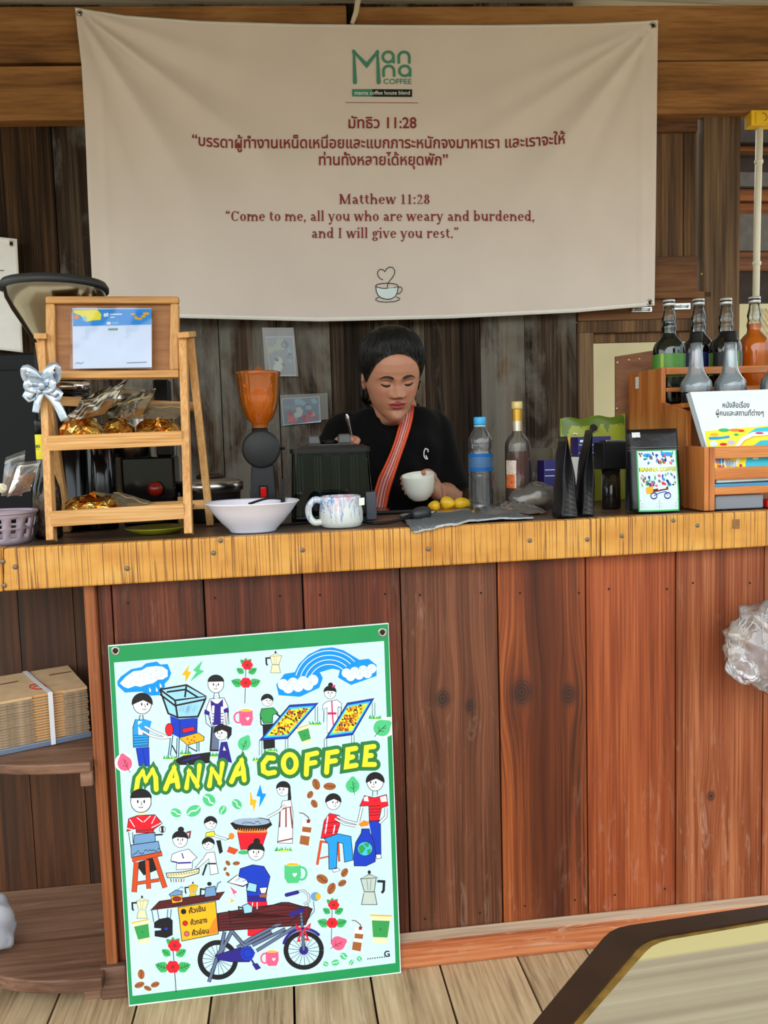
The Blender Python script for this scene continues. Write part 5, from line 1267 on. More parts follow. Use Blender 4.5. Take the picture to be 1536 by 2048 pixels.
# ---- gold foil coffee bags
M_foil = mat('gold_foil', (255, 206, 112), rough=.2, metal=1.0, noise=.25, nscale=25, bump=.6, bscale=38)
M_foil2 = mat('copper_foil', (250, 134, 40), rough=.2, metal=1.0, noise=.25, nscale=25, bump=.6, bscale=38)
M_bagk = glass('smoky_bag', (214, 204, 180), .14, 1.1, haze=.26, hazecol=(176, 162, 136))
def foil_bag(px, Y0, body, flap, label, seed, depth=.09, grp='foil coffee bags on the rack'):
    """body: pixel outline (left,right,top,bottom) of the foil part; flap: pixel corners of the clear zip part"""
    random.seed(seed); x0, x1, y0, y1 = body
    c = P((x0+x1)/2, y1, Y0); t = thing('foil_coffee_bag', label, 'coffee bag', c, grp)
    mb = MB(); nu, nv = 9, 5; rows = []
    for j in range(nv):
        row = []
        for i in range(nu):
            u, v = i/(nu-1), j/(nv-1); ed = (min(u, 1-u)*2)**.6 if 0 < u < 1 else .0
            yy = y1 + (y0-y1)*(1-v)*(.45+.55*ed) ; xx = x0+(x1-x0)*u + (random.uniform(-5, 5) if 0 < i < nu-1 else 0)
            Y = Y0 + depth*(1-v)*.55 - .012*ed*sin(pi*v) + random.uniform(-.010, .010)*ed
            row.append(P(xx, yy+random.uniform(-5, 5)*ed*(1 if 0 < j < nv-1 else .4), Y))
        rows.append(row)
    tri = MB(); nr = len(rows)
    vs = [p for r in rows for p in r]; fs = []; ms = []
    for j in range(nv-1):
        for i in range(nu-1):
            a, b, c_, d = j*nu+i, j*nu+i+1, (j+1)*nu+i+1, (j+1)*nu+i
            m_ = 1 if (random.random() < .25 or i < 1) else 0
            if (i+j) % 2: fs += [(a, b, c_), (a, c_, d)]
            else: fs += [(a, b, d), (b, c_, d)]
            ms += [m_, 1 if random.random() < .25 else 0]
    back = [p+Vector((0, .03, -.0)) for p in vs]; n0 = len(vs)
    mb.add(vs+back, fs+[tuple(n0+k for k in f[::-1]) for f in fs] + [(i, i+1, n0+i+1, n0+i) for i in range(nu-1)] + [((nv-1)*nu+i, n0+(nv-1)*nu+i, n0+(nv-1)*nu+i+1, (nv-1)*nu+i+1) for i in range(nu-1)], ms+ms+[0]*(2*nu-2), None, False)
    mb.build('foil_body', [M_foil, M_foil2], t)
    q = [P(x, y, Y) for x, y, Y in flap]; rows = []
    for j in range(9):
        rows.append([(q[0]*(1-i/8)+q[1]*i/8)*(1-j/8)+(q[3]*(1-i/8)+q[2]*i/8)*(j/8)+Vector((0, .004*sin(i*2.1+j*1.3+seed)+random.uniform(-.0015, .0015), .003*sin(i*1.7+j)*sin(pi*j/8))) for i in range(9)])
    mb = MB(); mb.grid(rows); mb.grid([[p+Vector((0, .006*sin(pi*j/8), -.004*sin(pi*j/8))) for p in r] for j, r in enumerate(rows)])
    mb.build('clear_top', M_bagk, t)
    mb = MB(); mb.tube([rows[6][i] for i in range(9)], .0016, 6); mb.build('zip_seal', mat('zip_strip', (150, 130, 84), rough=.3, metal=.3), t)
    return t
foil_bag(0, .09, (119, 204, 829, 874), [(126, 845, .12), (210, 828, .12), (257, 757, .19), (166, 796, .20)], 'gold foil coffee bag at the left end of the rack\'s middle tray', 1)
foil_bag(0, .09, (210, 266, 832, 872), [(210, 838, .12), (282, 832, .12), (313, 776, .19), (230, 803, .20)], 'gold foil coffee bag in the middle of the rack\'s middle tray', 2)
foil_bag(0, .09, (272, 356, 831, 869), [(262, 838, .12), (352, 838, .12), (385, 806, .20), (300, 808, .21)], 'gold foil coffee bag at the right end of the rack\'s middle tray', 3)
foil_bag(0, .062, (130, 250, 984, 1024), [(190, 988, .10), (248, 1016, .08), (312, 1006, .12), (240, 984, .16)], 'single gold foil coffee bag lying alone in the rack\'s bottom tray', 4)

# ---- dark screen behind the rack, far left
d0 = onT(10, .42)
a, b = P(-60, 707, .43), P(112, 1005, .43)
ds = thing('espresso_machine', 'large black machine cabinet at the far left behind the rack', 'coffee machine', (a.x, .43, topz(a.x)))
mb = MB(); mb.box((a.x, .43, topz(a.x)+.018), (b.x, .545, a.z)); mb.build('cabinet', mat('machine_black', (10, 15, 17), rough=.45, spec=.15), ds, bevel=.006)
q = P(0, 740, .425); mb = MB(); mb.box((a.x, .4255, q.z), (b.x-.004, .43, q.z+.006)); mb.build('trim_strip', M_matte, ds)
for xx in (a.x+.03, b.x-.03):
    mb = MB(); mb.lathe([(.012, 0), (.014, .018)], (xx, .47, topz(xx)), 12); mb.build('foot', M_black, ds)
# ---- big grinder with clear cone hopper
def ring(px0, Y): return onT(px0, Y)
c = onT(116, .37); cx_ = P(110, 600, .345); sg_ = S(.345)
gx = Vector((cx_.x+.002, .345, 0))
gr = thing('coffee_grinder', 'big black coffee grinder with smoky cone hopper rising behind the rack', 'grinder', (gx.x, gx.y, topz(gx.x)))
def zz(py, px=110, Y=.345): return P(px, py, Y).z
mb = MB(); mb.lathe([(96*sg_, zz(583)), (96.5*sg_, zz(574)), (92*sg_, zz(566)), (70*sg_, zz(562)), (.002, zz(561))], gx, 40, cap=True); mb.build('hopper_lid', mat('lid_charcoal', (34, 38, 40), rough=.5), gr)
mb = MB(); mb.lathe([(38*sg_, zz(694)), (52*sg_, zz(668)), (78*sg_, zz(622)), (88*sg_, zz(600)), (90*sg_, zz(583))], gx, 40, cap=False)
mb.build('hopper', mat('polished_funnel', (140, 134, 120), rough=.14, metal=1.0), gr)
mb = MB(); mb.lathe([(40*sg_, zz(770)), (46*sg_, zz(740)), (44*sg_, zz(694))], gx, 28); mb.build('collar', M_matte, gr)
mb = MB(); mb.lathe([(50*sg_, zz(785)), (54*sg_, zz(781)), (54*sg_, zz(768)), (50*sg_, zz(766))], gx, 28); mb.build('adjuster_ring', M_chrome, gr)
mb = MB(); mb.lathe([(48*sg_, topz(gx.x)), (48*sg_, topz(gx.x)+.02), (44*sg_, topz(gx.x)+.03), (48*sg_, zz(800)), (50*sg_, zz(785))], gx, 28); mb.build('body', M_gloss, gr)
# ---- glossy black canister seen through the rack
c = onT(206, .335); sg2 = S(.335)
k_ = thing('thermos_jug', 'glossy black cylinder jug standing behind the rack\'s lower opening', 'jug', c)
mb = MB(); h_ = P(206, 890, .335).z-c.z; mb.lathe([(29*sg2, 0), (30*sg2, .004), (30*sg2, h_), (27*sg2, h_+.006), (24*sg2, h_+.03), (12*sg2, h_+.036)], c, 28); mb.build('body', M_gloss, k_)
mb = MB(); mb.lathe([(12*sg2, h_+.036), (12*sg2, h_+.05), (8*sg2, h_+.054)], c, 20); mb.build('lid', M_black, k_)
# ---- milk frother machine: black base with steel drum and red knob
c = onT(282, .40); sg3 = S(.40)
k_ = thing('kettle_machine', 'black countertop machine with a steel drum and a round red knob behind the rack', 'machine', c)
a, b = P(240, 915, .36), P(352, 1000, .36)
mb = MB(); mb.box((a.x, .36, topz(a.x)+.001), (b.x, .46, a.z)); mb.build('base', M_gloss, k_, bevel=.006)
p = P(262, 915, .41); mb = MB(); mb.lathe([(38*sg3, 0), (38*sg3, (915-872)*sg3), (37*sg3, (915-800)*sg3), (34*sg3, (915-786)*sg3), (10*sg3, (915-782)*sg3)], (p.x, .41, a.z), 30); mb.build('steel_drum', M_steel, k_)
mb = MB(); p2 = P(325, 800, .41); mb.box((p2.x-.02, .39, a.z), (p2.x+.02, .44, P(325, 760, .41).z)); mb.build('tower', M_black, k_, bevel=.004)
q = P(311, 978, .345); mb = MB(); mb.ball(q, 14.5*sg3, 18, 12); mb.build('red_knob', mat('red_knob', (128, 26, 14), rough=.25), k_)
mb = MB(); mb.tube([q, q+Vector((0, .018, 0))], .005, 8); mb.build('knob_stem', M_black, k_)
# ---- steel pot with lid
c = onT(424, .43); s4 = S(.43)
k_ = thing('steel_pot', 'shallow steel pot with dark lid behind the small grinder', 'pot', c)
mb = MB(); zt = P(424, 962, .43).z-c.z; mb.lathe([(52*s4, 0), (56*s4, .006), (58*s4, zt-.028), (64*s4, zt-.024), (64*s4, zt-.002), (60*s4, zt)], c, 36, mfun=lambda j, i: 1 if j < 2 else 0); mb.build('body', [M_steel, mat('pot_dark', (70, 70, 72), rough=.4, metal=.7)], k_)
mb = MB(); mb.lathe([(60*s4, zt), (52*s4, zt+.004), (14*s4, zt+.009)], c, 30); mb.build('lid', mat('pot_lid', (120, 112, 104), rough=.4, metal=.4), k_)
mb = MB(); mb.lathe([(26*s4, zt+.008), (27*s4, zt+.014), (18*s4, zt+.022), (4*s4, zt+.023)], c, 20); mb.build('lid_knob', mat('dark_walnut', (48, 28, 20), rough=.5), k_)
# ---- green plate under the rack, wooden block
c = onT(314, .16); s5 = S(.16)
mb = MB(); mb.lathe([(34*s5, .0), (38*s5, .002), (58*s5, .012), (60*s5, .014), (58*s5, .015), (36*s5, .005), (.002, .004)], c, 32)
tag(mb.build('plate', mat('lime_plastic', (176, 178, 44), rough=.4), loc=c), 'lime-green plastic plate on the counter under the rack', 'plate')
c = onT(372, .33); mb = MB(); mb.obox(c+Vector((0, 0, .036)), (.035, .02, .072), Matrix.Rotation(.15, 3, 'Z'))
tag(mb.build('wood_block', [M_pine], bevel=.003, loc=c), 'small upright pale wooden block behind the rack\'s right leg', 'block')

# ---- basket with zip bags
c = onT(-2, .10)+Vector((0, 0, .0008)); sb = S(.10)
bk = thing('plastic_basket', 'lilac-grey slotted plastic basket at the left edge of the counter', 'basket', c)
rows = []; NB = 56; hts = [0, .006, .013, .022, .031, .036, .046, .055, .060, .066]
for h in hts: rows.append([c+Vector(((56+14*h/.066)*sb*cos(2*pi*i/NB), (56+14*h/.066)*sb*sin(2*pi*i/NB), h)) for i in range(NB)])
mb = MB(); mb.grid(rows, closed=True, skip=lambda j, i: (j in (2, 3, 5, 6) or j == 7) and i % 4 in (0, 1) and j != 4 and (j != 7) and (36 <= i or True))
mb.add(rows[0], [tuple(range(NB))[::-1]]); M_lil = mat('lilac_plastic', (164, 148, 160), rough=.45)
mb.build('bowl', M_lil, bk, solid=.002)
mb = MB(); R_ = 70.5*sb; mb.tube([c+Vector((R_*cos(2*pi*i/48), R_*sin(2*pi*i/48), .067)) for i in range(48)], .0035, 8, closed=True); mb.build('rim', M_lil, bk)
M_crumb = mat('snack_brown', (150, 96, 42), rough=.6, noise=.6, nscale=90, bump=.6, bscale=80)
def zipbag(quad, Y, label, seed):
    random.seed(seed); c0_ = P(quad[0][0], quad[0][1], Y); t = thing('zip_bag', label, 'snack bag', c0_, 'zip bags in the lilac basket')
    q = [P(x, y, Y) for x, y in quad]
    def S_(u, v, o): return (q[0]*(1-u)+q[1]*u)*(1-v)+(q[3]*(1-u)+q[2]*u)*v + Vector((0, -o*sin(pi*u)*sin(pi*min(1, v*1.1))**.7+.003*sin(u*7+seed)*v, 0))
    mb = MB(); mb.grid([[S_(.06+.88*i/10, .02+.6*j/8, .012+random.uniform(-.002, .002)) for i in range(11)] for j in range(9)])
    mb.grid([[S_(.06+.88*i/10, .02+.6*j/8, -.010) for i in range(11)] for j in range(9)]); mb.build('contents', M_crumb, t)
    mb = MB(); mb.grid([[S_(i/12, j/12, .016+random.uniform(-.002, .002)) for i in range(13)] for j in range(13)]); mb.grid([[S_(i/12, j/12, -.013) for i in range(13)] for j in range(13)])
    mb.build('bag_film', M_bag, t)
    mb = MB(); mb.tube([S_(i/10, .84, .010) for i in range(11)], .0012, 6); mb.tube([S_(i/10, .88, .009) for i in range(11)], .0012, 6); mb.build('zip_seal', mat('zip_clear', (190, 186, 184), rough=.3), t)
    return t
zipbag([(2, 992), (44, 992), (50, 900), (10, 915)], .12, 'taller zip bag of brown snacks, left one in the lilac basket', 1)
t2 = zipbag([(14, 994), (60, 982), (82, 920), (36, 926)], .09, 'zip bag of brown snacks leaning right in the lilac basket', 2)
mb = MB(); p = P(4, 976, .062); mb.lathe([(.0001, 0), (.0095, .0002), (.0105, .001), (.0105, .002), (.0001, .0025)], p, 20, Matrix.Rotation(radians(90), 3, 'X')); mb.build('round_sticker', mat('sticker_cream', (206, 200, 176), rough=.6, noise=.5, nscale=300), t2)
# ---- bean bottle with yellow neck label
c = onT(98, .165); sj = S(.155)
bt_ = thing('bean_bottle', 'glass bottle of coffee beans with yellow neck label behind the rack\'s left leg', 'bottle', c)
def hz(py): return (c.z*0 + P(101, py, .18).z-c.z)
prof = [(22*sj, 0), (26*sj, .004), (27*sj, hz(1000)), (25*sj, hz(975)), (18*sj, hz(950)), (13.5*sj, hz(936)), (13*sj, hz(870))]
mb = MB(); mb.lathe(prof, c, 28); mb.build('glass', M_clear, bt_)
mb = MB(); mb.lathe([(19*sj, .004), (24*sj, .008), (25*sj, hz(1000)), (22*sj, hz(984)), (.002, hz(982))], c, 24, smooth=False); mb.build('beans', mat('coffee_beans', (92, 66, 46), rough=.5, noise=.9, nscale=110, bump=.9, bscale=90), bt_)
mb = MB(); mb.lathe([(13.6*sj, hz(918)), (13.6*sj, hz(869))], c, 24, cap=False); mb.build('neck_label', mat('yellow_label', (226, 214, 20), rough=.5), bt_)
mb = MB(); mb.lathe([(13.3*sj, hz(934)), (13.3*sj, hz(919))], c, 24, cap=False); mb.build('neck_band', M_matte, bt_)
mb = MB(); mb.lathe([(13.6*sj, hz(868)), (13.6*sj, hz(842)), (12*sj, hz(840)), (.001, hz(840))], c, 24); mb.build('cap', M_black, bt_)
def lab(x, y, o=0):
    v = P(x, y, c.y); dx = v.x-c.x; r_ = 13.6*sj+.0003+o; dx = max(-r_*.98, min(r_*.98, dx)); return Vector((c.x+dx, c.y-sqrt(r_*r_-dx*dx), v.z))
A = Art(lab); A.text('CAFFA', 77.5, 896, 9, 'ink', 1, .02, width=13.5); A.line([(73, 899), (81, 898.5)], 1, 'ink', 1); A.build('label_print', pal, bt_)
c = onT(64, .19); mb = MB(); mb.tube([c+Vector((0, 0, .003)), c+Vector((.001, 0, .02)), c+Vector((.004, 0, .045))], [.0035, .003, .005], 8); tag(mb.build('plastic_spoon', mat('white_plastic', (206, 208, 204), rough=.4), loc=c), 'white plastic spoon handle between the basket and the bean bottle', 'spoon')

# ================================================================== MIDDLE
# ---- small grinder with amber hopper
c = onT(524, .27); s_ = S(.27)
g = thing('coffee_grinder', 'small black coffee grinder with amber plastic hopper and red switch', 'grinder', c)
def gz(py): return P(521, py, .27).z
hx = P(518, 800, .27); hc = Vector((hx.x, .27, 0)); bx = Vector((P(524, 930, .27).x, .27, 0))
M_amb = glass('amber_hopper', (252, 178, 74), .05, 1.6, haze=.24, hazecol=(250, 140, 36))
prof = [(15*s_, gz(856)), (16*s_, gz(846)), (25*s_, gz(838)), (31*s_, gz(825)), (36*s_, gz(810)), (39*s_, gz(790)), (41*s_, gz(757)), (43.5*s_, gz(750)), (44*s_, gz(747)), (43*s_, gz(745))]
mb = MB(); mb.lathe(prof, hc, 40, cap=False); mb.build('hopper', M_amb, g)
mb = MB(); mb.lathe([(43*s_, gz(745.5)), (43*s_, gz(744)), (8*s_, gz(742.5)), (6*s_, gz(742)), (5.5*s_, gz(734)), (.001, gz(733))], hc, 32); mb.build('hopper_lid', M_amb, g)
mb = MB(); mb.lathe([(12*s_, gz(870)), (12*s_, gz(850)), (8*s_, gz(846)), (.001, gz(846))], hc, 20); mb.lathe([(10, 0)], hc, 3) if False else None
mb.build('throat', mat('amber_dark', (120, 46, 8), rough=.3), g)
mb = MB(); mb.lathe([(16*s_, gz(878)), (16*s_, gz(858)), (13*s_, gz(855))], (P(520, 866, .27).x, .27, 0), 24); mb.build('neck', M_matte, g)
RX = Matrix.Rotation(radians(90), 3, 'X')
dc = P(522, 898, .235)
mb = MB(); mb.lathe([(.001, .002), (32*s_, .0022), (36*s_, -.001), (37*s_, -.004), (37*s_, -.03), (33*s_, -.034), (33*s_, -.085), (30*s_, -.092), (.001, -.093)], dc, 44, RX); mb.build('burr_drum', mat('drum_charcoal', (30, 32, 34), rough=.45, spec=.3), g)
mb = MB(); mb.tube([dc+Vector((37*s_, .02, 0)), dc+Vector((43*s_, .02, 0))], .003, 8); mb.ball(dc+Vector((43*s_, .02, 0)), .0045, 8, 6); mb.build('side_screw', M_black, g)
yb0, yb1 = .245, .31
q = [P(496, 1012, yb0), P(556, 1012, yb0), P(547, 928, yb0), P(503, 928, yb0)]
zb = c.z+.001
mb = MB(); q[0].z = q[1].z = zb
mb.hexa([q[0], q[1], q[1]+Vector((0, yb1-yb0, 0)), q[0]+Vector((0, yb1-yb0, 0)), q[3], q[2], q[2]+Vector((0, yb1-yb0, 0)), q[3]+Vector((0, yb1-yb0, 0))]); mb.build('base', mat('grinder_blue_black', (28, 31, 38), rough=.25, spec=.4), g, bevel=.005)
mb = MB(); a = P(527, 984, yb0-.001); mb.obox(a, (18*s_, .004, 26*s_)); mb.build('switch_frame', M_matte, g, bevel=.001)
mb = MB(); a = P(527, 984, yb0-.004); mb.obox(a, (11*s_, .005, 19*s_), Matrix.Rotation(.2, 3, 'X')); mb.build('switch', mat('red_switch', (214, 20, 24), rough=.25), g, bevel=.001)
# ---- white bowl
c = onT(507, .095); s_ = S(.095)
b = thing('bowl', 'large white melamine bowl with flared rim beside the mug', 'bowl', c)
h_ = P(507, 1003, .095).z-c.z
prof = [(44*s_, 0), (46*s_, .003), (47*s_, .006), (62*s_, h_*.34), (78*s_, h_*.68), (90*s_, h_*.96), (93*s_, h_), (92*s_, h_+.0012), (88*s_, h_*.97), (75*s_, h_*.67), (58*s_, h_*.36), (40*s_, .010), (.002, .009)]
mb = MB(); mb.lathe(prof, c, 48, sq=.86); mb.build('body', mat('white_melamine', (226, 226, 240), rough=.28), b)
mb = MB(); zi = c.z+h_*.7
for i in range(9): mb.ball(Vector((c.x-.03+.02*(i % 4), c.y+.012*(i//4)-.01, zi-.006)), (.012, .010, .010), 8, 6)
tag(mb.build('bowl_contents', mat('fruit_pieces', (190, 92, 60), rough=.5, noise=.6, nscale=60), loc=c), 'reddish pieces lying inside the white bowl', 'food'); bpy.context.scene.objects['bowl_contents']['kind'] = 'stuff'
a = P(500, 1009, .06); e_ = P(567, 998, .17)
mb = MB(); mb.tube(smooth_pts([a+Vector((0, 0, .002)), (a+e_)/2+Vector((0, 0, .007)), e_], 6), [.0052]*13, 8, flat=.5); u = thing('ladle', 'black plastic ladle resting in the white bowl', 'ladle', a)
mb.build('handle', M_black, u)
mb = MB(); f_ = P(565, 996, .16); mb.bar(f_+Vector((0, 0, -.02)), P(566, 958, .16), .010, .003, (0, -1, 0)); mb.build('paddle', M_black, u)
# ---- speckled mug
c = onT(683, .10); s_ = S(.10)
def mugmat():
    m, t, b = newmat('drip_glaze'); X = NX(t)
    tc = t.nodes.new('ShaderNodeTexCoord'); sp = t.nodes.new('ShaderNodeSeparateXYZ'); t.links.new(tc.outputs['Object'], sp.inputs[0])
    x, z = sp.outputs[0], sp.outputs[2]
    spk = X.ramp(X.noise(tc.outputs['Object'], 420, 2), [(.66, (1, 1, 1, 1)), (.72, (.15, .14, .13, 1))])
    base = X.mix(1.0, lin((216, 222, 216)), spk, 'MULTIPLY')
    n = X.noise(X.comb(X.m('MULTIPLY', x, 130), X.m('MULTIPLY', sp.outputs[1], 130), 0), 1, 2)
    edge = X.m('SUBTRACT', .052, X.m('MULTIPLY', X.m('SUBTRACT', n, .42), .16))
    f = X.m('MULTIPLY', X.m('SUBTRACT', z, edge), 400, clamp=True)
    drip = X.ramp(X.noise(X.comb(X.m('MULTIPLY', x, 44), 0, X.m('MULTIPLY', z, 15)), 1, 3, 1.2), [(.36, lin((200, 160, 176))), (.43, lin((206, 210, 222))), (.48, lin((96, 138, 196))), (.53, lin((216, 224, 228))), (.60, lin((190, 176, 200))), (.68, lin((70, 110, 186)))])
    t.links.new(X.mix(f, base, drip), b.inputs['Base Color']); b.inputs['Roughness'].default_value = .15; b.inputs['Coat Weight'].default_value = .4
    return m
M_mug = mugmat()
mg = thing('mug', 'speckled handmade mug with blue and pink drip glaze', 'mug', c)
h_ = P(683, 992, .10).z-c.z
prof = [(36*s_, 0), (40*s_, .003), (44*s_, .014), (44*s_, h_*.5), (40.5*s_, h_*.93), (40.5*s_, h_), (38*s_, h_+.0012), (37*s_, h_*.9), (40*s_, h_*.5), (36*s_, .008), (.002, .006)]
mb = MB(); mb.lathe(prof, c, 44); mb.build('body', M_mug, mg)
hs = [(-38, h_*.86), (-52, h_*.92), (-64, h_*.70), (-64, h_*.40), (-54, h_*.19), (-38, h_*.20)]
mb = MB(); mb.tube(smooth_pts([c+Vector((x*s_, -.012, z)) for x, z in hs], 6), .0078, 14); mb.build('handle', M_mug, mg)
mb = MB(); a = P(722, 1002, .052); mb.slab([P(718, 1011, .056), P(729, 1010, .056), P(729, 995, .056), P(718, 996, .056)], (0, -1, 0), .001); tag(mb.build('tea_tag', mat('paper_tag', (222, 232, 224), rough=.7), loc=a), 'small white tea-bag tag hanging at the mug\'s right edge', 'tag')
# ---- tinted container
c = onT(666, .31); s_ = S(.22)
cn = thing('storage_container', 'dark tinted see-through container with black latched lid in front of the barista', 'container', c)
zt_, zb_ = P(660, 905, .22).z, c.z+.0015
xl0, xr0 = P(583, 1030, .22).x, P(750, 1030, .22).x; xl1, xr1 = P(584, 908, .22).x, P(738, 908, .22).x
def rrect(x0, x1, y0, y1, z, r, n=6):
    out = []
    for cx, cy, a0 in ((x1-r, y1-r, 0), (x0+r, y1-r, 90), (x0+r, y0+r, 180), (x1-r, y0+r, 270)):
        for i in range(n+1): a = radians(a0+90*i/n); out.append(Vector((cx+r*cos(a), cy+r*sin(a), z)))
    return out
rows = []
for k in range(9):
    f = k/8; rows.append(rrect(xl0+(xl1-xl0)*f, xr0+(xr1-xr0)*f, .222, .41, zb_+(zt_-zb_)*f, .012))
M_tint = glass('green_black_tint', (112, 140, 132), .03, 1.0)
mb = MB(); mb.grid(rows, closed=True); mb.add(rows[0], [tuple(range(len(rows[0])))[::-1]]); mb.build('tub', M_tint, cn)
mb = MB(); rin = [rrect(xl0+.012, xr0-.014, .24, .395, zb_+.006+(zt_-zb_-.02)*k, .01) for k in (0, 1)]
mb.grid(rin, closed=True); mb.add(rin[0], [tuple(range(28))[::-1]]); mb.build('inner_bin', glass('inner_tint', (120, 140, 130), .05, 1.0), cn)
mb = MB(); wv = []  # wavy sheet added only to give the tub streaky reflections
for j in range(7):
    f = j/6; wv.append([Vector((xl0+.016+(xr0-xl0-.034)*i/80, .232+.004*sin(i*.9)*(.6+.4*sin(i*.31)), zb_+.008+(zt_-zb_-.016)*f)) for i in range(81)])
mb.grid(wv); mb.build('added_streak_sheet', glass('streak_reflection_film', (150, 176, 168), .08, 2.2, haze=.10, hazecol=(120, 150, 146)), cn)
mb = MB(); lidr = [rrect(xl1-.004, xr1+.004, .216, .416, zt_, .016), rrect(xl1-.004, xr1+.004, .216, .416, zt_+.010, .016), rrect(xl1+.012, xr1-.012, .235, .40, zt_+.018, .014)]
mb.grid(lidr, closed=True, smooth=False); mb.add(lidr[0], [tuple(range(28))[::-1]]); mb.add(lidr[2], [tuple(range(28))]); mb.build('lid', M_black, cn)
pa, pb = P(614, 897, .24), P(714, 885, .24)
mb = MB(); pr_ = [rrect(pa.x, pb.x, .245, .37, z, .01) for z in (zt_+.017, P(660, 888, .245).z)]; mb.grid(pr_, closed=True, smooth=False); mb.add(pr_[1], [tuple(range(28))]); mb.build('lid_plate', mat('lid_grey', (52, 54, 54), rough=.5), cn, bevel=.002)
zp = pr_[1][0].z
for x0, x1, y0, y1 in ((617, 638, 872, 890), (677, 700, 868, 890)):
    mb = MB(); a, b = P(x0, y0, .27), P(x1, y1, .27); mb.hexa([(a.x-.002, .258, zp), (b.x+.004, .258, zp), (b.x+.004, .30, zp), (a.x-.002, .30, zp), (a.x, .262, a.z), (b.x, .262, a.z), (b.x, .296, a.z), (a.x, .296, a.z)])
    mb.build('latch', mat('latch_grey', (70, 72, 72), rough=.5), cn, bevel=.004)
a = P(659, 885, .29); mb = MB(); mb.lathe([(16*s_, zp), (17*s_, zp+.006), (14*s_, zp+.010), (.001, zp+.011)], (a.x, .29, 0), 24); mb.build('vent_cap', M_matte, cn)
mb = MB(); a, b = P(731, 984, .218), P(752, 1033, .218); mb.box((a.x, .214, zb_), (b.x+.002, .40, a.z)); mb.build('end_foot', mat('container_grey', (62, 66, 74), rough=.45), cn, bevel=.003)
# ---- phone, plug and cable
c = onT(800, .40); s_ = S(.40)
ph = thing('phone', 'black phone lying flat on the counter under the cup', 'phone', c)
mb = MB(); mb.obox(c+Vector((0, 0, .005)), (.15, .075, .009)); mb.build('case', M_black, ph, bevel=.003)
mb = MB(); mb.obox(c+Vector((0, 0, .0097)), (.142, .068, .0006)); mb.build('screen', M_gloss, ph)
cb = onT(800, .13)
pl = thing('power_cord', 'black power cord with moulded plug lying on the counter before the cup', 'power cord', cb)
p0, p1, p2, p3 = onT(600, .20), onT(700, .19), onT(735, .09), onT(806, .12)
pts = smooth_pts([onT(545, .16)+Vector((0, 0, .004)), onT(640, .19)+Vector((0, 0, .004)), onT(715, .17)+Vector((0, 0, .004)), onT(745, .10)+Vector((0, 0, .004)), onT(775, .105)+Vector((0, 0, .004)), p3+Vector((0, 0, .008))], 8)
mb = MB(); mb.tube(pts, .0035, 8); mb.build('cable', M_black, pl)
g0 = p3+Vector((0, 0, .008)); g1 = onT(824, .135)+Vector((0, 0, .014)); g2 = onT(838, .14)+Vector((0, 0, .017)); g3 = onT(857, .15)+Vector((0, 0, .019))
mb = MB()
for i in range(7): p = g0+(g1-g0)*(i/6); d_ = (g1-g0).normalized(); mb.tube([p-d_*.0012, p+d_*.0012], .0052+.0004*i, 10)
mb.tube([g0, g1], .0042, 8); mb.build('strain_relief', M_matte, pl)
mb = MB(); mb.tube([g1, g1+(g2-g1)*.3, g2, g2+(g3-g2)*.5, g3], [.008, .014, .017, .017, .014], 16); mb.build('plug_body', mat('plug_grey', (40, 42, 46), rough=.45), pl)
mb = MB(); d_ = (g3-g2).normalized(); sd_ = d_.cross(Vector((0, 0, 1))).normalized()
for k in (-1, 1): mb.tube([g3+sd_*.0085*k, g3+sd_*.0085*k+d_*.018], .0022, 8)
mb.build('pins', M_steel, pl)
# ---- amber board with yellow fruit
c = onT(900, .33)
mb = MB(); mb.hexa([onT(838, .295)+Vector((0, 0, .0)), onT(950, .295), onT(962, .47), onT(846, .47)]+[p+Vector((0, 0, .008)) for p in (onT(838, .295), onT(950, .295), onT(962, .47), onT(846, .47))])
tag(mb.build('cutting_board', [wood('amber_board', (132, 84, 22), (176, 122, 40), (200, 148, 66), 'X', rough=.25, sx=16, spec=.5)], bevel=.003, loc=c), 'glossy amber wooden board under the yellow fruit', 'board')
M_mango = mat('mango_skin', (222, 178, 30), rough=.4, noise=.2, nscale=40)
def fruit(px, Y, r, ang, lb):
    b = onT(px, Y)+Vector((0, 0, .008)); t = thing('mango', lb, 'mango', b, 'ripe mangoes on the amber board')
    mb = MB(); R_ = Matrix.Rotation(ang, 3, 'Z'); vs = MB(); vs.ball((0, 0, 0), (r[0], r[1], r[2]), 20, 14)
    for i, p in enumerate(vs.v): vs.v[i] = b + Vector((0, 0, r[2]*.98)) + R_ @ Vector((p.x, p.y*(1-.35*p.x/r[0]), p.z*(1-.30*p.x/r[0])-.12*r[2]*(p.x/r[0])**2))
    vs.build('flesh', M_mango, t)
    mb = MB(); e = b+Vector((0, 0, r[2]))+R_ @ Vector((-r[0], 0, .0)); mb.tube([e, e+R_ @ Vector((-.004, 0, .002))], .0016, 6); mb.build('stem', mat('stem_brown', (90, 66, 30), rough=.8), t)
fruit(868, .335, (.017, .014, .0125), 2.6, 'small yellow mango nearest the cup on the amber board')
fruit(896, .35, (.021, .016, .017), -.6, 'middle and plumpest yellow mango on the amber board')
fruit(926, .35, (.025, .016, .0145), -.15, 'pointed yellow mango nearest the water bottle on the amber board')
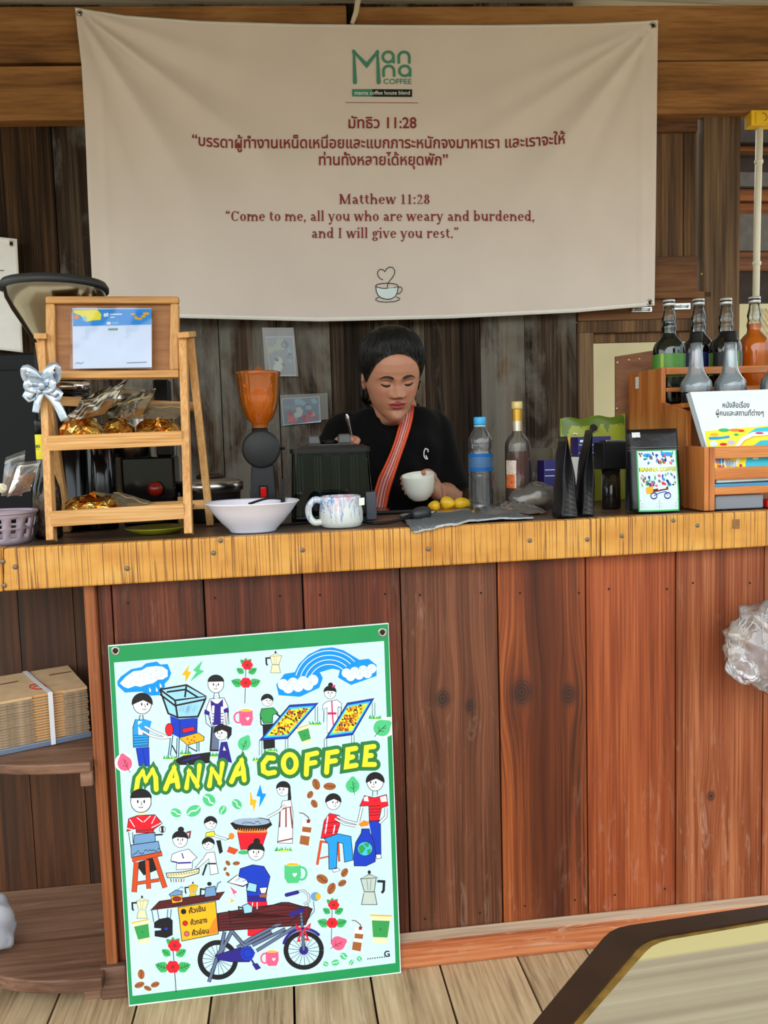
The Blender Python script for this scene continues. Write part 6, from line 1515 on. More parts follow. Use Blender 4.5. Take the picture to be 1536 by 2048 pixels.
# ---- grey cloth
pts = [(799, 1034), (850, 1031), (905, 1027), (960, 1022), (990, 1022), (1020, 1030), (1065, 1039), (1010, 1043), (960, 1046), (900, 1058), (860, 1064), (828, 1069), (818, 1052)]
top_e = [(799, 1034), (830, 1031), (862, 1029), (900, 1027), (940, 1023), (985, 1021), (1020, 1030), (1064, 1039)]
bot_e = [(828, 1070), (850, 1066), (872, 1061), (905, 1056), (935, 1050), (962, 1046), (1010, 1043), (1065, 1041)]
c = T(930, 1045); random.seed(4); rows = []
for j in range(13):
    row = []
    for i in range(50):
        u = i/49; v = j/12
        a = (interp([(k/7, p[0]) for k, p in enumerate(top_e)], u), interp([(k/7, p[1]) for k, p in enumerate(top_e)], u))
        b = (interp([(k/7, p[0]) for k, p in enumerate(bot_e)], u), interp([(k/7, p[1]) for k, p in enumerate(bot_e)], u))
        x, y = a[0]*(1-v)+b[0]*v+2*sin(j*1.7), a[1]*(1-v)+b[1]*v
        p = T(x, y)
        if p.y < -.013: p = P(x, y, -.030)
        row.append(p+Vector((0, -.001, .0035+.003*(.5+.5*sin(i*.55+j*.4))*(.4+.6*sin(u*pi))+random.uniform(0, .0012))))
    rows.append(row)
mb = MB(); mb.grid(rows, mfun=lambda j, i: 1 if j in (0, 11) else 0)
tag(mb.build('dish_cloth', [mat('grey_terry', (132, 138, 142), rough=.95, noise=.55, nscale=420, bump=1.0, bscale=500, spec=.1), mat('cloth_hem', (176, 180, 182), rough=.95, noise=.3, nscale=300)], solid=.003, soff=1, loc=c), 'grey terry dish cloth crumpled over the counter\'s front edge', 'cloth')
# ---- water bottle
c = onT(963, .30); s_ = S(.30)
def hz(py, px=963, Y=.30): return P(px, py, Y).z-c.z
w_ = thing('water_bottle', 'clear plastic water bottle with blue cap and blue label', 'bottle', c)
body = [(20*s_, 0), (24*s_, .004), (25*s_, .012)]
for k in range(8):
    y = 1010-k*8; body += [(25.2*s_, hz(y)), (23.6*s_, hz(y-4))]
body += [(25*s_, hz(943)), (25*s_, hz(906)), (23*s_, hz(900)), (25.5*s_, hz(890)), (24.5*s_, hz(878)), (19*s_, hz(866)), (13*s_, hz(857)), (10.5*s_, hz(853)), (10.5*s_, hz(848))]
mb = MB(); mb.lathe(body, c, 32, cap=False); mb.lathe([(.001, 0), (20*s_, 0)], c, 32, cap=False); mb.build('bottle_wall', glass('pet_bottle', (250, 252, 254), .05, 1.7, haze=.05), w_)
mb = MB(); mb.lathe([(r*.955, z+.0005) for r, z in body[1:17]], c, 32); mb.build('water', glass('bottle_water', (246, 250, 252), .01, .8, ior=1.33), w_)
mb = MB(); mb.lathe([(25.3*s_, hz(942)), (25.3*s_, hz(934)), (25.3*s_, hz(914)), (25.3*s_, hz(907))], c, 32, cap=False, mfun=lambda j, i: 1 if j == 1 else 0); mb.build('label', [glass('label_blue', (60, 130, 200), .2, .6, haze=.55, hazecol=(44, 120, 196)), glass('label_pale', (150, 190, 226), .2, .6, haze=.3, hazecol=(120, 170, 220))], w_)
mb = MB(); mb.lathe([(12*s_, hz(849)), (12.3*s_, hz(848)), (12.3*s_, hz(836)), (11.5*s_, hz(834)), (.001, hz(834))], c, 28); mb.build('cap', mat('cap_blue', (44, 164, 222), rough=.4), w_)
mb = MB(); mb.lathe([(10.9*s_, hz(854)), (12.2*s_, hz(853)), (12.2*s_, hz(851)), (10.9*s_, hz(850))], c, 24); mb.build('neck_ring', mat('ring_blue', (150, 190, 214), rough=.4), w_)
# ---- amber syrup bottle
c = onT(1037, .38); s_ = S(.38)
def hz(py, px=1036, Y=.38): return P(px, py, Y).z-c.z
w_ = thing('syrup_bottle', 'half-empty amber syrup bottle with gold cap behind the clear bag', 'bottle', c)
prof = [(24*s_, 0), (26*s_, .004), (26*s_, hz(893)), (24.5*s_, hz(884)), (19*s_, hz(874)), (11*s_, hz(866)), (9.6*s_, hz(860)), (9.2*s_, hz(818))]
mb = MB(); mb.lathe(prof, c, 32); mb.build('glass', glass('bottle_glass_warm', (250, 248, 238), .03, 1.4, haze=.05), w_)
mb = MB(); mb.lathe([(23*s_, .004), (25*s_, .008), (25*s_, hz(903)), (.001, hz(902.5))], c, 32); mb.build('syrup', glass('amber_syrup', (170, 70, 26), .03, 1.0, haze=.45, hazecol=(120, 44, 14)), w_)
mb = MB(); mb.lathe([(9.9*s_, hz(862)), (9.9*s_, hz(842)), (10.2*s_, hz(818))], c, 24, cap=False, mfun=lambda j, i: j); mb.build('neck_foil', [mat('foil_silver', (214, 208, 190), rough=.25, metal=.7), mat('foil_gold', (206, 160, 60), rough=.3, metal=.6)], w_)
mb = MB(); mb.lathe([(11*s_, hz(819)), (11.3*s_, hz(816)), (11.3*s_, hz(806)), (10.6*s_, hz(803)), (.001, hz(803))], c, 28); mb.build('cap', mat('cap_gold', (206, 186, 116), rough=.4, metal=.2), w_)
def lab(x, y, o=0):
    v = P(x, y, c.y-26*s_); dx = v.x-c.x; r_ = 26*s_+.0004+o; dx = max(-r_*.98, min(r_*.98, dx)); return Vector((c.x+dx, c.y-sqrt(r_*r_-dx*dx), v.z))
mb = MB(); mb.grid([[lab(1013+20*i/8, 921+56*j/6) for i in range(9)] for j in range(7)], mfun=lambda j, i: 1 if j >= 3 and 0 < i < 7 else 0); mb.build('label', [mat('label_cream', (222, 206, 190), rough=.5, noise=.25, nscale=200), mat('label_orange', (226, 112, 50), rough=.5, noise=.4, nscale=120)], w_)
# ---- flat bag of ground coffee and crumpled clear bag
c = onT(1010, .218); random.seed(9)
cg = thing('coffee_bag', 'flat clear bag of brown ground coffee lying behind the grey cloth', 'bag', c)
def pillow(cx, cy, wx, wy, h, n=22, m=14, jit=.0015, zc=None, twist=0):
    z0 = topz(cx) if zc is None else zc; top = []; bot = []
    for j in range(m+1):
        a = []; b = []
        for i in range(n+1):
            u, v = 2*i/n-1, 2*j/m-1
            k = max(0, (1-abs(u)**2.6))*max(0, (1-abs(v)**2.6)); k = k**.55
            x, y = cx+u*wx/2+v*twist, cy+v*wy/2
            a.append(Vector((x+random.uniform(-jit, jit), y+random.uniform(-jit, jit), z0+.0008+h*k*(.8+.2*sin(5*u+3*v))+random.uniform(0, jit)*2))); b.append(Vector((x, y, z0+.0006)))
        top.append(a); bot.append(b)
    return top, bot
tp_, bt2 = pillow(c.x+.005, c.y, .15, .10, .022, zc=c.z); mb = MB(); mb.grid(tp_); mb.grid(bt2); mb.build('ground_coffee', mat('ground_coffee', (96, 66, 52), rough=.9, noise=.4, nscale=160), cg)
tp_, bt2 = pillow(c.x+.005, c.y, .172, .125, .025, jit=.003, zc=c.z); mb = MB(); mb.grid(tp_); mb.build('bag_film', M_bag, cg)
c = onT(1068, .30); random.seed(12)
cg = thing('plastic_bag', 'crumpled clear plastic bag bulging beside the black pouches', 'bag', c)
vs = MB(); vs.ball((0, 0, 0), (.062, .045, .036), 26, 16)
for i, p in enumerate(vs.v):
    k = 1+.10*sin(p.x*90+p.z*60)+.08*sin(p.y*130+p.x*70)+random.uniform(-.04, .04); vs.v[i] = c+Vector((p.x*k+.3*p.z, p.y*k, max(0.0006, .034+p.z*k)))
vs.build('film', glass('grey_bag_film', (214, 214, 210), .16, 1.8, haze=.22, hazecol=(170, 168, 162)), cg)
mb = MB(); random.seed(5); vs = MB(); vs.ball((0, 0, 0), (.045, .03, .02), 14, 8)
for i, p in enumerate(vs.v): vs.v[i] = c+Vector((p.x, p.y, .0225+p.z))
vs.build('contents', mat('bag_contents', (150, 132, 108), rough=.8, noise=.3, nscale=50), cg)
# ================================================================== RIGHT SIDE
# ---- stand-up pouches
M_pouch = mat('pouch_black', (20, 21, 24), rough=.34, spec=.4, bump=.15, bscale=30)
def pouch(name, label, base, w, h, d, yaw, lean=0.0, seed=0, cat='coffee pouch', group=None, tear=True):
    random.seed(seed); t = thing(name, label, cat, base, group); t.rotation_euler = (0, 0, yaw)
    nu, nv = 13, 17
    def F(u, v, sd):
        wd = w*(1-.02*v); k = (1-v)**.8 if v < .8 else (.2**.8)*(1-v)/.2
        dep = d/2*k*(1-.35*abs(2*u-1)**3)
        bow = .006*sin(pi*v)*(1-(2*u-1)**2)
        y = -(dep+bow)*sd + lean*v*v + .0015*sin(9*v+6*u+seed)*sd*(0 if v > .85 else 1)
        x = (u-.5)*wd*(1-.05*(1-v)*0 ) 
        z = h*v + (.006*(2*u-1)**2 if v == 0 else 0)
        return Vector((x, y, z))
    fr = [[F(i/(nu-1), j/(nv-1), 1) for i in range(nu)] for j in range(nv)]; bk_ = [[F(i/(nu-1), j/(nv-1), -1) for i in range(nu)] for j in range(nv)]
    mb = MB(); mb.grid(fr); mb.build('front', M_pouch, t, local=True, solid=.0006)
    mb = MB(); mb.grid(bk_); mb.build('back', M_pouch, t, local=True, solid=.0006)
    for sd, i in (('side_gusset', 0), ('side_gusset', nu-1)):
        rows = []
        for j in range(nv):
            a, b = fr[j][i], bk_[j][i]; m_ = (a+b)/2; v = j/(nv-1); m_.x -= math.copysign(.010*min(1, v*1.8), m_.x); rows.append([a, m_, b])
        mb = MB(); mb.grid(rows, smooth=False); mb.build(sd, M_pouch, t, local=True)
    mb = MB(); mb.add([fr[0][i] for i in range(nu)]+[bk_[0][i] for i in range(nu-1, -1, -1)], [tuple(range(2*nu))]); mb.build('bottom', M_pouch, t, local=True)
    jz = int(.80*(nv-1))
    mb = MB()
    for dz in (0, .006):
        mb.tube([fr[jz][i]+Vector((0, -.0012, dz)) for i in range(nu)], .0011, 6)
    mb.build('zip_seal', mat('zip_grey', (96, 98, 102), rough=.3), t, local=True)
    return t, F
c = T(1322, 1021)
pw_, ph_ = 108*S(.07), 176*S(.07)
base = onT(1306, .085)
pt, F_ = pouch('coffee_pouch', 'black coffee pouch facing front with colourful cartoon label, by the book rack', base, pw_, ph_, .062, radians(-9), .012, 3)
RZ = Matrix.Rotation(radians(-9), 3, 'Z')
def lmap(x, y, o=0):                   # label coordinates: x 0..1, y 0..1 on the pouch front
    u = .15+.80*x; v = .755-.735*y; p = F_(u, v, 1); return p+Vector((0, -.0012-o, 0))
class LArt(Art):
    pass
A = LArt(lambda x, y, o: base+RZ @ lmap(x, y, o))
nG = 8
for j in range(nG):
    for i in range(6):
        A.poly([(i/6, j/nG), ((i+1)/6, j/nG), ((i+1)/6, (j+1)/nG), (i/6, (j+1)/nG)], 'mint' if False else 'pale', 0)
for q in ([(0, 0), (1, 0), (1, .025), (0, .025)], [(0, .975), (1, .975), (1, 1), (0, 1)]):
    for i in range(6): A.poly([(i/6, q[0][1]), ((i+1)/6, q[0][1]), ((i+1)/6, q[2][1]), (i/6, q[2][1])], 'leaf', 1)
for j in range(10):
    for x0, x1 in ((0, .03), (.97, 1)): A.poly([(x0, j/10), (x1, j/10), (x1, (j+1)/10), (x0, (j+1)/10)], 'leaf', 1)
random.seed(8)
A.text('MANNA COFFEE', .5, .352, .090, 'dgreen', 2, .022, width=.90); A.text('MANNA COFFEE', .5, .347, .085, 'yellow', 8, .015, width=.86)
for i in range(90):
    x, y = random.uniform(.07, .93), random.choice([random.uniform(.05, .23), random.uniform(.39, .60)])
    A.ell(x, y, random.uniform(.018, .042), random.uniform(.012, .028), random.choice(['red', 'royal', 'ink', 'leaf', 'pink', 'brown', 'sky', 'slate', 'navy', 'mint']), 2+i % 4, random.uniform(0, 90), n=7)
A.ell(.75, .08, .16, .035, 'sky', 6); A.ell(.25, .09, .10, .03, 'sky', 6)
A.poly([(.18, .61), (.34, .59), (.36, .70), (.20, .72)], 'gold', 7); A.poly([(.35, .64), (.72, .60), (.72, .65), (.36, .69)], 'plumwood', 7)
for x in (.37, .70): A.line([(x+.075*cos(i*.45), .745+.048*sin(i*.45)) for i in range(15)], .02, 'navy', 8)
A.line([(.37, .745), (.5, .70), (.66, .68), (.70, .745)], .014, 'royal', 8)
A.line([(.03, .82), (.97, .82)], .007, 'ink', 3); A.line([(.5, .82), (.5, .96)], .006, 'ink', 3)
for y in (.87, .92): A.line([(.06, y), (.46, y)], .005, 'slate', 3); A.line([(.54, y), (.94, y)], .005, 'slate', 3)
A.build('label', pal, pt, step=.00006)
pt.children[-1].location = (0, 0, 0); 
# the label was laid out in the turned frame: bring it back into the pouch's own axes
lb_o = [c_ for c_ in pt.children if c_.name.startswith('label')][0]
lb_o.data.transform(Matrix.Rotation(radians(9), 4, 'Z'))
mb = MB(); q = [F_(.10, .905, 1), F_(.26, .905, 1), F_(.26, .965, 1), F_(.10, .965, 1)]; mb.slab([p+Vector((0, -.0016, 0)) for p in q], (0, -1, 0), .0005); mb.build('price_sticker', mat('sticker_white', (214, 216, 220), rough=.6, noise=.3, nscale=300), pt, local=True)
b1 = onT(1130, .075); pouch('coffee_pouch', 'black coffee pouch seen edge-on, left of two, nearest the crumpled clear bag', b1, .105, 166*S(.08), .050, radians(82), .004, 5)
b2_ = onT(1169, .10); pouch('coffee_pouch', 'black coffee pouch seen edge-on, right of two, before the dark canister', b2_, .105, 176*S(.10), .040, radians(78), -.012, 6)
# ---- green bag
random.seed(2)
q = [P(1122, 905, .50), P(1252, 905, .50), P(1250, 830, .50), P(1120, 838, .50)]; c = Vector(((q[0].x+q[1].x)/2, .50, topz(q[0].x)))
gb = thing('powder_bag', 'olive green foil bag of tea powder standing behind the blue boxes', 'tea bag', c)
rows = []; rb2 = []
q[0].z = q[1].z = topz(c.x)+.001
for j in range(43):
    v = j/42; a = []; b = []
    for i in range(53):
        u = i/52; p = (q[0]*(1-u)+q[1]*u)*(1-v)+(q[3]*(1-u)+q[2]*u)*v; k = sin(pi*min(1, .25+v*.75))**.6*(1-(2*u-1)**4)
        dz = .004*sin(u*14)*v**6; a.append(p+Vector((0, -.022*k+.002*sin(u*11+v*9), dz))); b.append(p+Vector((0, .022*k, dz)))
    rows.append(a); rb2.append(b)
mb = MB(); mb.grid(rows, mfun=lambda j, i: 1 if j/42 > .90-.16*max(0, sin(i*.42)*sin(i*.17+1)+.25*sin(i*.9)) else 0); mb.grid(rb2); mb.build('bag', [mat('olive_foil', (146, 158, 40), rough=.35, noise=.08), mat('olive_drip', (86, 112, 24), rough=.35)], gb)
A = Art(lambda x, y, o: P(x, y, .4765-o)); A.T(1140, 560, 3.879); A.ell(180, 1140, 26, 22, 'ink', 1); A.ell(200, 1150, 14, 20, 'ink', 1); A.ell(170, 1165, 20, 12, 'ink', 1)
A.line([(20, 1195), (40, 1188), (60, 1196)], 8, 'cream', 1); A.build('print', pal, gb)
def carton(name, q, Y, depth, col, label, cat='box', z0=None, dec=None):
    a, b = P(q[0], q[1], Y), P(q[2], q[3], Y); zb = (topz(a.x)+.001) if z0 is None else z0
    c = Vector(((a.x+b.x)/2, Y, zb)); t = thing(name, label, cat, c)
    mb = MB(); mb.box((a.x, Y, zb), (b.x, Y+depth, a.z)); mb.build('carton', mat(name+str(q[0]), col, rough=.4), t, bevel=.0015)
    if dec:
        A = Art(lambda x, y, o: P(x, y, Y-o)); dec(A); A.build('print', pal, t)
    return t, a.z
def decb(A):
    for y in (890, 906): A.line([(1158, y), (1215, y-1)], 1.6, 'pale', 1)
    A.poly([(1160, 880), (1176, 879), (1176, 884), (1160, 885)], 'pale', 1); A.poly([(1164, 890), (1171, 890), (1169, 900), (1164, 900)], 'gold', 2)
tw, zwh = carton('white_box', (1128, 915, 1184, 1000), .34, .07, (206, 208, 200), 'white carton behind the edge-on pouches')
tbx, _ = carton('blue_box', (1156, 874, 1222, 916), .345, .06, (34, 30, 108), 'navy blue carton stacked on the white carton', z0=zwh+.001, dec=decb)
tb2, _ = carton('blue_box', (1088, 921, 1124, 962), .36, .06, (36, 30, 104), 'navy blue carton standing left of the white carton', dec=lambda A: [A.line([(1090, y), (1122, y-1)], 1.4, 'pale', 1) for y in (940, 952)])
c = onT(1133, .30+.15); mb = MB(); a = P(1118, 876, .45); b = P(1156, 920, .45)
mb.box((a.x, .452, topz(a.x)+.001), (b.x, .472, a.z)); o = mb.build('snack_packet', mat('packet_yellow', (206, 160, 34), rough=.4, noise=.5, nscale=30), bevel=.004, loc=(a.x, .46, topz(a.x))); tag(o, 'yellow and dark packet peeking out beneath the green bag', 'packet')
a = P(1062, 897, .485); c = onT(1083, .485)
mb = MB(); mb.lathe([(.030, .0006), (.033, .004), (.036, a.z-c.z), (.034, a.z-c.z), (.031, .006), (.001, .005)], c, 28); tag(mb.build('plastic_tub', glass('cloudy_tub', (196, 190, 178), .2, 1.0, haze=.3, hazecol=(150, 142, 128)), loc=c), 'cloudy plastic tub behind the amber syrup bottle', 'tub')
# ---- hand grinder canister
c = onT(1222, .23); s_ = S(.23)
k_ = thing('dark_canister', 'black square-topped canister with a glass lower jar between the pouches', 'canister', c)
zt_ = P(1222, 884, .23).z; zm = P(1222, 938, .23).z
mb = MB(); mb.box((c.x-27*s_, .20, zm), (c.x+27*s_, .265, zt_)); mb.build('head', M_matte, k_, bevel=.004)
mb = MB(); q = P(1228, 881, .22); mb.obox((c.x+.004, .23, zt_+.003), (.05, .045, .005)); mb.build('top_plate', M_steel, k_, bevel=.001)
mb = MB(); mb.lathe([(18*s_, 0), (20*s_, .003), (19*s_, zm-c.z-.001)], c, 28); mb.build('jar', glass('smoked_jar', (120, 112, 100), .04, 1.3, haze=.2, hazecol=(70, 64, 58)), k_)
mb = MB(); mb.tube([Vector((c.x+4*s_, .222, c.z+.01)), Vector((c.x+4*s_, .222, zm))], 4.5*s_, 14); mb.build('shaft', M_steel, k_)
mb = MB(); mb.lathe([(15*s_, .004), (16*s_, .03), (.001, .032)], c, 20); mb.build('grounds', mat('ground_coffee', (96, 66, 52)), k_)
# ---- syrup rack: stepped wooden stand
M_hon = wood('honey_wood', (150, 78, 26), (190, 112, 46), (212, 140, 74), 'X', rough=.35, sx=20, sl=2, spec=.5, var=.15, coat=.3)
M_honz = wood('honey_wood_z', (142, 72, 24), (182, 104, 42), (206, 132, 68), 'Z', rough=.35, sx=20, sl=2, spec=.5, var=.15, coat=.3)
Yr = .27
xs0 = P(1331, 760, Yr).x; xE = P(1640, 760, Yr).x; zt_ = P(1331, 735, Yr).z; zc0 = topz(xE)
sr = thing('bottle_stand', 'honey-coloured wooden stepped stand holding the syrup bottles at the right', 'stand', (xs0, Yr, zc0))
def side(xx):
    mb = MB(); z1 = P(1331, 800, .15).z
    prof = [(.135, zc0+.001), (.47, zc0+.001), (.47, zt_+.0), (Yr-.002, zt_), (Yr-.002, z1), (.135, z1-.03)]
    mb.prism([Vector((xx, y, z)) for y, z in prof], (.012, 0, 0)); mb.build('side_panel', [M_honz], sr, bevel=.001)
side(xs0-.012); side(xE)
zrail = P(1400, 744, Yr).z; zrail2 = P(1400, 777, Yr).z
for z, hh in ((zt_-.0095, .019), (P(1331, 780, Yr).z, .011)):
    mb = MB(); mb.box((xs0+.0005, Yr-.006, z-hh/2), (xE, Yr+.006, z+hh/2)); mb.build('front_rail', [M_hon], sr, bevel=.0015)
ztier = P(1400, 836, .35).z
mb = MB(); mb.box((xs0+.0005, Yr+.008, ztier-.012), (xE, .468, ztier-.0005)); mb.build('shelf', [M_hon], sr)
ztl = P(1390, 806, .20).z
mb = MB(); mb.box((xs0+.0005, .14, ztl-.012), (xE, Yr-.008, ztl-.0005)); mb.build('shelf', [M_hon], sr)
mb = MB(); mb.box((xs0+.0005, Yr-.004, zc0+.002), (xE, Yr+.004, ztl-.013)); mb.build('riser', [M_honz], sr)
mb = MB(); mb.box((xs0+.0005, .46, zc0+.002), (xE, .468, ztier-.013)); mb.build('back_panel', [M_honz], sr)
mb = MB(); a = P(1302, 747, .40); a.x = xs0-.0128; 
def sd(u, v, o=0): return Vector((xs0-.0122-o, .425-u*.022, zt_-.012-v*.032))
mb.add([sd(0, 0), sd(1, 0), sd(1, 1), sd(0, 1)], [(0, 1, 2, 3)]); mb.build('price_sticker', mat('sticker_white', (214, 216, 220)), sr)
# plywood sheet behind
mb = MB(); q = [P(1231, 870, .52), P(1312, 870, .50), P(1312, 700, .50), P(1231, 713, .52)]
q[0].z = q[1].z = topz(q[0].x)+.001
mb.slab(q, (0, -1, 0), .006)
c = Vector((q[0].x, .53, topz(q[0].x))); pw = thing('plywood_sheet', 'brown plywood sheet standing on the counter behind the syrup stand', 'board', c)
mb.build('sheet', [wood('brown_ply', (96, 54, 30), (124, 76, 46), (142, 94, 60), 'X', rough=.6, sx=8, sl=3, var=.15)], pw)
for x, y in ((1235, 725), (1258, 720), (1279, 718), (1234, 817)):
    mb = MB(); mb.ball(P(x, y, .507), (.0035, .002, .0035), 8, 6); mb.build('screw', mat('screw_bright', (210, 190, 160), rough=.4, metal=.5), pw)
# syrup bottles
M_sg = M_clear
def syrup(cx, top, label, liq, liqfill, labcols, Y, capc=(200, 200, 196)):
    s_ = S(Y); zb = ztier; p = P(cx, top, Y); t = thing('syrup_bottle', label, 'bottle', (p.x, Y, zb), 'syrup bottles on the back tier of the stand')
    H_b = p.z-zb
    def z(py): return H_b-(py-600)*s_
    prof = [(30*s_, 0), (32*s_, .004), (32.5*s_, z(716)), (32*s_, z(700)), (29*s_, z(690)), (22*s_, z(681)), (15*s_, z(674)), (13.5*s_, z(666)), (15*s_, z(658)), (14*s_, z(651)), (12.5*s_, z(647)), (14.5*s_, z(638)), (13*s_, z(630)), (11*s_, z(622)), (10.5*s_, z(612))]
    o0 = Vector((p.x, Y, zb))
    mb = MB(); mb.lathe(prof, o0, 32); mb.build('glass', M_sg, t)
    inner = [(r*.93, zz_+(.003 if zz_ < .005 else 0)) for r, zz_ in prof if zz_ <= z(liqfill)]+[(interp([(b, a) for a, b in prof], z(liqfill))*.93, z(liqfill)), (.001, z(liqfill)+.0004)]
    mb = MB(); mb.lathe(inner, o0, 28); mb.build('syrup', liq, t)
    mb = MB(); mb.lathe([(11.6*s_, z(613)), (12*s_, z(611)), (12*s_, z(608)), (12*s_, z(604)), (11.5*s_, z(600)), (.001, z(600))], o0, 24, mfun=lambda j, i: 1 if j == 2 else 0); mb.build('cap', [mat('cap_silver', capc, rough=.3, metal=.5), M_black], t)
    if labcols:
        mb = MB(); mb.lathe([(32.9*s_, z(760)), (32.9*s_, z(735)), (32.9*s_, z(722)), (32.9*s_, z(712))], o0, 32, cap=False, mfun=lambda j, i: labcols[1][i % len(labcols[1])]); mb.build('label', labcols[0], t)
    return t
M_gdk = mat('dark_green_syrup', (16, 22, 12), rough=.1, coat=.3); M_ora = glass('orange_syrup', (252, 170, 50), .03, 1.0, haze=.6, hazecol=(242, 132, 26)); M_dkr = mat('dark_syrup', (14, 10, 12), rough=.1, coat=.3)
labg = [mat('label_green', (70, 132, 44), rough=.4), mat('label_lime', (150, 180, 60), rough=.4)]
labb = [mat('label_navy', (24, 34, 90), rough=.4), mat('label_sky', (70, 130, 210), rough=.4), mat('label_red', (190, 40, 40), rough=.4)]
labr = [mat('label_black', (20, 20, 24), rough=.4), mat('label_white', (210, 220, 210), rough=.4), mat('label_green', (70, 132, 44))]
syrup(1338, 600, 'dark green syrup bottle with green label at the left end of the stand', M_gdk, 642, (labg, [0]*9+[1]), .325)
syrup(1397, 598, 'dark syrup bottle with blue label, second from the left on the stand', M_dkr, 668, (labb, [0, 0, 0, 1, 1, 1, 0, 0, 2, 2, 0]), .414)
syrup(1452, 597, 'dark syrup bottle with white and green label, third from the left on the stand', M_dkr, 668, (labr, [0, 0, 0, 0, 1, 1, 2, 2, 0]), .325)
syrup(1509, 594, 'orange syrup bottle with silver cap at the right of the stand', M_ora, 656, None, .40)
# clear flared bottles with black collars
def flare(cx, label, dark=True):
    Y = .20; s_ = S(Y); p = P(cx, 806, Y); o0 = Vector((p.x, Y, ztl)); t = thing('glass_dispenser', label, 'bottle', o0, 'flared clear bottles on the front tier of the stand')
    def z(py): return (806-py)*s_
    mb = MB(); mb.lathe([(30*s_, z(784)), (32*s_, z(782)), (32.5*s_, z(772)), (31*s_, z(762)), (24*s_, z(753)), (18*s_, z(744)), (15*s_, z(732)), (12.5*s_, z(700)), (11.5*s_, z(680))], o0, 32); mb.lathe([(29*s_, z(781)), (30*s_, z(765)), (16*s_, z(744)), (11*s_, z(700))], o0, 28, cap=False); mb.build('glass', glass('thick_clear', (244, 250, 252), .05, 2.0, haze=.17, hazecol=(222, 234, 246)), t)  # pale haze colour stands in for bright reflections on the clear glass
    mb = MB(); mb.lathe([(12.5*s_, z(681)), (13*s_, z(679)), (13*s_, z(662)), (11.5*s_, z(659)), (.001, z(659))], o0, 24); mb.build('cap', M_matte, t)
    prof = [(28*s_, 0)]
    for k in range(4): prof += [(30.5*s_, z(803-k*5)), (28.5*s_, z(801-k*5))]
    mb = MB(); mb.lathe(prof+[(29*s_, z(783.5))], o0, 28); mb.build('base_ring', M_black if dark else mat('base_cream', (196, 180, 140), rough=.4), t)
    return t
flare(1392, 'clear flared glass bottle with black cap, left one on the stand\'s front tier'); flare(1460, 'clear flared glass bottle with black cap, middle one on the stand\'s front tier')
flare(1552, 'clear flared glass bottle cut off by the right edge of the photo')
# ---- book rack in front
Yb = .03
xb0 = P(1419, 960, Yb).x; zb0 = topz(xb0+.31)
br = thing('book_rack', 'low honey-coloured wooden rack with front rails holding books', 'book rack', (xb0, Yb, zb0))
zt_ = P(1424, 894, Yb).z
mb = MB(); mb.prism([Vector((xb0-.001, y, z)) for y, z in ((Yb, zb0+.0005), (Yb+.10, zb0+.0005), (Yb+.10, zt_+.004), (Yb, zt_))], (-.012, 0, 0)); mb.build('side_panel', [M_honz], br, bevel=.001)
xr_ = xb0+.30
for xx in (xb0, xr_):
    mb = MB(); mb.box((xx, Yb-.001, zb0+.0005), (xx+.013, Yb+.014, zt_)); mb.build('post', [M_honz], br, bevel=.001)
mb = MB(); mb.prism([Vector((xr_+.014, y, z)) for y, z in ((Yb, zb0+.0005), (Yb+.10, zb0+.0005), (Yb+.10, zt_+.004), (Yb, zt_))], (.012, 0, 0)); mb.build('side_panel', [M_honz], br)
for y0, y1 in ((893, 917), (935, 959), (974, 989)):
    a, b = P(1450, y0, Yb).z, P(1450, y1, Yb).z; mb = MB(); mb.box((xb0+.0135, Yb, b), (xr_-.0005, Yb+.010, a)); mb.build('front_rail', [M_hon], br, bevel=.001)
zfl = P(1450, 984, Yb).z
mb = MB(); mb.box((xb0+.0135, Yb+.0105, zfl-.008), (xr_-.0005, Yb+.10, zfl)); mb.build('floor_board', [M_hon], br)
# picture book
yb_f, yb_t = Yb+.0125, Yb+.062
bz0 = zfl+.022
def bk(x, y): # pixel -> book cover plane, leaning back
    z_lo = bz0; z_hi = P(1450, 780, yb_t).z
    p = P(x, y, yb_f)
    for _ in range(4): p = P(x, y, yb_f+(yb_t-yb_f)*(p.z-z_lo)/(z_hi-z_lo))
    return p
b0 = bk(1425, 930)
book = thing('picture_book', 'white hardcover book with Thai title and illustrated map standing in the book rack', 'book', (b0.x, b0.y, bz0))
TLb, BLb = bk(1379, 784), bk(1432, 958); BLb.z = bz0; BLb.y = yb_f
rd = (bk(1560, 773)-TLb); rd.z *= .3; rd = rd.normalized(); wbk = .255
quad = [BLb, BLb+rd*wbk, TLb+rd*wbk, TLb]
bn_ = (quad[1]-quad[0]).cross(quad[3]-quad[0]).normalized(); bn_ = bn_ if bn_.y < 0 else -bn_
mb = MB(); mb.slab(quad, bn_, .0022); mb.slab([p-bn_*.016 for p in quad], bn_, .0022); mb.build('cover', mat('book_cover', (214, 226, 232), rough=.3, coat=.2), book)
mb = MB(); mb.slab([p-bn_*.0023+rd*(.003 if i in (0, 3) else -.003) for i, p in enumerate(quad)], bn_, .0135); mb.build('pages', mat('book_pages', (226, 222, 208), rough=.8), book)
mb = MB(); mb.slab([quad[0], quad[0]+rd*.002, quad[3]+rd*.002, quad[3]], bn_, .0182); mb.build('spine', mat('book_cover', (214, 226, 232)), book)
A = Art(lambda x, y, o: PP(x, y, quad[0]+bn_*(o), bn_)); A.T(1140, 560, 3.879)
A.text('หนังสือเรื่อง', 1288, 990, 60, 'ink', 2, .008, width=208); A.text('ผู้คนและสถานที่ต่างๆ', 1318, 1052, 58, 'ink', 2, .008, width=370)
A.poly([(1046, 1172), (1540, 1130), (1700, 1118), (1700, 1500), (1100, 1520)], 'yellow', 1)
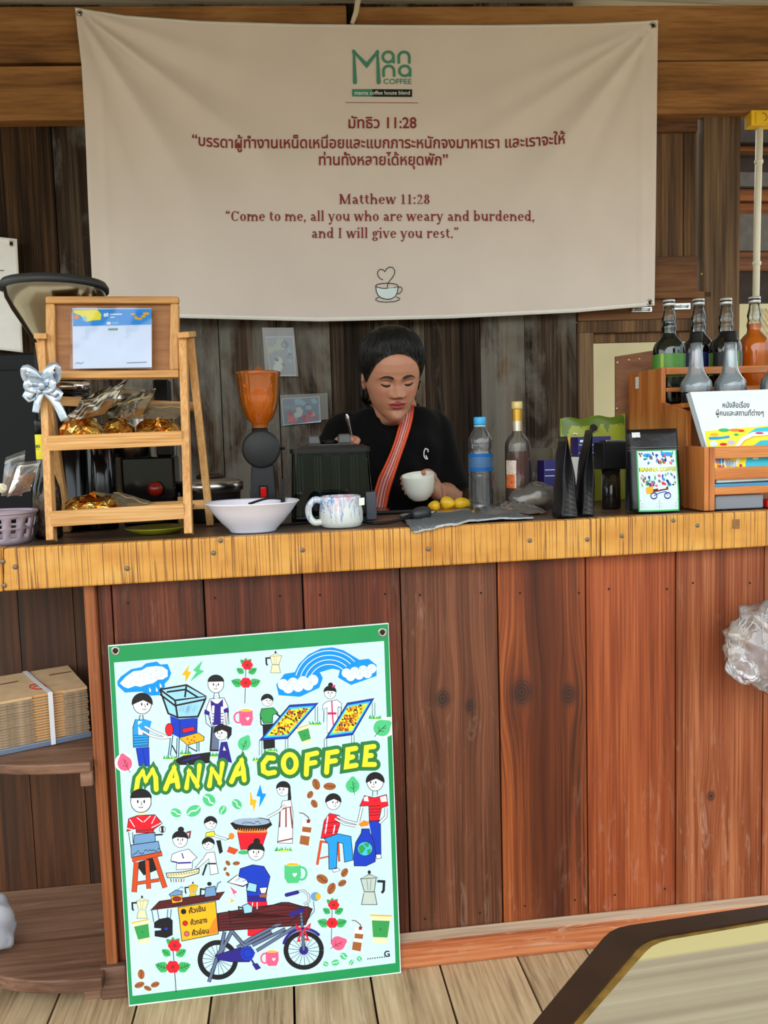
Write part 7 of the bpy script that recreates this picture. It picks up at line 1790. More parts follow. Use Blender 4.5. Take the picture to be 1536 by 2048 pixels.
A.poly([(1380, 1190), (1440, 1150), (1600, 1130), (1700, 1130), (1700, 1200), (1540, 1210), (1400, 1220)], 'water', 2)
A.poly([(1075, 1218), (1180, 1215), (1235, 1205), (1240, 1225), (1150, 1238), (1080, 1240)], 'sky', 3)
A.line([(1290, 1300), (1340, 1230), (1420, 1195), (1560, 1190), (1700, 1185)], 30, 'white', 3); A.line([(1310, 1300), (1360, 1245), (1430, 1215), (1560, 1205), (1700, 1200)], 9, 'gold', 4)
A.poly([(1360, 1420), (1400, 1300), (1480, 1245), (1700, 1230), (1700, 1480), (1370, 1490)], 'water', 2)
A.line([(1260, 1460), (1320, 1370), (1330, 1290)], 24, 'white', 3)
for x, y, w_, h_, cc in ((1195, 1165, 44, 14, 'leaf'), (1280, 1165, 46, 12, 'orange'), (1330, 1170, 24, 10, 'red'), (1120, 1200, 34, 14, 'gold'), (1470, 1188, 34, 8, 'magenta'), (1250, 1260, 32, 18, 'lilac'), (1190, 1275, 30, 12, 'red'), (1115, 1270, 30, 24, 'pale'), (1290, 1200, 20, 10, 'leaf'), (1160, 1400, 40, 26, 'sky'), (1230, 1420, 34, 20, 'lilac'), (1170, 1445, 30, 12, 'red'), (1325, 1440, 12, 14, 'magenta'), (1440, 1385, 26, 8, 'white'), (1210, 1390, 20, 12, 'gold')):
    A.ell(x, y, w_, h_, cc, 5, n=14)
for i in range(14): A.line([(1125+i*12, 1390+random.uniform(-8, 8)), (1131+i*12, 1450)], 5, random.choice(['slate', 'sky', 'white', 'orange']), 6)
A.build('cover_print', pal, book)
for k, (cc, lb) in enumerate((((206, 216, 222), 'white booklet lying flat at the bottom of the book rack'), ((70, 150, 196), 'blue booklet lying flat on the white booklet in the book rack'))):
    mb = MB(); mb.box((xb0+.016, Yb+.014, zfl+.0006+k*.0095), (xr_-.004, Yb+.098, zfl+.009+k*.0095)); o = mb.build('booklet', mat('booklet%d' % k, cc, rough=.4), bevel=.001, loc=(xb0+.15, Yb+.05, zfl+k*.0095)); tag(o, lb, 'book', 'booklets lying in the book rack')
mb = MB(); a, b = P(1432, 990, Yb+.012), P(1528, 1012, Yb+.012); mb.box((a.x, Yb+.014, zb0+.0006), (b.x, Yb+.09, P(1450, 991, Yb+.014).z))
tag(mb.build('plastic_box', glass('frosted_box', (206, 212, 220), .25, 1.0, haze=.55, hazecol=(176, 182, 192)), bevel=.003, loc=(a.x, Yb+.05, zb0)), 'frosted plastic box tucked under the book rack\'s lowest rail', 'box')
mb = MB(); a = P(1532, 1003, Yb+.02); mb.box((a.x, Yb+.014, topz(a.x)+.0006), (a.x+.05, Yb+.06, topz(a.x)+.02)); tag(mb.build('red_lighter', mat('red_plastic', (206, 24, 24), rough=.35), bevel=.003, loc=(a.x, Yb+.03, topz(a.x))), 'small red object at the photo\'s right edge under the book rack', 'lighter')
a = T(1449, 1021); mb = MB(); mb.bar(a+Vector((0, 0, .003)), a+Vector((.008, .02, .018)), .004, .003, (0, 0, 1)); tag(mb.build('wood_chip', [M_pine], loc=a), 'little wooden chip leaning on the counter edge below the book rack', 'wood chip')

# ================================================================== LEFT CORNER SHELF: CARTONS AND BAG
cz = SH1+.001
fr_c = PZ(187, 1478, SH1); yawc = radians(25)
dirw = Vector((-cos(yawc), -sin(yawc), 0)); dirb = Vector((-sin(yawc), cos(yawc), 0))
corner = Vector((fr_c.x-.006, fr_c.y+.012, cz))
def cbox(mb, w, d, z0, z1, jx=0, jy=0, m=0):
    o = corner+dirw*jx+dirb*jy; q = [o, o+dirw*w, o+dirw*w+dirb*d, o+dirb*d]
    mb.hexa([Vector((p.x, p.y, z0)) for p in q]+[Vector((p.x, p.y, z1)) for p in q], m)
mb = MB(); cbox(mb, .215, .232, cz, cz+.013, 0, 0); mb2 = mb
tag(mb.build('metal_tray', mat('grey_tray', (112, 126, 146), rough=.4, metal=.3), bevel=.002, loc=corner), 'grey-blue flat tray under the stack of folded cartons', 'tray')
M_card = mat('cardboard', (204, 168, 126), rough=.85, noise=.12, nscale=30); M_card2 = mat('cardboard_edge', (148, 128, 104), rough=.9, noise=.35, nscale=80); M_card3 = mat('cardboard_kraft', (206, 152, 92), rough=.85)
random.seed(6); NL = 17; top_z = P(181, 1372, corner.y).z; lh = (top_z-(cz+.014))/NL
first = None
for k in range(NL):
    z0 = cz+.0135+k*lh; jx, jy = .004+random.uniform(-.0015, .0015), .002+random.uniform(-.0012, .0012)
    lbl = ('topmost flattened cardboard carton of the strapped stack, with a red stamp' if k == NL-1 else 'flattened cardboard carton in the strapped stack on the corner shelf')
    t = thing('flattened_carton', lbl, 'carton', corner+Vector((0, 0, z0-corner.z)), 'flattened cartons in the strapped stack')
    mb = MB(); w_, d_ = .205, .225
    o_ = corner+dirw*jx+dirb*jy
    cut = [(0, 0), (.052, 0), (.052, .004), (.118, .004), (.118, 0), (w_, 0), (w_, d_), (0, d_)]
    mb.prism([o_+dirw*a+dirb*b+Vector((0, 0, z0-corner.z)) for a, b in cut], (0, 0, lh*(.62 if k < NL-1 else .9))); mb.f and None
    nfaces = len(mb.f)
    for i in range(nfaces): mb.mi[i] = 0 if i < 2 else 1
    if k == NL-1: mb.mi = [0]*nfaces
    for i in (2+2,): mb.mi[i] = 2
    mb.build('sheet', [M_card, M_card2, M_card3], t)
    if k < NL-1:
      mb = MB(); mb.prism([o_+dirw*a+dirb*b+Vector((0, 0, z0-corner.z+lh*.62)) for a, b in ((.004, .003), (.198, .003), (.198, .22), (.004, .22))], (0, 0, lh*.3)); mb.build('inner_flap', M_card2, t)
    if k == NL-1:
        A = Art(lambda x, y, o: PZ(x, y, z0+lh*.93+o))
        A.line([(76+17*cos(i*.35), 1373+5*sin(i*.35)) for i in range(19)], 1.8, 'red', 1); A.line([(66, 1374), (76, 1371), (88, 1372)], 1.5, 'red', 1); pass
        A.line([(98, 1350), (142, 1343)], 1.4, 'dbrown', 1); A.line([(0, 1369), (36, 1362)], 1.4, 'dbrown', 1); A.build('print', pal, t)
zt_ = cz+.0135+NL*lh+.001
mb = MB(); o_ = corner+dirw*.084; pr = [(o_-dirb*.003, cz+.002), (o_-dirb*.003, zt_-.002), (o_+dirb*.0, zt_+.0015), (o_+dirb*.10+dirw*.012, zt_+.003), (o_+dirb*.226+dirw*.02, zt_+.0015), (o_+dirb*.236+dirw*.02, zt_-.004), (o_+dirb*.236+dirw*.02, cz+.002)]
rows = [[Vector((*(p+dirw*k).xy, z)) for k in (-.005, 0, .005)] for p, z in pr]
mb.grid(rows, smooth=False)
tag(mb.build('packing_strap', mat('white_strap', (216, 218, 222), rough=.4), solid=.0006, loc=o_), 'white plastic strap tied around the stack of cartons', 'strap')
# white bag on the bottom shelf
random.seed(21); c = PZ(-22, 1905, .073); vs = MB(); vs.ball((0, 0, 0), (.062, .06, .075), 26, 18)
for i, p in enumerate(vs.v):
    k = 1+.10*sin(p.x*80+p.z*50)+.07*sin(p.y*120+p.z*90)+random.uniform(-.03, .03); vs.v[i] = c+Vector((p.x*k, p.y*k, max(.0004, .068+p.z*k)))
tag(vs.build('carrier_bag', glass('white_carrier', (222, 224, 230), .3, .8, haze=.6, hazecol=(206, 208, 216)), loc=c), 'white carrier bag at the left edge of the bottom shelf', 'bag')
# ---- clear bag hanging at the right edge, hooked on the counter front
random.seed(31); c = P(1538, 1292, -.075)
hb = thing('plastic_bag', 'crumpled clear plastic bag hanging against the counter front at the right edge', 'bag', (c.x, -.075, c.z))
vs = MB(); vs.ball((0, 0, 0), (.104, .068, .108), 44, 30)
for i, p in enumerate(vs.v):
    n_ = p.normalized(); k = 1+.07*sin(n_.x*9+n_.z*7)+.06*sin(n_.y*12-n_.x*8+2)+.05*sin(n_.z*17+n_.x*11)+random.uniform(-.012, .012)
    vs.v[i] = c+Vector((p.x*k, min(p.y*k*.9, .066), p.z*k*(1+.12*n_.x)))
vs.build('film', glass('crumpled_film', (232, 228, 228), .12, 2.2, haze=.20, hazecol=(226, 222, 224)), hb)
mb = MB()
for i in range(16):
    a = random.uniform(2.2, 4.6); z = random.uniform(-.09, .09); pts = []
    for k in range(5):
        aa = a+k*.18; zz_ = z+k*.012*random.uniform(-1, 1.4); r_ = .100*sqrt(max(.05, 1-(zz_/.112)**2)); pts.append(c+Vector((r_*cos(aa), max(-.066, r_*.62*sin(aa)), zz_)))
    mb.tube(smooth_pts(pts, 3), .0012, 5)
mb.build('creases', glass('crease_film', (240, 238, 238), .15, 2.0, haze=.45, hazecol=(236, 234, 236)), hb)
mb = MB(); mb.tube(smooth_pts([c+Vector((.02, 0, .10)), c+Vector((.05, .02, .15)), c+Vector((.07, .055, .19))], 5), [.02]*4+[.01]*7, 8); mb.build('twisted_neck', glass('crumpled_film', (232, 228, 228)), hb)
# ================================================================== THE BARISTA
YH = .60                                   # depth of the face
CH = P(794, 843, .575)                     # chin
TILT, TURN, RLL = radians(23), radians(3), radians(-2)
HS = 1.06                                   # head scale
PIV = Vector((0, .0, .05))                 # pivot (near the jaw hinge), head units from the chin
Rh = Matrix.Rotation(RLL, 3, 'Y') @ Matrix.Rotation(TURN, 3, 'Z') @ Matrix.Rotation(TILT, 3, 'X')
chin_l = Vector((0, -.083, .004))
HO = CH - Rh @ (chin_l*HS)                      # world position of head-space origin (chin level, on the neck axis)
def hw(p): return HO + Rh @ (Vector(p)*HS)
prof_w = [(-.03, .036), (-.012, .034), (0, .030), (.008, .036), (.02, .046), (.035, .0545), (.05, .0600), (.07, .0655), (.09, .0700), (.108, .0725), (.125, .0735), (.145, .0745), (.165, .0735), (.185, .068), (.203, .055), (.215, .038), (.223, .018), (.226, .001)]
prof_f = [(-.03, .030), (-.012, .060), (0, .079), (.008, .084), (.02, .0855), (.035, .0845), (.05, .0865), (.07, .0865), (.09, .0865), (.108, .0855), (.125, .0890), (.145, .0895), (.165, .085), (.185, .074), (.203, .054), (.215, .036), (.223, .016), (.226, .001)]
prof_b = [(-.03, .048), (0, .050), (.03, .058), (.06, .075), (.09, .092), (.12, .101), (.15, .102), (.175, .093), (.195, .074), (.21, .050), (.22, .025), (.226, .001)]
def G2(x, z, cx, cz, sx, sz): return exp(-((x-cx)/sx)**2-((z-cz)/sz)**2)
def head_pt(a, z, grow=0.0):
    """a: azimuth, 0 = straight ahead"""
    w, f, b = interp(prof_w, z), interp(prof_f, z), interp(prof_b, z)
    w = w*1.04+grow; f += grow; b += grow
    ca, sa = cos(a), sin(a)
    kz = min(1, max(0, (z+.005)/.07)); n = 2.0+(.25*kz*kz*(3-2*kz) if ca > 0 else 0)*min(1, max(0, ca)*4)
    r = (abs(sa)**n+abs(ca)**n)**(-1/n)
    x, y = w*r*sa, -(f if ca > 0 else b)*r*ca
    if grow == 0 and ca > -.1:
        k = max(0, ca)**.5; ax = abs(x); d = 0
        d += .0045*G2(x, z, 0, .112, .0075, .016)                       # nose bridge
        d += .0125*G2(x, z, 0, .0945, .0092, .012)                       # nose back
        d += .0180*G2(x, z, 0, .0825, .0125, .0095)                     # nose tip
        d += .0115*G2(ax, z, .0130, .0795, .0065, .0062)                # nostril wings
        d -= .0040*G2(x, z, 0, .0705, .020, .0045)                      # under the nose
        d -= .0085*G2(ax, z, .031, .1125, .0165, .0085)                 # eye sockets
        d -= .0045*G2(ax, z, .0165, .1135, .006, .008)                  # inner corners
        d += .0078*G2(ax, z, .0315, .1115, .0125, .0070)                # lowered lids
        d -= .0026*G2(ax, z, .0315, .1178, .013, .0019)                 # lid crease
        d += .0030*G2(ax, z, .030, .1285, .019, .0055)                  # brow ridge
        d += .0035*G2(ax, z, .042, .090, .016, .014)                    # cheekbones
        d += .0020*G2(ax, z, .040, .066, .016, .016)
        d += .0062*G2(x, z, 0, .0572, .0165, .0042) + .0014*G2(ax, z, .0065, .0590, .0050, .0028)   # upper lip
        d += .0078*G2(x, z, 0, .0462, .0145, .0048)                     # lower lip
        d -= .0052*G2(x, z, 0, .0522, .0200, .0015)                     # mouth line
        d -= .0035*G2(x, z, 0, .0360, .018, .0045)                      # under the lip
        d += .0078*G2(x, z, 0, .0165, .0165, .0115)                     # chin
        d -= .0010*G2(x, z, 0, .0650, .0030, .0060)
        y -= d*k
    return Vector((x, y, z))
azs = []
for i in range(150):
    t = i/150*2*pi-pi
    azs.append(t-.55*sin(t)*1.0)           # finer towards the face
zs = []
z = -.03
while z < .2255:
    zs.append(z); z += (.0014 if .03 < z < .135 else .0028 if z < .19 else .0016)
zs.append(.226)
hm = MB()
hm.grid([[hw(head_pt(a, z)) for a in azs] for z in zs], closed=True)
hm.add([hw(head_pt(a, -.03)) for a in azs], [tuple(range(len(azs)))[::-1]]); hm.add([hw(head_pt(a, .226)) for a in azs], [tuple(range(len(azs)))])
for sgn in (-1, 1):                        # ears
    Me = Matrix.Rotation(sgn*.35, 3, 'Z')
    e_ = MB(); e_.ball((0, 0, 0), (.008, .018, .031), 14, 10)
    hm.add([hw(Vector((sgn*.0755, .010, .098))+Me @ Vector((p.x, p.y*(1 if p.z > 0 else .7), p.z))) for p in e_.v], e_.f)
# body below the neck
TC = Vector((P(786, 850, .74).x, .74, 0))
SHZ = P(786, 826, .72).z
nb = Vector((TC.x, .728, SHZ+.018))
hm.tube(smooth_pts([nb+Vector((0, .012, -.07)), nb, hw((0, .018, -.012)), hw((0, .022, .05))], 5), list(np.interp(np.linspace(0, 3, 16), range(4), [.100, .072, .050, .049])), 32)
def tors(z, w, d, dy=0): return [Vector((TC.x+w*math.copysign(abs(cos(2*pi*i/40))**.85, cos(2*pi*i/40)), TC.y+dy+d*sin(2*pi*i/40), z)) for i in range(40)]
hm.grid([tors(*q) for q in ((.80, .135, .10), (.95, .125, .085), (1.10, .135, .095), (1.20, .145, .098), (SHZ-.02, .14, .08), (SHZ+.025, .07, .055))], closed=True)
hm.add(tors(.80, .135, .10), [tuple(range(40))[::-1]]); hm.add(tors(SHZ+.025, .07, .055), [tuple(range(40))])
def limb(pts, rs, n=18): hm.tube(smooth_pts(pts, 6), list(np.interp(np.linspace(0, len(rs)-1, (len(rs)-1)*6+1), range(len(rs)), rs)), n)
# her right arm (left in the photo): hand behind the container lid with the spoon
Rs, Re, Rw = P(680, 862, .74), P(640, 985, .73), P(672, 900, .555)
Rs.z = SHZ-.045
limb([Rs, (Rs+Re)/2+Vector((-.008, .004, 0)), Re, (Re+Rw)/2+Vector((-.006, 0, -.004)), Rw], [.044, .040, .036, .034, .024])
Ls, Le, Lw = P(873, 868, .74), P(902, 985, .70), P(876, 984, .535)
Ls.z = SHZ-.045
limb([Ls, (Ls+Le)/2+Vector((.008, .004, 0)), Le, (Le+Lw)/2+Vector((.003, 0, -.004)), Lw], [.044, .040, .036, .034, .025])
def chain(pts, rs): hm.tube(smooth_pts(pts, 4), list(np.interp(np.linspace(0, len(rs)-1, (len(rs)-1)*4+1), range(len(rs)), rs)), 10); hm.ball(pts[-1], rs[-1], 10, 8)
def slabpalm(c, ax, side, nrm, l, w, t):
    M_ = Matrix((side*(w/2), ax*(l/2), nrm*(t/2))).transposed(); b_ = MB(); b_.ball((0, 0, 0), 1, 16, 10)
    hm.add([c+M_ @ Vector((math.copysign(abs(p.x)**.75, p.x), math.copysign(abs(p.y)**.8, p.y), math.copysign(abs(p.z)**.8, p.z))) for p in b_.v], b_.f)
# right hand: knuckles towards us, fist closed round the spoon handle
SP_lo, SP_hi = P(706, 884, .505), P(693, 828, .485)
px_ = (Rw-P(700, 882, .52)); kc = P(694, 886, .525)
ax = (kc-Rw).normalized(); nrm = Vector((0, -.25, 1)).normalized(); nrm = (nrm-ax*nrm.dot(ax)).normalized(); side = ax.cross(nrm).normalized()
slabpalm((Rw+kc)/2+ax*.006, ax, side, nrm, .085, .074, .030)
for k, (px0, py0, px1, py1, px2, py2, r) in enumerate(((706, 877, 716, 881, 709, 890, .0088), (697, 880, 711, 887, 704, 895, .0090), (688, 884, 702, 893, 697, 900, .0086), (680, 889, 692, 900, 690, 906, .0074))):
    y0 = .527-.006*k
    chain([kc+(P(px0, py0, y0+.012)-kc)*.4, P(px0, py0, y0), P(px1, py1, y0-.022), P(px2, py2, y0-.012)], [r*1.05, r, r*.92, r*.8])
chain([Rw+ax*.025, P(676, 882, .535), P(690, 879, .510), P(703, 880, .492)], [.014, .012, .0105, .0088])
# left hand: palm behind the cup, fingers round its far side, thumb on the rim
CUP = P(838, 974, .455); cs = S(.455); CR = 33*cs
lk = P(862, 968, .512)
ax = (lk-Lw).normalized(); side = Vector((0, .5, .85)); side = (side-ax*side.dot(ax)).normalized(); nrm = ax.cross(side)
slabpalm((Lw+lk)/2+Vector((0, 0, .004)), ax, side, nrm, .082, .072, .030)
for k, (zz_, r, rr) in enumerate(((.020, .0088, 1.18), (.006, .0090, 1.14), (-.008, .0086, 1.05), (-.021, .0076, .90))):
    base_ = lk+Vector((.002, .004, zz_*.9)); pts = [base_]
    for a in (40, 72, 104, 132): pts.append(CUP+Vector(((CR*rr+r*.75)*cos(radians(a)), (CR*rr+r*.75)*sin(radians(a)), zz_+.003)))
    chain(pts, [r*1.05, r, r*.95, r*.88, r*.78])
chain([lk+Vector((.004, -.004, .012)), P(866, 952, .51), P(857, 944, .497), P(848, 945, .488)], [.013, .0112, .0098, .0085])
me = remesh(hm, .0017, 1, .35)
# paint lips from the head's own coordinates
vco = np.empty(len(me.vertices)*3, np.float32); me.vertices.foreach_get('co', vco); vco = vco.reshape(-1, 3)
Rinv = np.array(Rh.transposed()); loc_ = (vco-np.array(HO)) @ Rinv.T / HS
ht = HO.copy()
lip = np.clip(1.25-np.maximum(((loc_[:, 0])/.0245)**2+((loc_[:, 2]-.0518)/(.0112*(1-.35*np.abs(loc_[:, 0]/.024)**1.5).clip(.2)))**2, 0), 0, 1)
lip = np.clip(lip*2.2, 0, 1)*(loc_[:, 1] < -.066)*(np.abs(loc_[:, 0]) < .025)
dark = np.exp(-((np.abs(loc_[:, 0])-.0068)/.0036)**2-((loc_[:, 2]-.0738)/.0022)**2)*(loc_[:, 1] < -.075)    # nostrils
line = np.exp(-((loc_[:, 2]-.0522)/.0011)**2)*(np.abs(loc_[:, 0]) < .021)*(loc_[:, 1] < -.075)
blush = np.exp(-((np.abs(loc_[:, 0])-.043)/.018)**2-((loc_[:, 2]-.083)/.016)**2)*(loc_[:, 1] < -.03)
ctr = P(794, 700, .60)
bodyo = thing('person', 'woman barista in black T-shirt with orange strap, looking down, holding spoon and cup', 'person', (TC.x, TC.y, 0))
me.transform(Matrix.Translation(-Vector((TC.x, TC.y, 0))))
me.name = 'body'; me.materials.clear()
for nm_, arr in (('lip', lip), ('dark', np.maximum(dark*.9, line*.65)), ('blush', blush)):
    a_ = me.attributes.new(nm_, 'FLOAT', 'POINT'); a_.data.foreach_set('value', arr.astype(np.float32))
me.polygons.foreach_set('use_smooth', [True]*len(me.polygons))
def skinmat():
    m, t, b = newmat('skin'); X = NX(t)
    def A_(n): q = t.nodes.new('ShaderNodeAttribute'); q.attribute_name = n; return q.outputs['Fac']
    tc = t.nodes.new('ShaderNodeTexCoord')
    base = X.mix(X.noise(tc.outputs['Object'], 40, 3), lin((170, 116, 90)), lin((186, 131, 103)))
    c = X.mix(X.m('MULTIPLY', A_('blush'), .35), base, lin((200, 116, 96)))
    c = X.mix(A_('lip'), c, lin((152, 56, 58))); c = X.mix(A_('dark'), c, lin((60, 26, 24)))
    t.links.new(c, b.inputs['Base Color']); b.inputs['Roughness'].default_value = .48
    b.inputs['Subsurface Weight'].default_value = .12; b.inputs['Subsurface Radius'].default_value = (.012, .005, .003); b.inputs['Subsurface Scale'].default_value = .6
    return m
me.materials.append(skinmat())
ob = bpy.data.objects.new('body', me); COL.objects.link(ob); ob.parent = bodyo
# eyebrows and lashes
M_hair = mat('black_hair', (13, 11, 11), rough=.5, spec=.3, noise=.4, nscale=30)
M_brow = mat('brow_hair', (44, 30, 26), rough=.8, noise=.2, nscale=400)
def on_face(x, z, o=.0006):
    a = 0.0
    for _ in range(14):
        p = head_pt(a, z); a += (x-p.x)/.08
    p = head_pt(a, z); return hw(p+Vector((0, -o, 0)))
for sgn in (-1, 1):
    mb = MB(); rows = []
    for i in range(15):
        t = i/14; x = sgn*(.0125+.036*t); z = .1265+.0062*sin(pi*min(1, .12+t*.78))-.0035*(t > .75)*(t-.75)/.25; w_ = .0040*(1-.75*t**2)*(.6+.4*min(1, t*5))
        rows.append([on_face(x, z+w_*k, .0011) for k in (-1, -.3, .4, 1)])
    mb.grid(rows); mb.build('eyebrow', M_brow, bodyo, solid=.0006)
    mb = MB(); rows = []
    for i in range(15):
        t = i/14; x = sgn*(.0195+.0245*t); z = .1082-.0026*sin(pi*t)+.0012*t; w_ = .0022*(.5+.5*sin(pi*t))+.0003
        rows.append([on_face(x, z-w_, .0022), on_face(x, z, .0018), on_face(x, z+w_, .0010)])
    mb.grid(rows); mb.build('eyelashes', M_hair, bodyo, solid=.0006)
# hair: cap drawn back from the forehead, with strand relief, and a low tail
def hairline(a):
    d = abs(math.degrees((a+pi) % (2*pi)-pi))
    return interp([(0, .187), (14, .185), (30, .176), (44, .160), (56, .136), (70, .108), (78, .098), (88, .105), (98, .095), (112, .06), (130, .035), (180, .025)], d)
rows = []; NA = 220; NZ = 70
for j in range(NZ+1):
    row = []
    for i in range(NA):
        a = 2*pi*i/NA-pi; h0 = hairline(a); t = j/NZ; z = h0+(.2259-h0)*t
        e3 = min(1, t*1.6); g = .003+.0125*(e3*e3*(3-2*e3)); k3 = min(1, max(0, (z-.13)/.096)); k3 = k3*k3*(3-2*k3)
        st = .0005*sin(a*61+3*sin(a*7)+t*6)+.0004*sin(a*113-t*9+2*sin(a*13))
        p = head_pt(a, min(z, .2259), (g+st)*(1-.5*k3)); p.z += (g+.006)*k3
        row.append(hw(p))
    rows.append(row)
mb = MB(); mb.grid(rows, closed=True)
for k in range(170):                       # single locks combed back over the cap
    i0 = random.randrange(NA); sh = random.uniform(-5, 5); j0 = random.choice((0, 0, 2, 6)); pts = []
    for q_ in range(9):
        j = j0+(NZ-3-j0)*q_/8; p = rows[int(j)][int(i0+sh*q_/4) % NA]; n_ = (p-hw((0, .01, .12))).normalized(); pts.append(p+n_*.0008*(1 if 0 < q_ < 8 else -1))
    mb.tube(smooth_pts(pts, 2), list(np.interp(np.linspace(0, 1, 17), [0, .3, 1], [.0006, .0019, .0012])), 5)
inner = [hw(head_pt(2*pi*i/NA-pi, min(.2259, hairline(2*pi*i/NA-pi)), -.006)) for i in range(NA)]
mb.grid([inner, rows[0]], closed=True); mb.add(rows[-1], [tuple(range(NA))])
nape = hw((-.035, .085, .05))
for k in range(9):
    o = Vector((random.uniform(-.014, .014), random.uniform(-.01, .01), 0)); 
    e_ = Vector((P(728+k*2.2, 792+6*sin(k*2), .69).x, .69+.006*(k % 3), P(728+k*2.2, 796+10*sin(k*1.7), .69).z))
    e_ = P(726+k*2.2, 800+8*sin(k*1.9), .715+.004*(k % 3))
    mb.tube(smooth_pts([hw((-.062, .055, .10))+o, hw((-.068, .045, .065))+o*.6, hw((-.070, .035, .030))+o*.5, e_], 5), list(np.linspace(.011, .0014, 16)), 7)
mb.ball(hw((0, .105, .085)), (.038, .03, .04), 16, 12)
for k in range(7):
    b_ = hw((.060, -.01, .10+.008*k)); mb.tube(smooth_pts([b_, hw((.074, -.004, .088+.006*k)), hw((.0775+.001*k, .002, .062+.004*k))], 4), list(np.linspace(.005, .0012, 9)), 6)
mb.build('hair', M_hair, bodyo)
# ---- T-shirt
sm_ = MB()
def sring(z, w, d, dy=0, dx=0): return [Vector((TC.x+dx+w*math.copysign(abs(cos(2*pi*i/48))**.8, cos(2*pi*i/48)), TC.y+dy+d*math.copysign(abs(sin(2*pi*i/48))**.9, sin(2*pi*i/48)), z)) for i in range(48)]
wl = (P(886, 850, .73).x-P(676, 850, .73).x)/2
spec_ = [(.78, .178, .130, 0), (.90, .176, .130, 0), (1.02, .174, .128, 0), (1.12, wl*1.0, .124, 0), (1.20, wl*1.02, .118, 0), (SHZ-.055, wl*.98, .104, -.004), (SHZ-.025, wl*.92, .09, -.008), (SHZ, wl*.78, .078, -.014), (SHZ+.016, wl*.62, .074, -.018), (SHZ+.020, .060, .056, -.01)]
sm_.grid([sring(*q) for q in spec_], closed=True); sm_.add(sring(*spec_[0]), [tuple(range(48))[::-1]]); sm_.add(sring(*spec_[-1]), [tuple(range(48))])
def sleeve(pts, rs): sm_.tube(smooth_pts(pts, 6), list(np.interp(np.linspace(0, len(rs)-1, (len(rs)-1)*6+1), range(len(rs)), rs)), 24)
sleeve([Rs+Vector((.05, 0, .008)), Rs+Vector((.004, 0, -.002)), (Rs+Re)/2+Vector((-.004, .002, .012)), Re+Vector((-.004, -.002, -.004)), Re+(Rw-Re)*.30+Vector((0, 0, -.008))], [.044, .050, .060, .066, .066])
sleeve([Ls+Vector((-.05, 0, .008)), Ls+Vector((-.004, 0, -.002)), (Ls+Le)/2+Vector((-.006, .002, .01)), Le+Vector((-.004, -.008, .004))], [.044, .050, .060, .068])
me2 = remesh(sm_, .0045, 26, .5)
co = np.empty(len(me2.vertices)*3, np.float32); me2.vertices.foreach_get('co', co); co = co.reshape(-1, 3)
no = np.empty(len(me2.vertices)*3, np.float32); me2.vertices.foreach_get('normal', no); no = no.reshape(-1, 3)
x, y, z = co[:, 0]-TC.x, co[:, 1], co[:, 2]
fold = .0035*np.sin(z*55+x*38+np.sin(x*20)*1.5)+.0035*np.sin(z*34-x*52+1)+.002*np.sin(x*90+z*20)
fold *= np.clip((SHZ+.01-z)/.08, .15, 1)
co = co+no*fold[:, None]
me2.vertices.foreach_set('co', co.ravel()); me2.update()
bvh = BVHTree.FromPolygons([tuple(v) for v in co], [tuple(p.vertices) for p in me2.polygons])
me2.transform(Matrix.Translation(-Vector((TC.x, TC.y, 0)))); me2.materials.clear(); me2.name = 't_shirt'
M_tee = mat('black_cotton', (11, 10, 11), rough=.9, spec=.1, sheen=.03, noise=.15, nscale=60, bump=.2, bscale=700)
me2.materials.append(M_tee); me2.polygons.foreach_set('use_smooth', [True]*len(me2.polygons))
ts = bpy.data.objects.new('t_shirt', me2); COL.objects.link(ts); ts.parent = bodyo
def on_shirt(px, py, o=.003):
    d = ray(px, py).normalized(); h, n_, _, _ = bvh.ray_cast(CAM, d)
    if h is None: return P(px, py, .62)
    return h - d*o
# neckline rib
mb = MB(); ring_ = [(742, 815), (752, 822), (772, 831), (792, 837), (808, 836), (820, 829), (827, 820)]
pf_, pl_, pr2 = on_shirt(795, 840, .002), P(729, 803, .735), P(834, 810, .735)
rp = []
for k in range(40):
    th = 2*pi*k/40; s_, c_ = sin(th), cos(th)      # s_ = 1 at the throat
    x = (pl_.x+pr2.x)/2+(pr2.x-pl_.x)/2*c_+(pf_.x-(pl_.x+pr2.x)/2)*max(0, s_)
    yy = .735-(.735-pf_.y)*max(0, s_)+.055*max(0, -s_)
    z_ = (pl_.z+pr2.z)/2+(pr2.z-pl_.z)/2*c_; z_ += (pf_.z-z_)*max(0, s_)**1.3+.002*max(0, -s_)
    rp.append(Vector((x, yy, z_)))
mb.tube(rp, .0065, 10, closed=True); mb.build('collar', M_tee, bodyo)
# chest mark
mb = MB()
for q in ([(856, 899), (851, 897), (848, 903), (848, 912), (851, 917), (855, 918)], [(856, 899), (856, 904)], [(852, 911), (855, 918)]):
    for a, b in zip(q, q[1:]):
        t = Vector((b[0]-a[0], b[1]-a[1])).normalized()*1.1; n_ = (-t.y, t.x)
        mb.add([on_shirt(a[0]+n_[0]-t.x*.5, a[1]+n_[1]-t.y*.5, .004), on_shirt(b[0]+n_[0]+t.x*.5, b[1]+n_[1]+t.y*.5, .004), on_shirt(b[0]-n_[0]+t.x*.5, b[1]-n_[1]+t.y*.5, .004), on_shirt(a[0]-n_[0]-t.x*.5, a[1]-n_[1]-t.y*.5, .004)], [(0, 1, 2, 3)])
mb.build('chest_print', mat('print_white_ink', (220, 220, 226), rough=.6), bodyo)
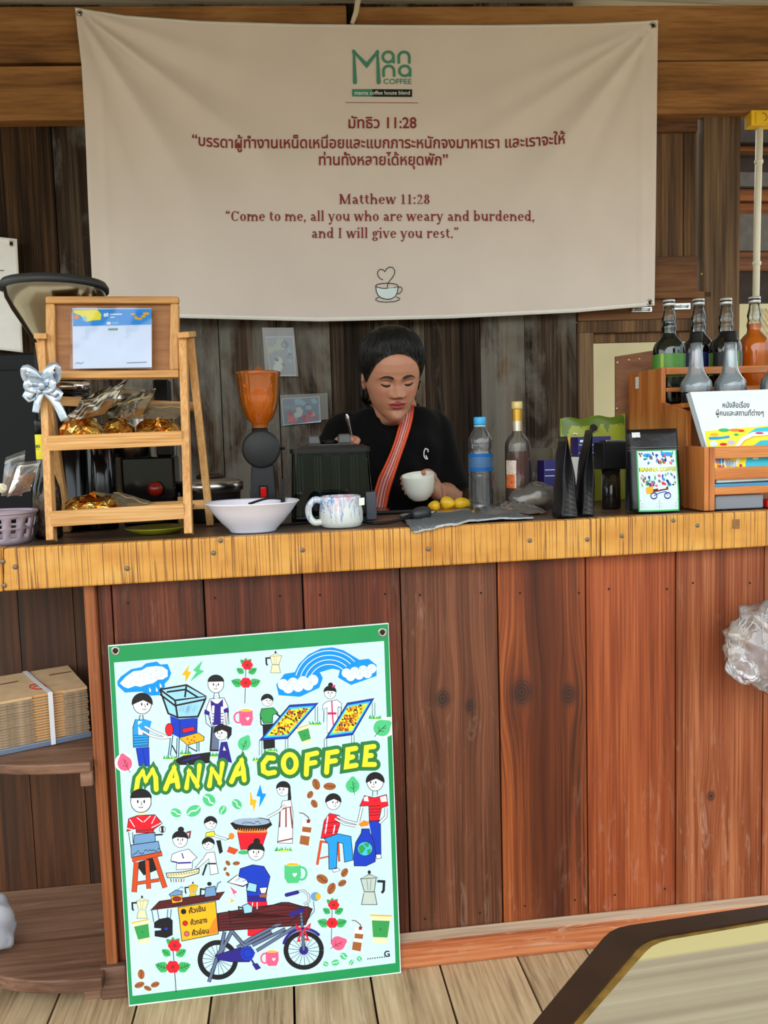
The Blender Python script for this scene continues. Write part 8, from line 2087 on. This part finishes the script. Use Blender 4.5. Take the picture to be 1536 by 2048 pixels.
# woven shoulder strap
Lft = [(806, 808), (803, 830), (797, 855), (790, 880), (781, 905), (769, 932), (757, 955), (748, 985), (744, 1020)]
Rgt = [(829, 806), (826, 835), (820, 860), (812, 885), (803, 910), (793, 940), (785, 965), (778, 990), (772, 1020)]
def ip(L, t):
    k = t*(len(L)-1); i = min(int(k), len(L)-2); f_ = k-i; return (L[i][0]*(1-f_)+L[i+1][0]*f_, L[i][1]*(1-f_)+L[i+1][1]*f_)
cols_ = [(228, 88, 36), (226, 84, 34), (150, 40, 44), (214, 96, 84), (206, 168, 160), (176, 64, 66), (198, 116, 104), (210, 176, 170), (170, 56, 60), (206, 96, 70), (214, 180, 172), (178, 60, 56), (224, 86, 36), (228, 92, 40), (160, 50, 44)]
NU = len(cols_)
rows = [[on_shirt(ip(Lft, j/44)[0]*(1-i/NU)+ip(Rgt, j/44)[0]*(i/NU), ip(Lft, j/44)[1]*(1-i/NU)+ip(Rgt, j/44)[1]*(i/NU), .006+.0015*sin(i*1.1)) for i in range(NU+1)] for j in range(45)]
# let the strap bridge the folds of the shirt instead of sinking into them
for _ in range(3):
    rows = [[(rows[max(j-1, 0)][i]+rows[j][i]*2+rows[min(j+1, 44)][i])/4 for i in range(NU+1)] for j in range(45)]
rows = [[p-(p-CAM).normalized()*.003 for p in r] for r in rows]
mb = MB(); mb.grid(rows, mfun=lambda j, i: i)
mb.build('shoulder_strap', [mat('strap_%d' % i, c_, rough=.85, noise=.25, nscale=500) for i, c_ in enumerate(cols_)], bodyo, solid=.0015, soff=-1)
# trousers and shoes (behind the counter)
M_tr = mat('dark_denim', (34, 38, 48), rough=.9)
mb = MB()
for sgn in (-1, 1):
    mb.tube(smooth_pts([(TC.x+sgn*.08, TC.y+.005, .84), (TC.x+sgn*.088, TC.y+.0, .60), (TC.x+sgn*.085, TC.y+.01, .42), (TC.x+sgn*.085, TC.y+.03, .09)], 6), list(np.linspace(.088, .05, 19)), 18)
mb.grid([sring(.74, .150, .105), sring(.86, .140, .10)], closed=True)
mb.build('trousers', M_tr, bodyo)
for sgn in (-1, 1):
    mb = MB(); mb.ball((TC.x+sgn*.088, TC.y-.02, .036), (.042, .115, .0355), 16, 10); mb.build('shoe', mat('shoe_black', (22, 22, 24), rough=.5), bodyo)
# ---- spoon in her hand
spn = thing('spoon', 'steel teaspoon held upright in the barista\'s hand', 'spoon', SP_lo)
dsp = (SP_hi-SP_lo).normalized(); hp = [SP_lo-dsp*.05, SP_lo-dsp*.01, SP_lo+(SP_hi-SP_lo)*.5, SP_hi-dsp*.012, SP_hi]
mb = MB(); mb.tube(smooth_pts(hp, 6), list(np.interp(np.linspace(0, 4, 25), range(5), [.0022, .0022, .0030, .0052, .0020])), 10, flat=.4, up=(0, -1, 0)); mb.build('handle', M_chrome, spn)
mb = MB(); mb.ball(SP_lo-dsp*.065, (.012, .006, .018), 14, 10); mb.build('spoon_bowl', M_chrome, spn)
# ---- white cup in her other hand
cp = thing('cup', 'white handleless ceramic cup tilted in the barista\'s hand', 'cup', CUP)
Mt = Matrix.Rotation(radians(-6), 3, 'Y') @ Matrix.Rotation(radians(9), 3, 'X')
hgt = 52*cs
prof = [(14*cs, -hgt*.5), (16*cs, -hgt*.5), (17*cs, -hgt*.47), (24*cs, -hgt*.36), (30*cs, -hgt*.12), (32.5*cs, hgt*.15), (33.5*cs, hgt*.46), (33.2*cs, hgt*.5), (32*cs, hgt*.49), (31*cs, hgt*.15), (28*cs, -hgt*.12), (20*cs, -hgt*.33), (.001, -hgt*.37)]
mb = MB(); mb.lathe(prof, CUP, 44, Mt); mb.build('body', mat('cup_white', (220, 222, 212), rough=.22), cp)
mb = MB(); mb.lathe([(29.5*cs, hgt*.05), (.001, hgt*.052)], CUP, 36, Mt); mb.build('coffee', mat('coffee_brown', (92, 58, 36), rough=.2), cp)
# ================================================================== details that belong to a part, not to the whole thing
SUBS = {'lid_knob': 'lid', 'switch': 'switch_frame', 'knob_stem': 'red_knob', 'spine': 'cover', 'cover_print': 'cover', 'latch': 'lid', 'lid_plate': 'lid',
        'vent_cap': 'lid', 'clip': 'pipe', 'lid_mark': 'junction_box', 'hopper_lid': 'hopper', 'bolt': 'plate', 'screen': 'case', 'pins': 'plug_body',
        'strain_relief': 'cable', 'label_print': 'neck_label', 'picture': 'paper', 'zip_seal': None, 'eyelet': None, 'print': None, 'tray_floor': None,
        'price_sticker': None, 'knot': None}
FALL = {'print': ('cloth', 'panel', 'card', 'bag', 'carton', 'sheet'), 'eyelet': ('cloth', 'panel'), 'zip_seal': ('clear_top', 'bag_film', 'front'), 'price_sticker': ('side_panel', 'front')}
def stem_(o): return o.name.split('.')[0]
for root in [o for o in list(SC.objects) if o.parent is None and o.type == 'EMPTY']:
    kids = list(root.children)
    for k in kids:
        s_ = stem_(k)
        for target in ((SUBS.get(s_),) if SUBS.get(s_) else FALL.get(s_, ())):
            m_ = [q for q in kids if stem_(q) == target and q is not k]
            if m_:
                k.parent = m_[0]; break
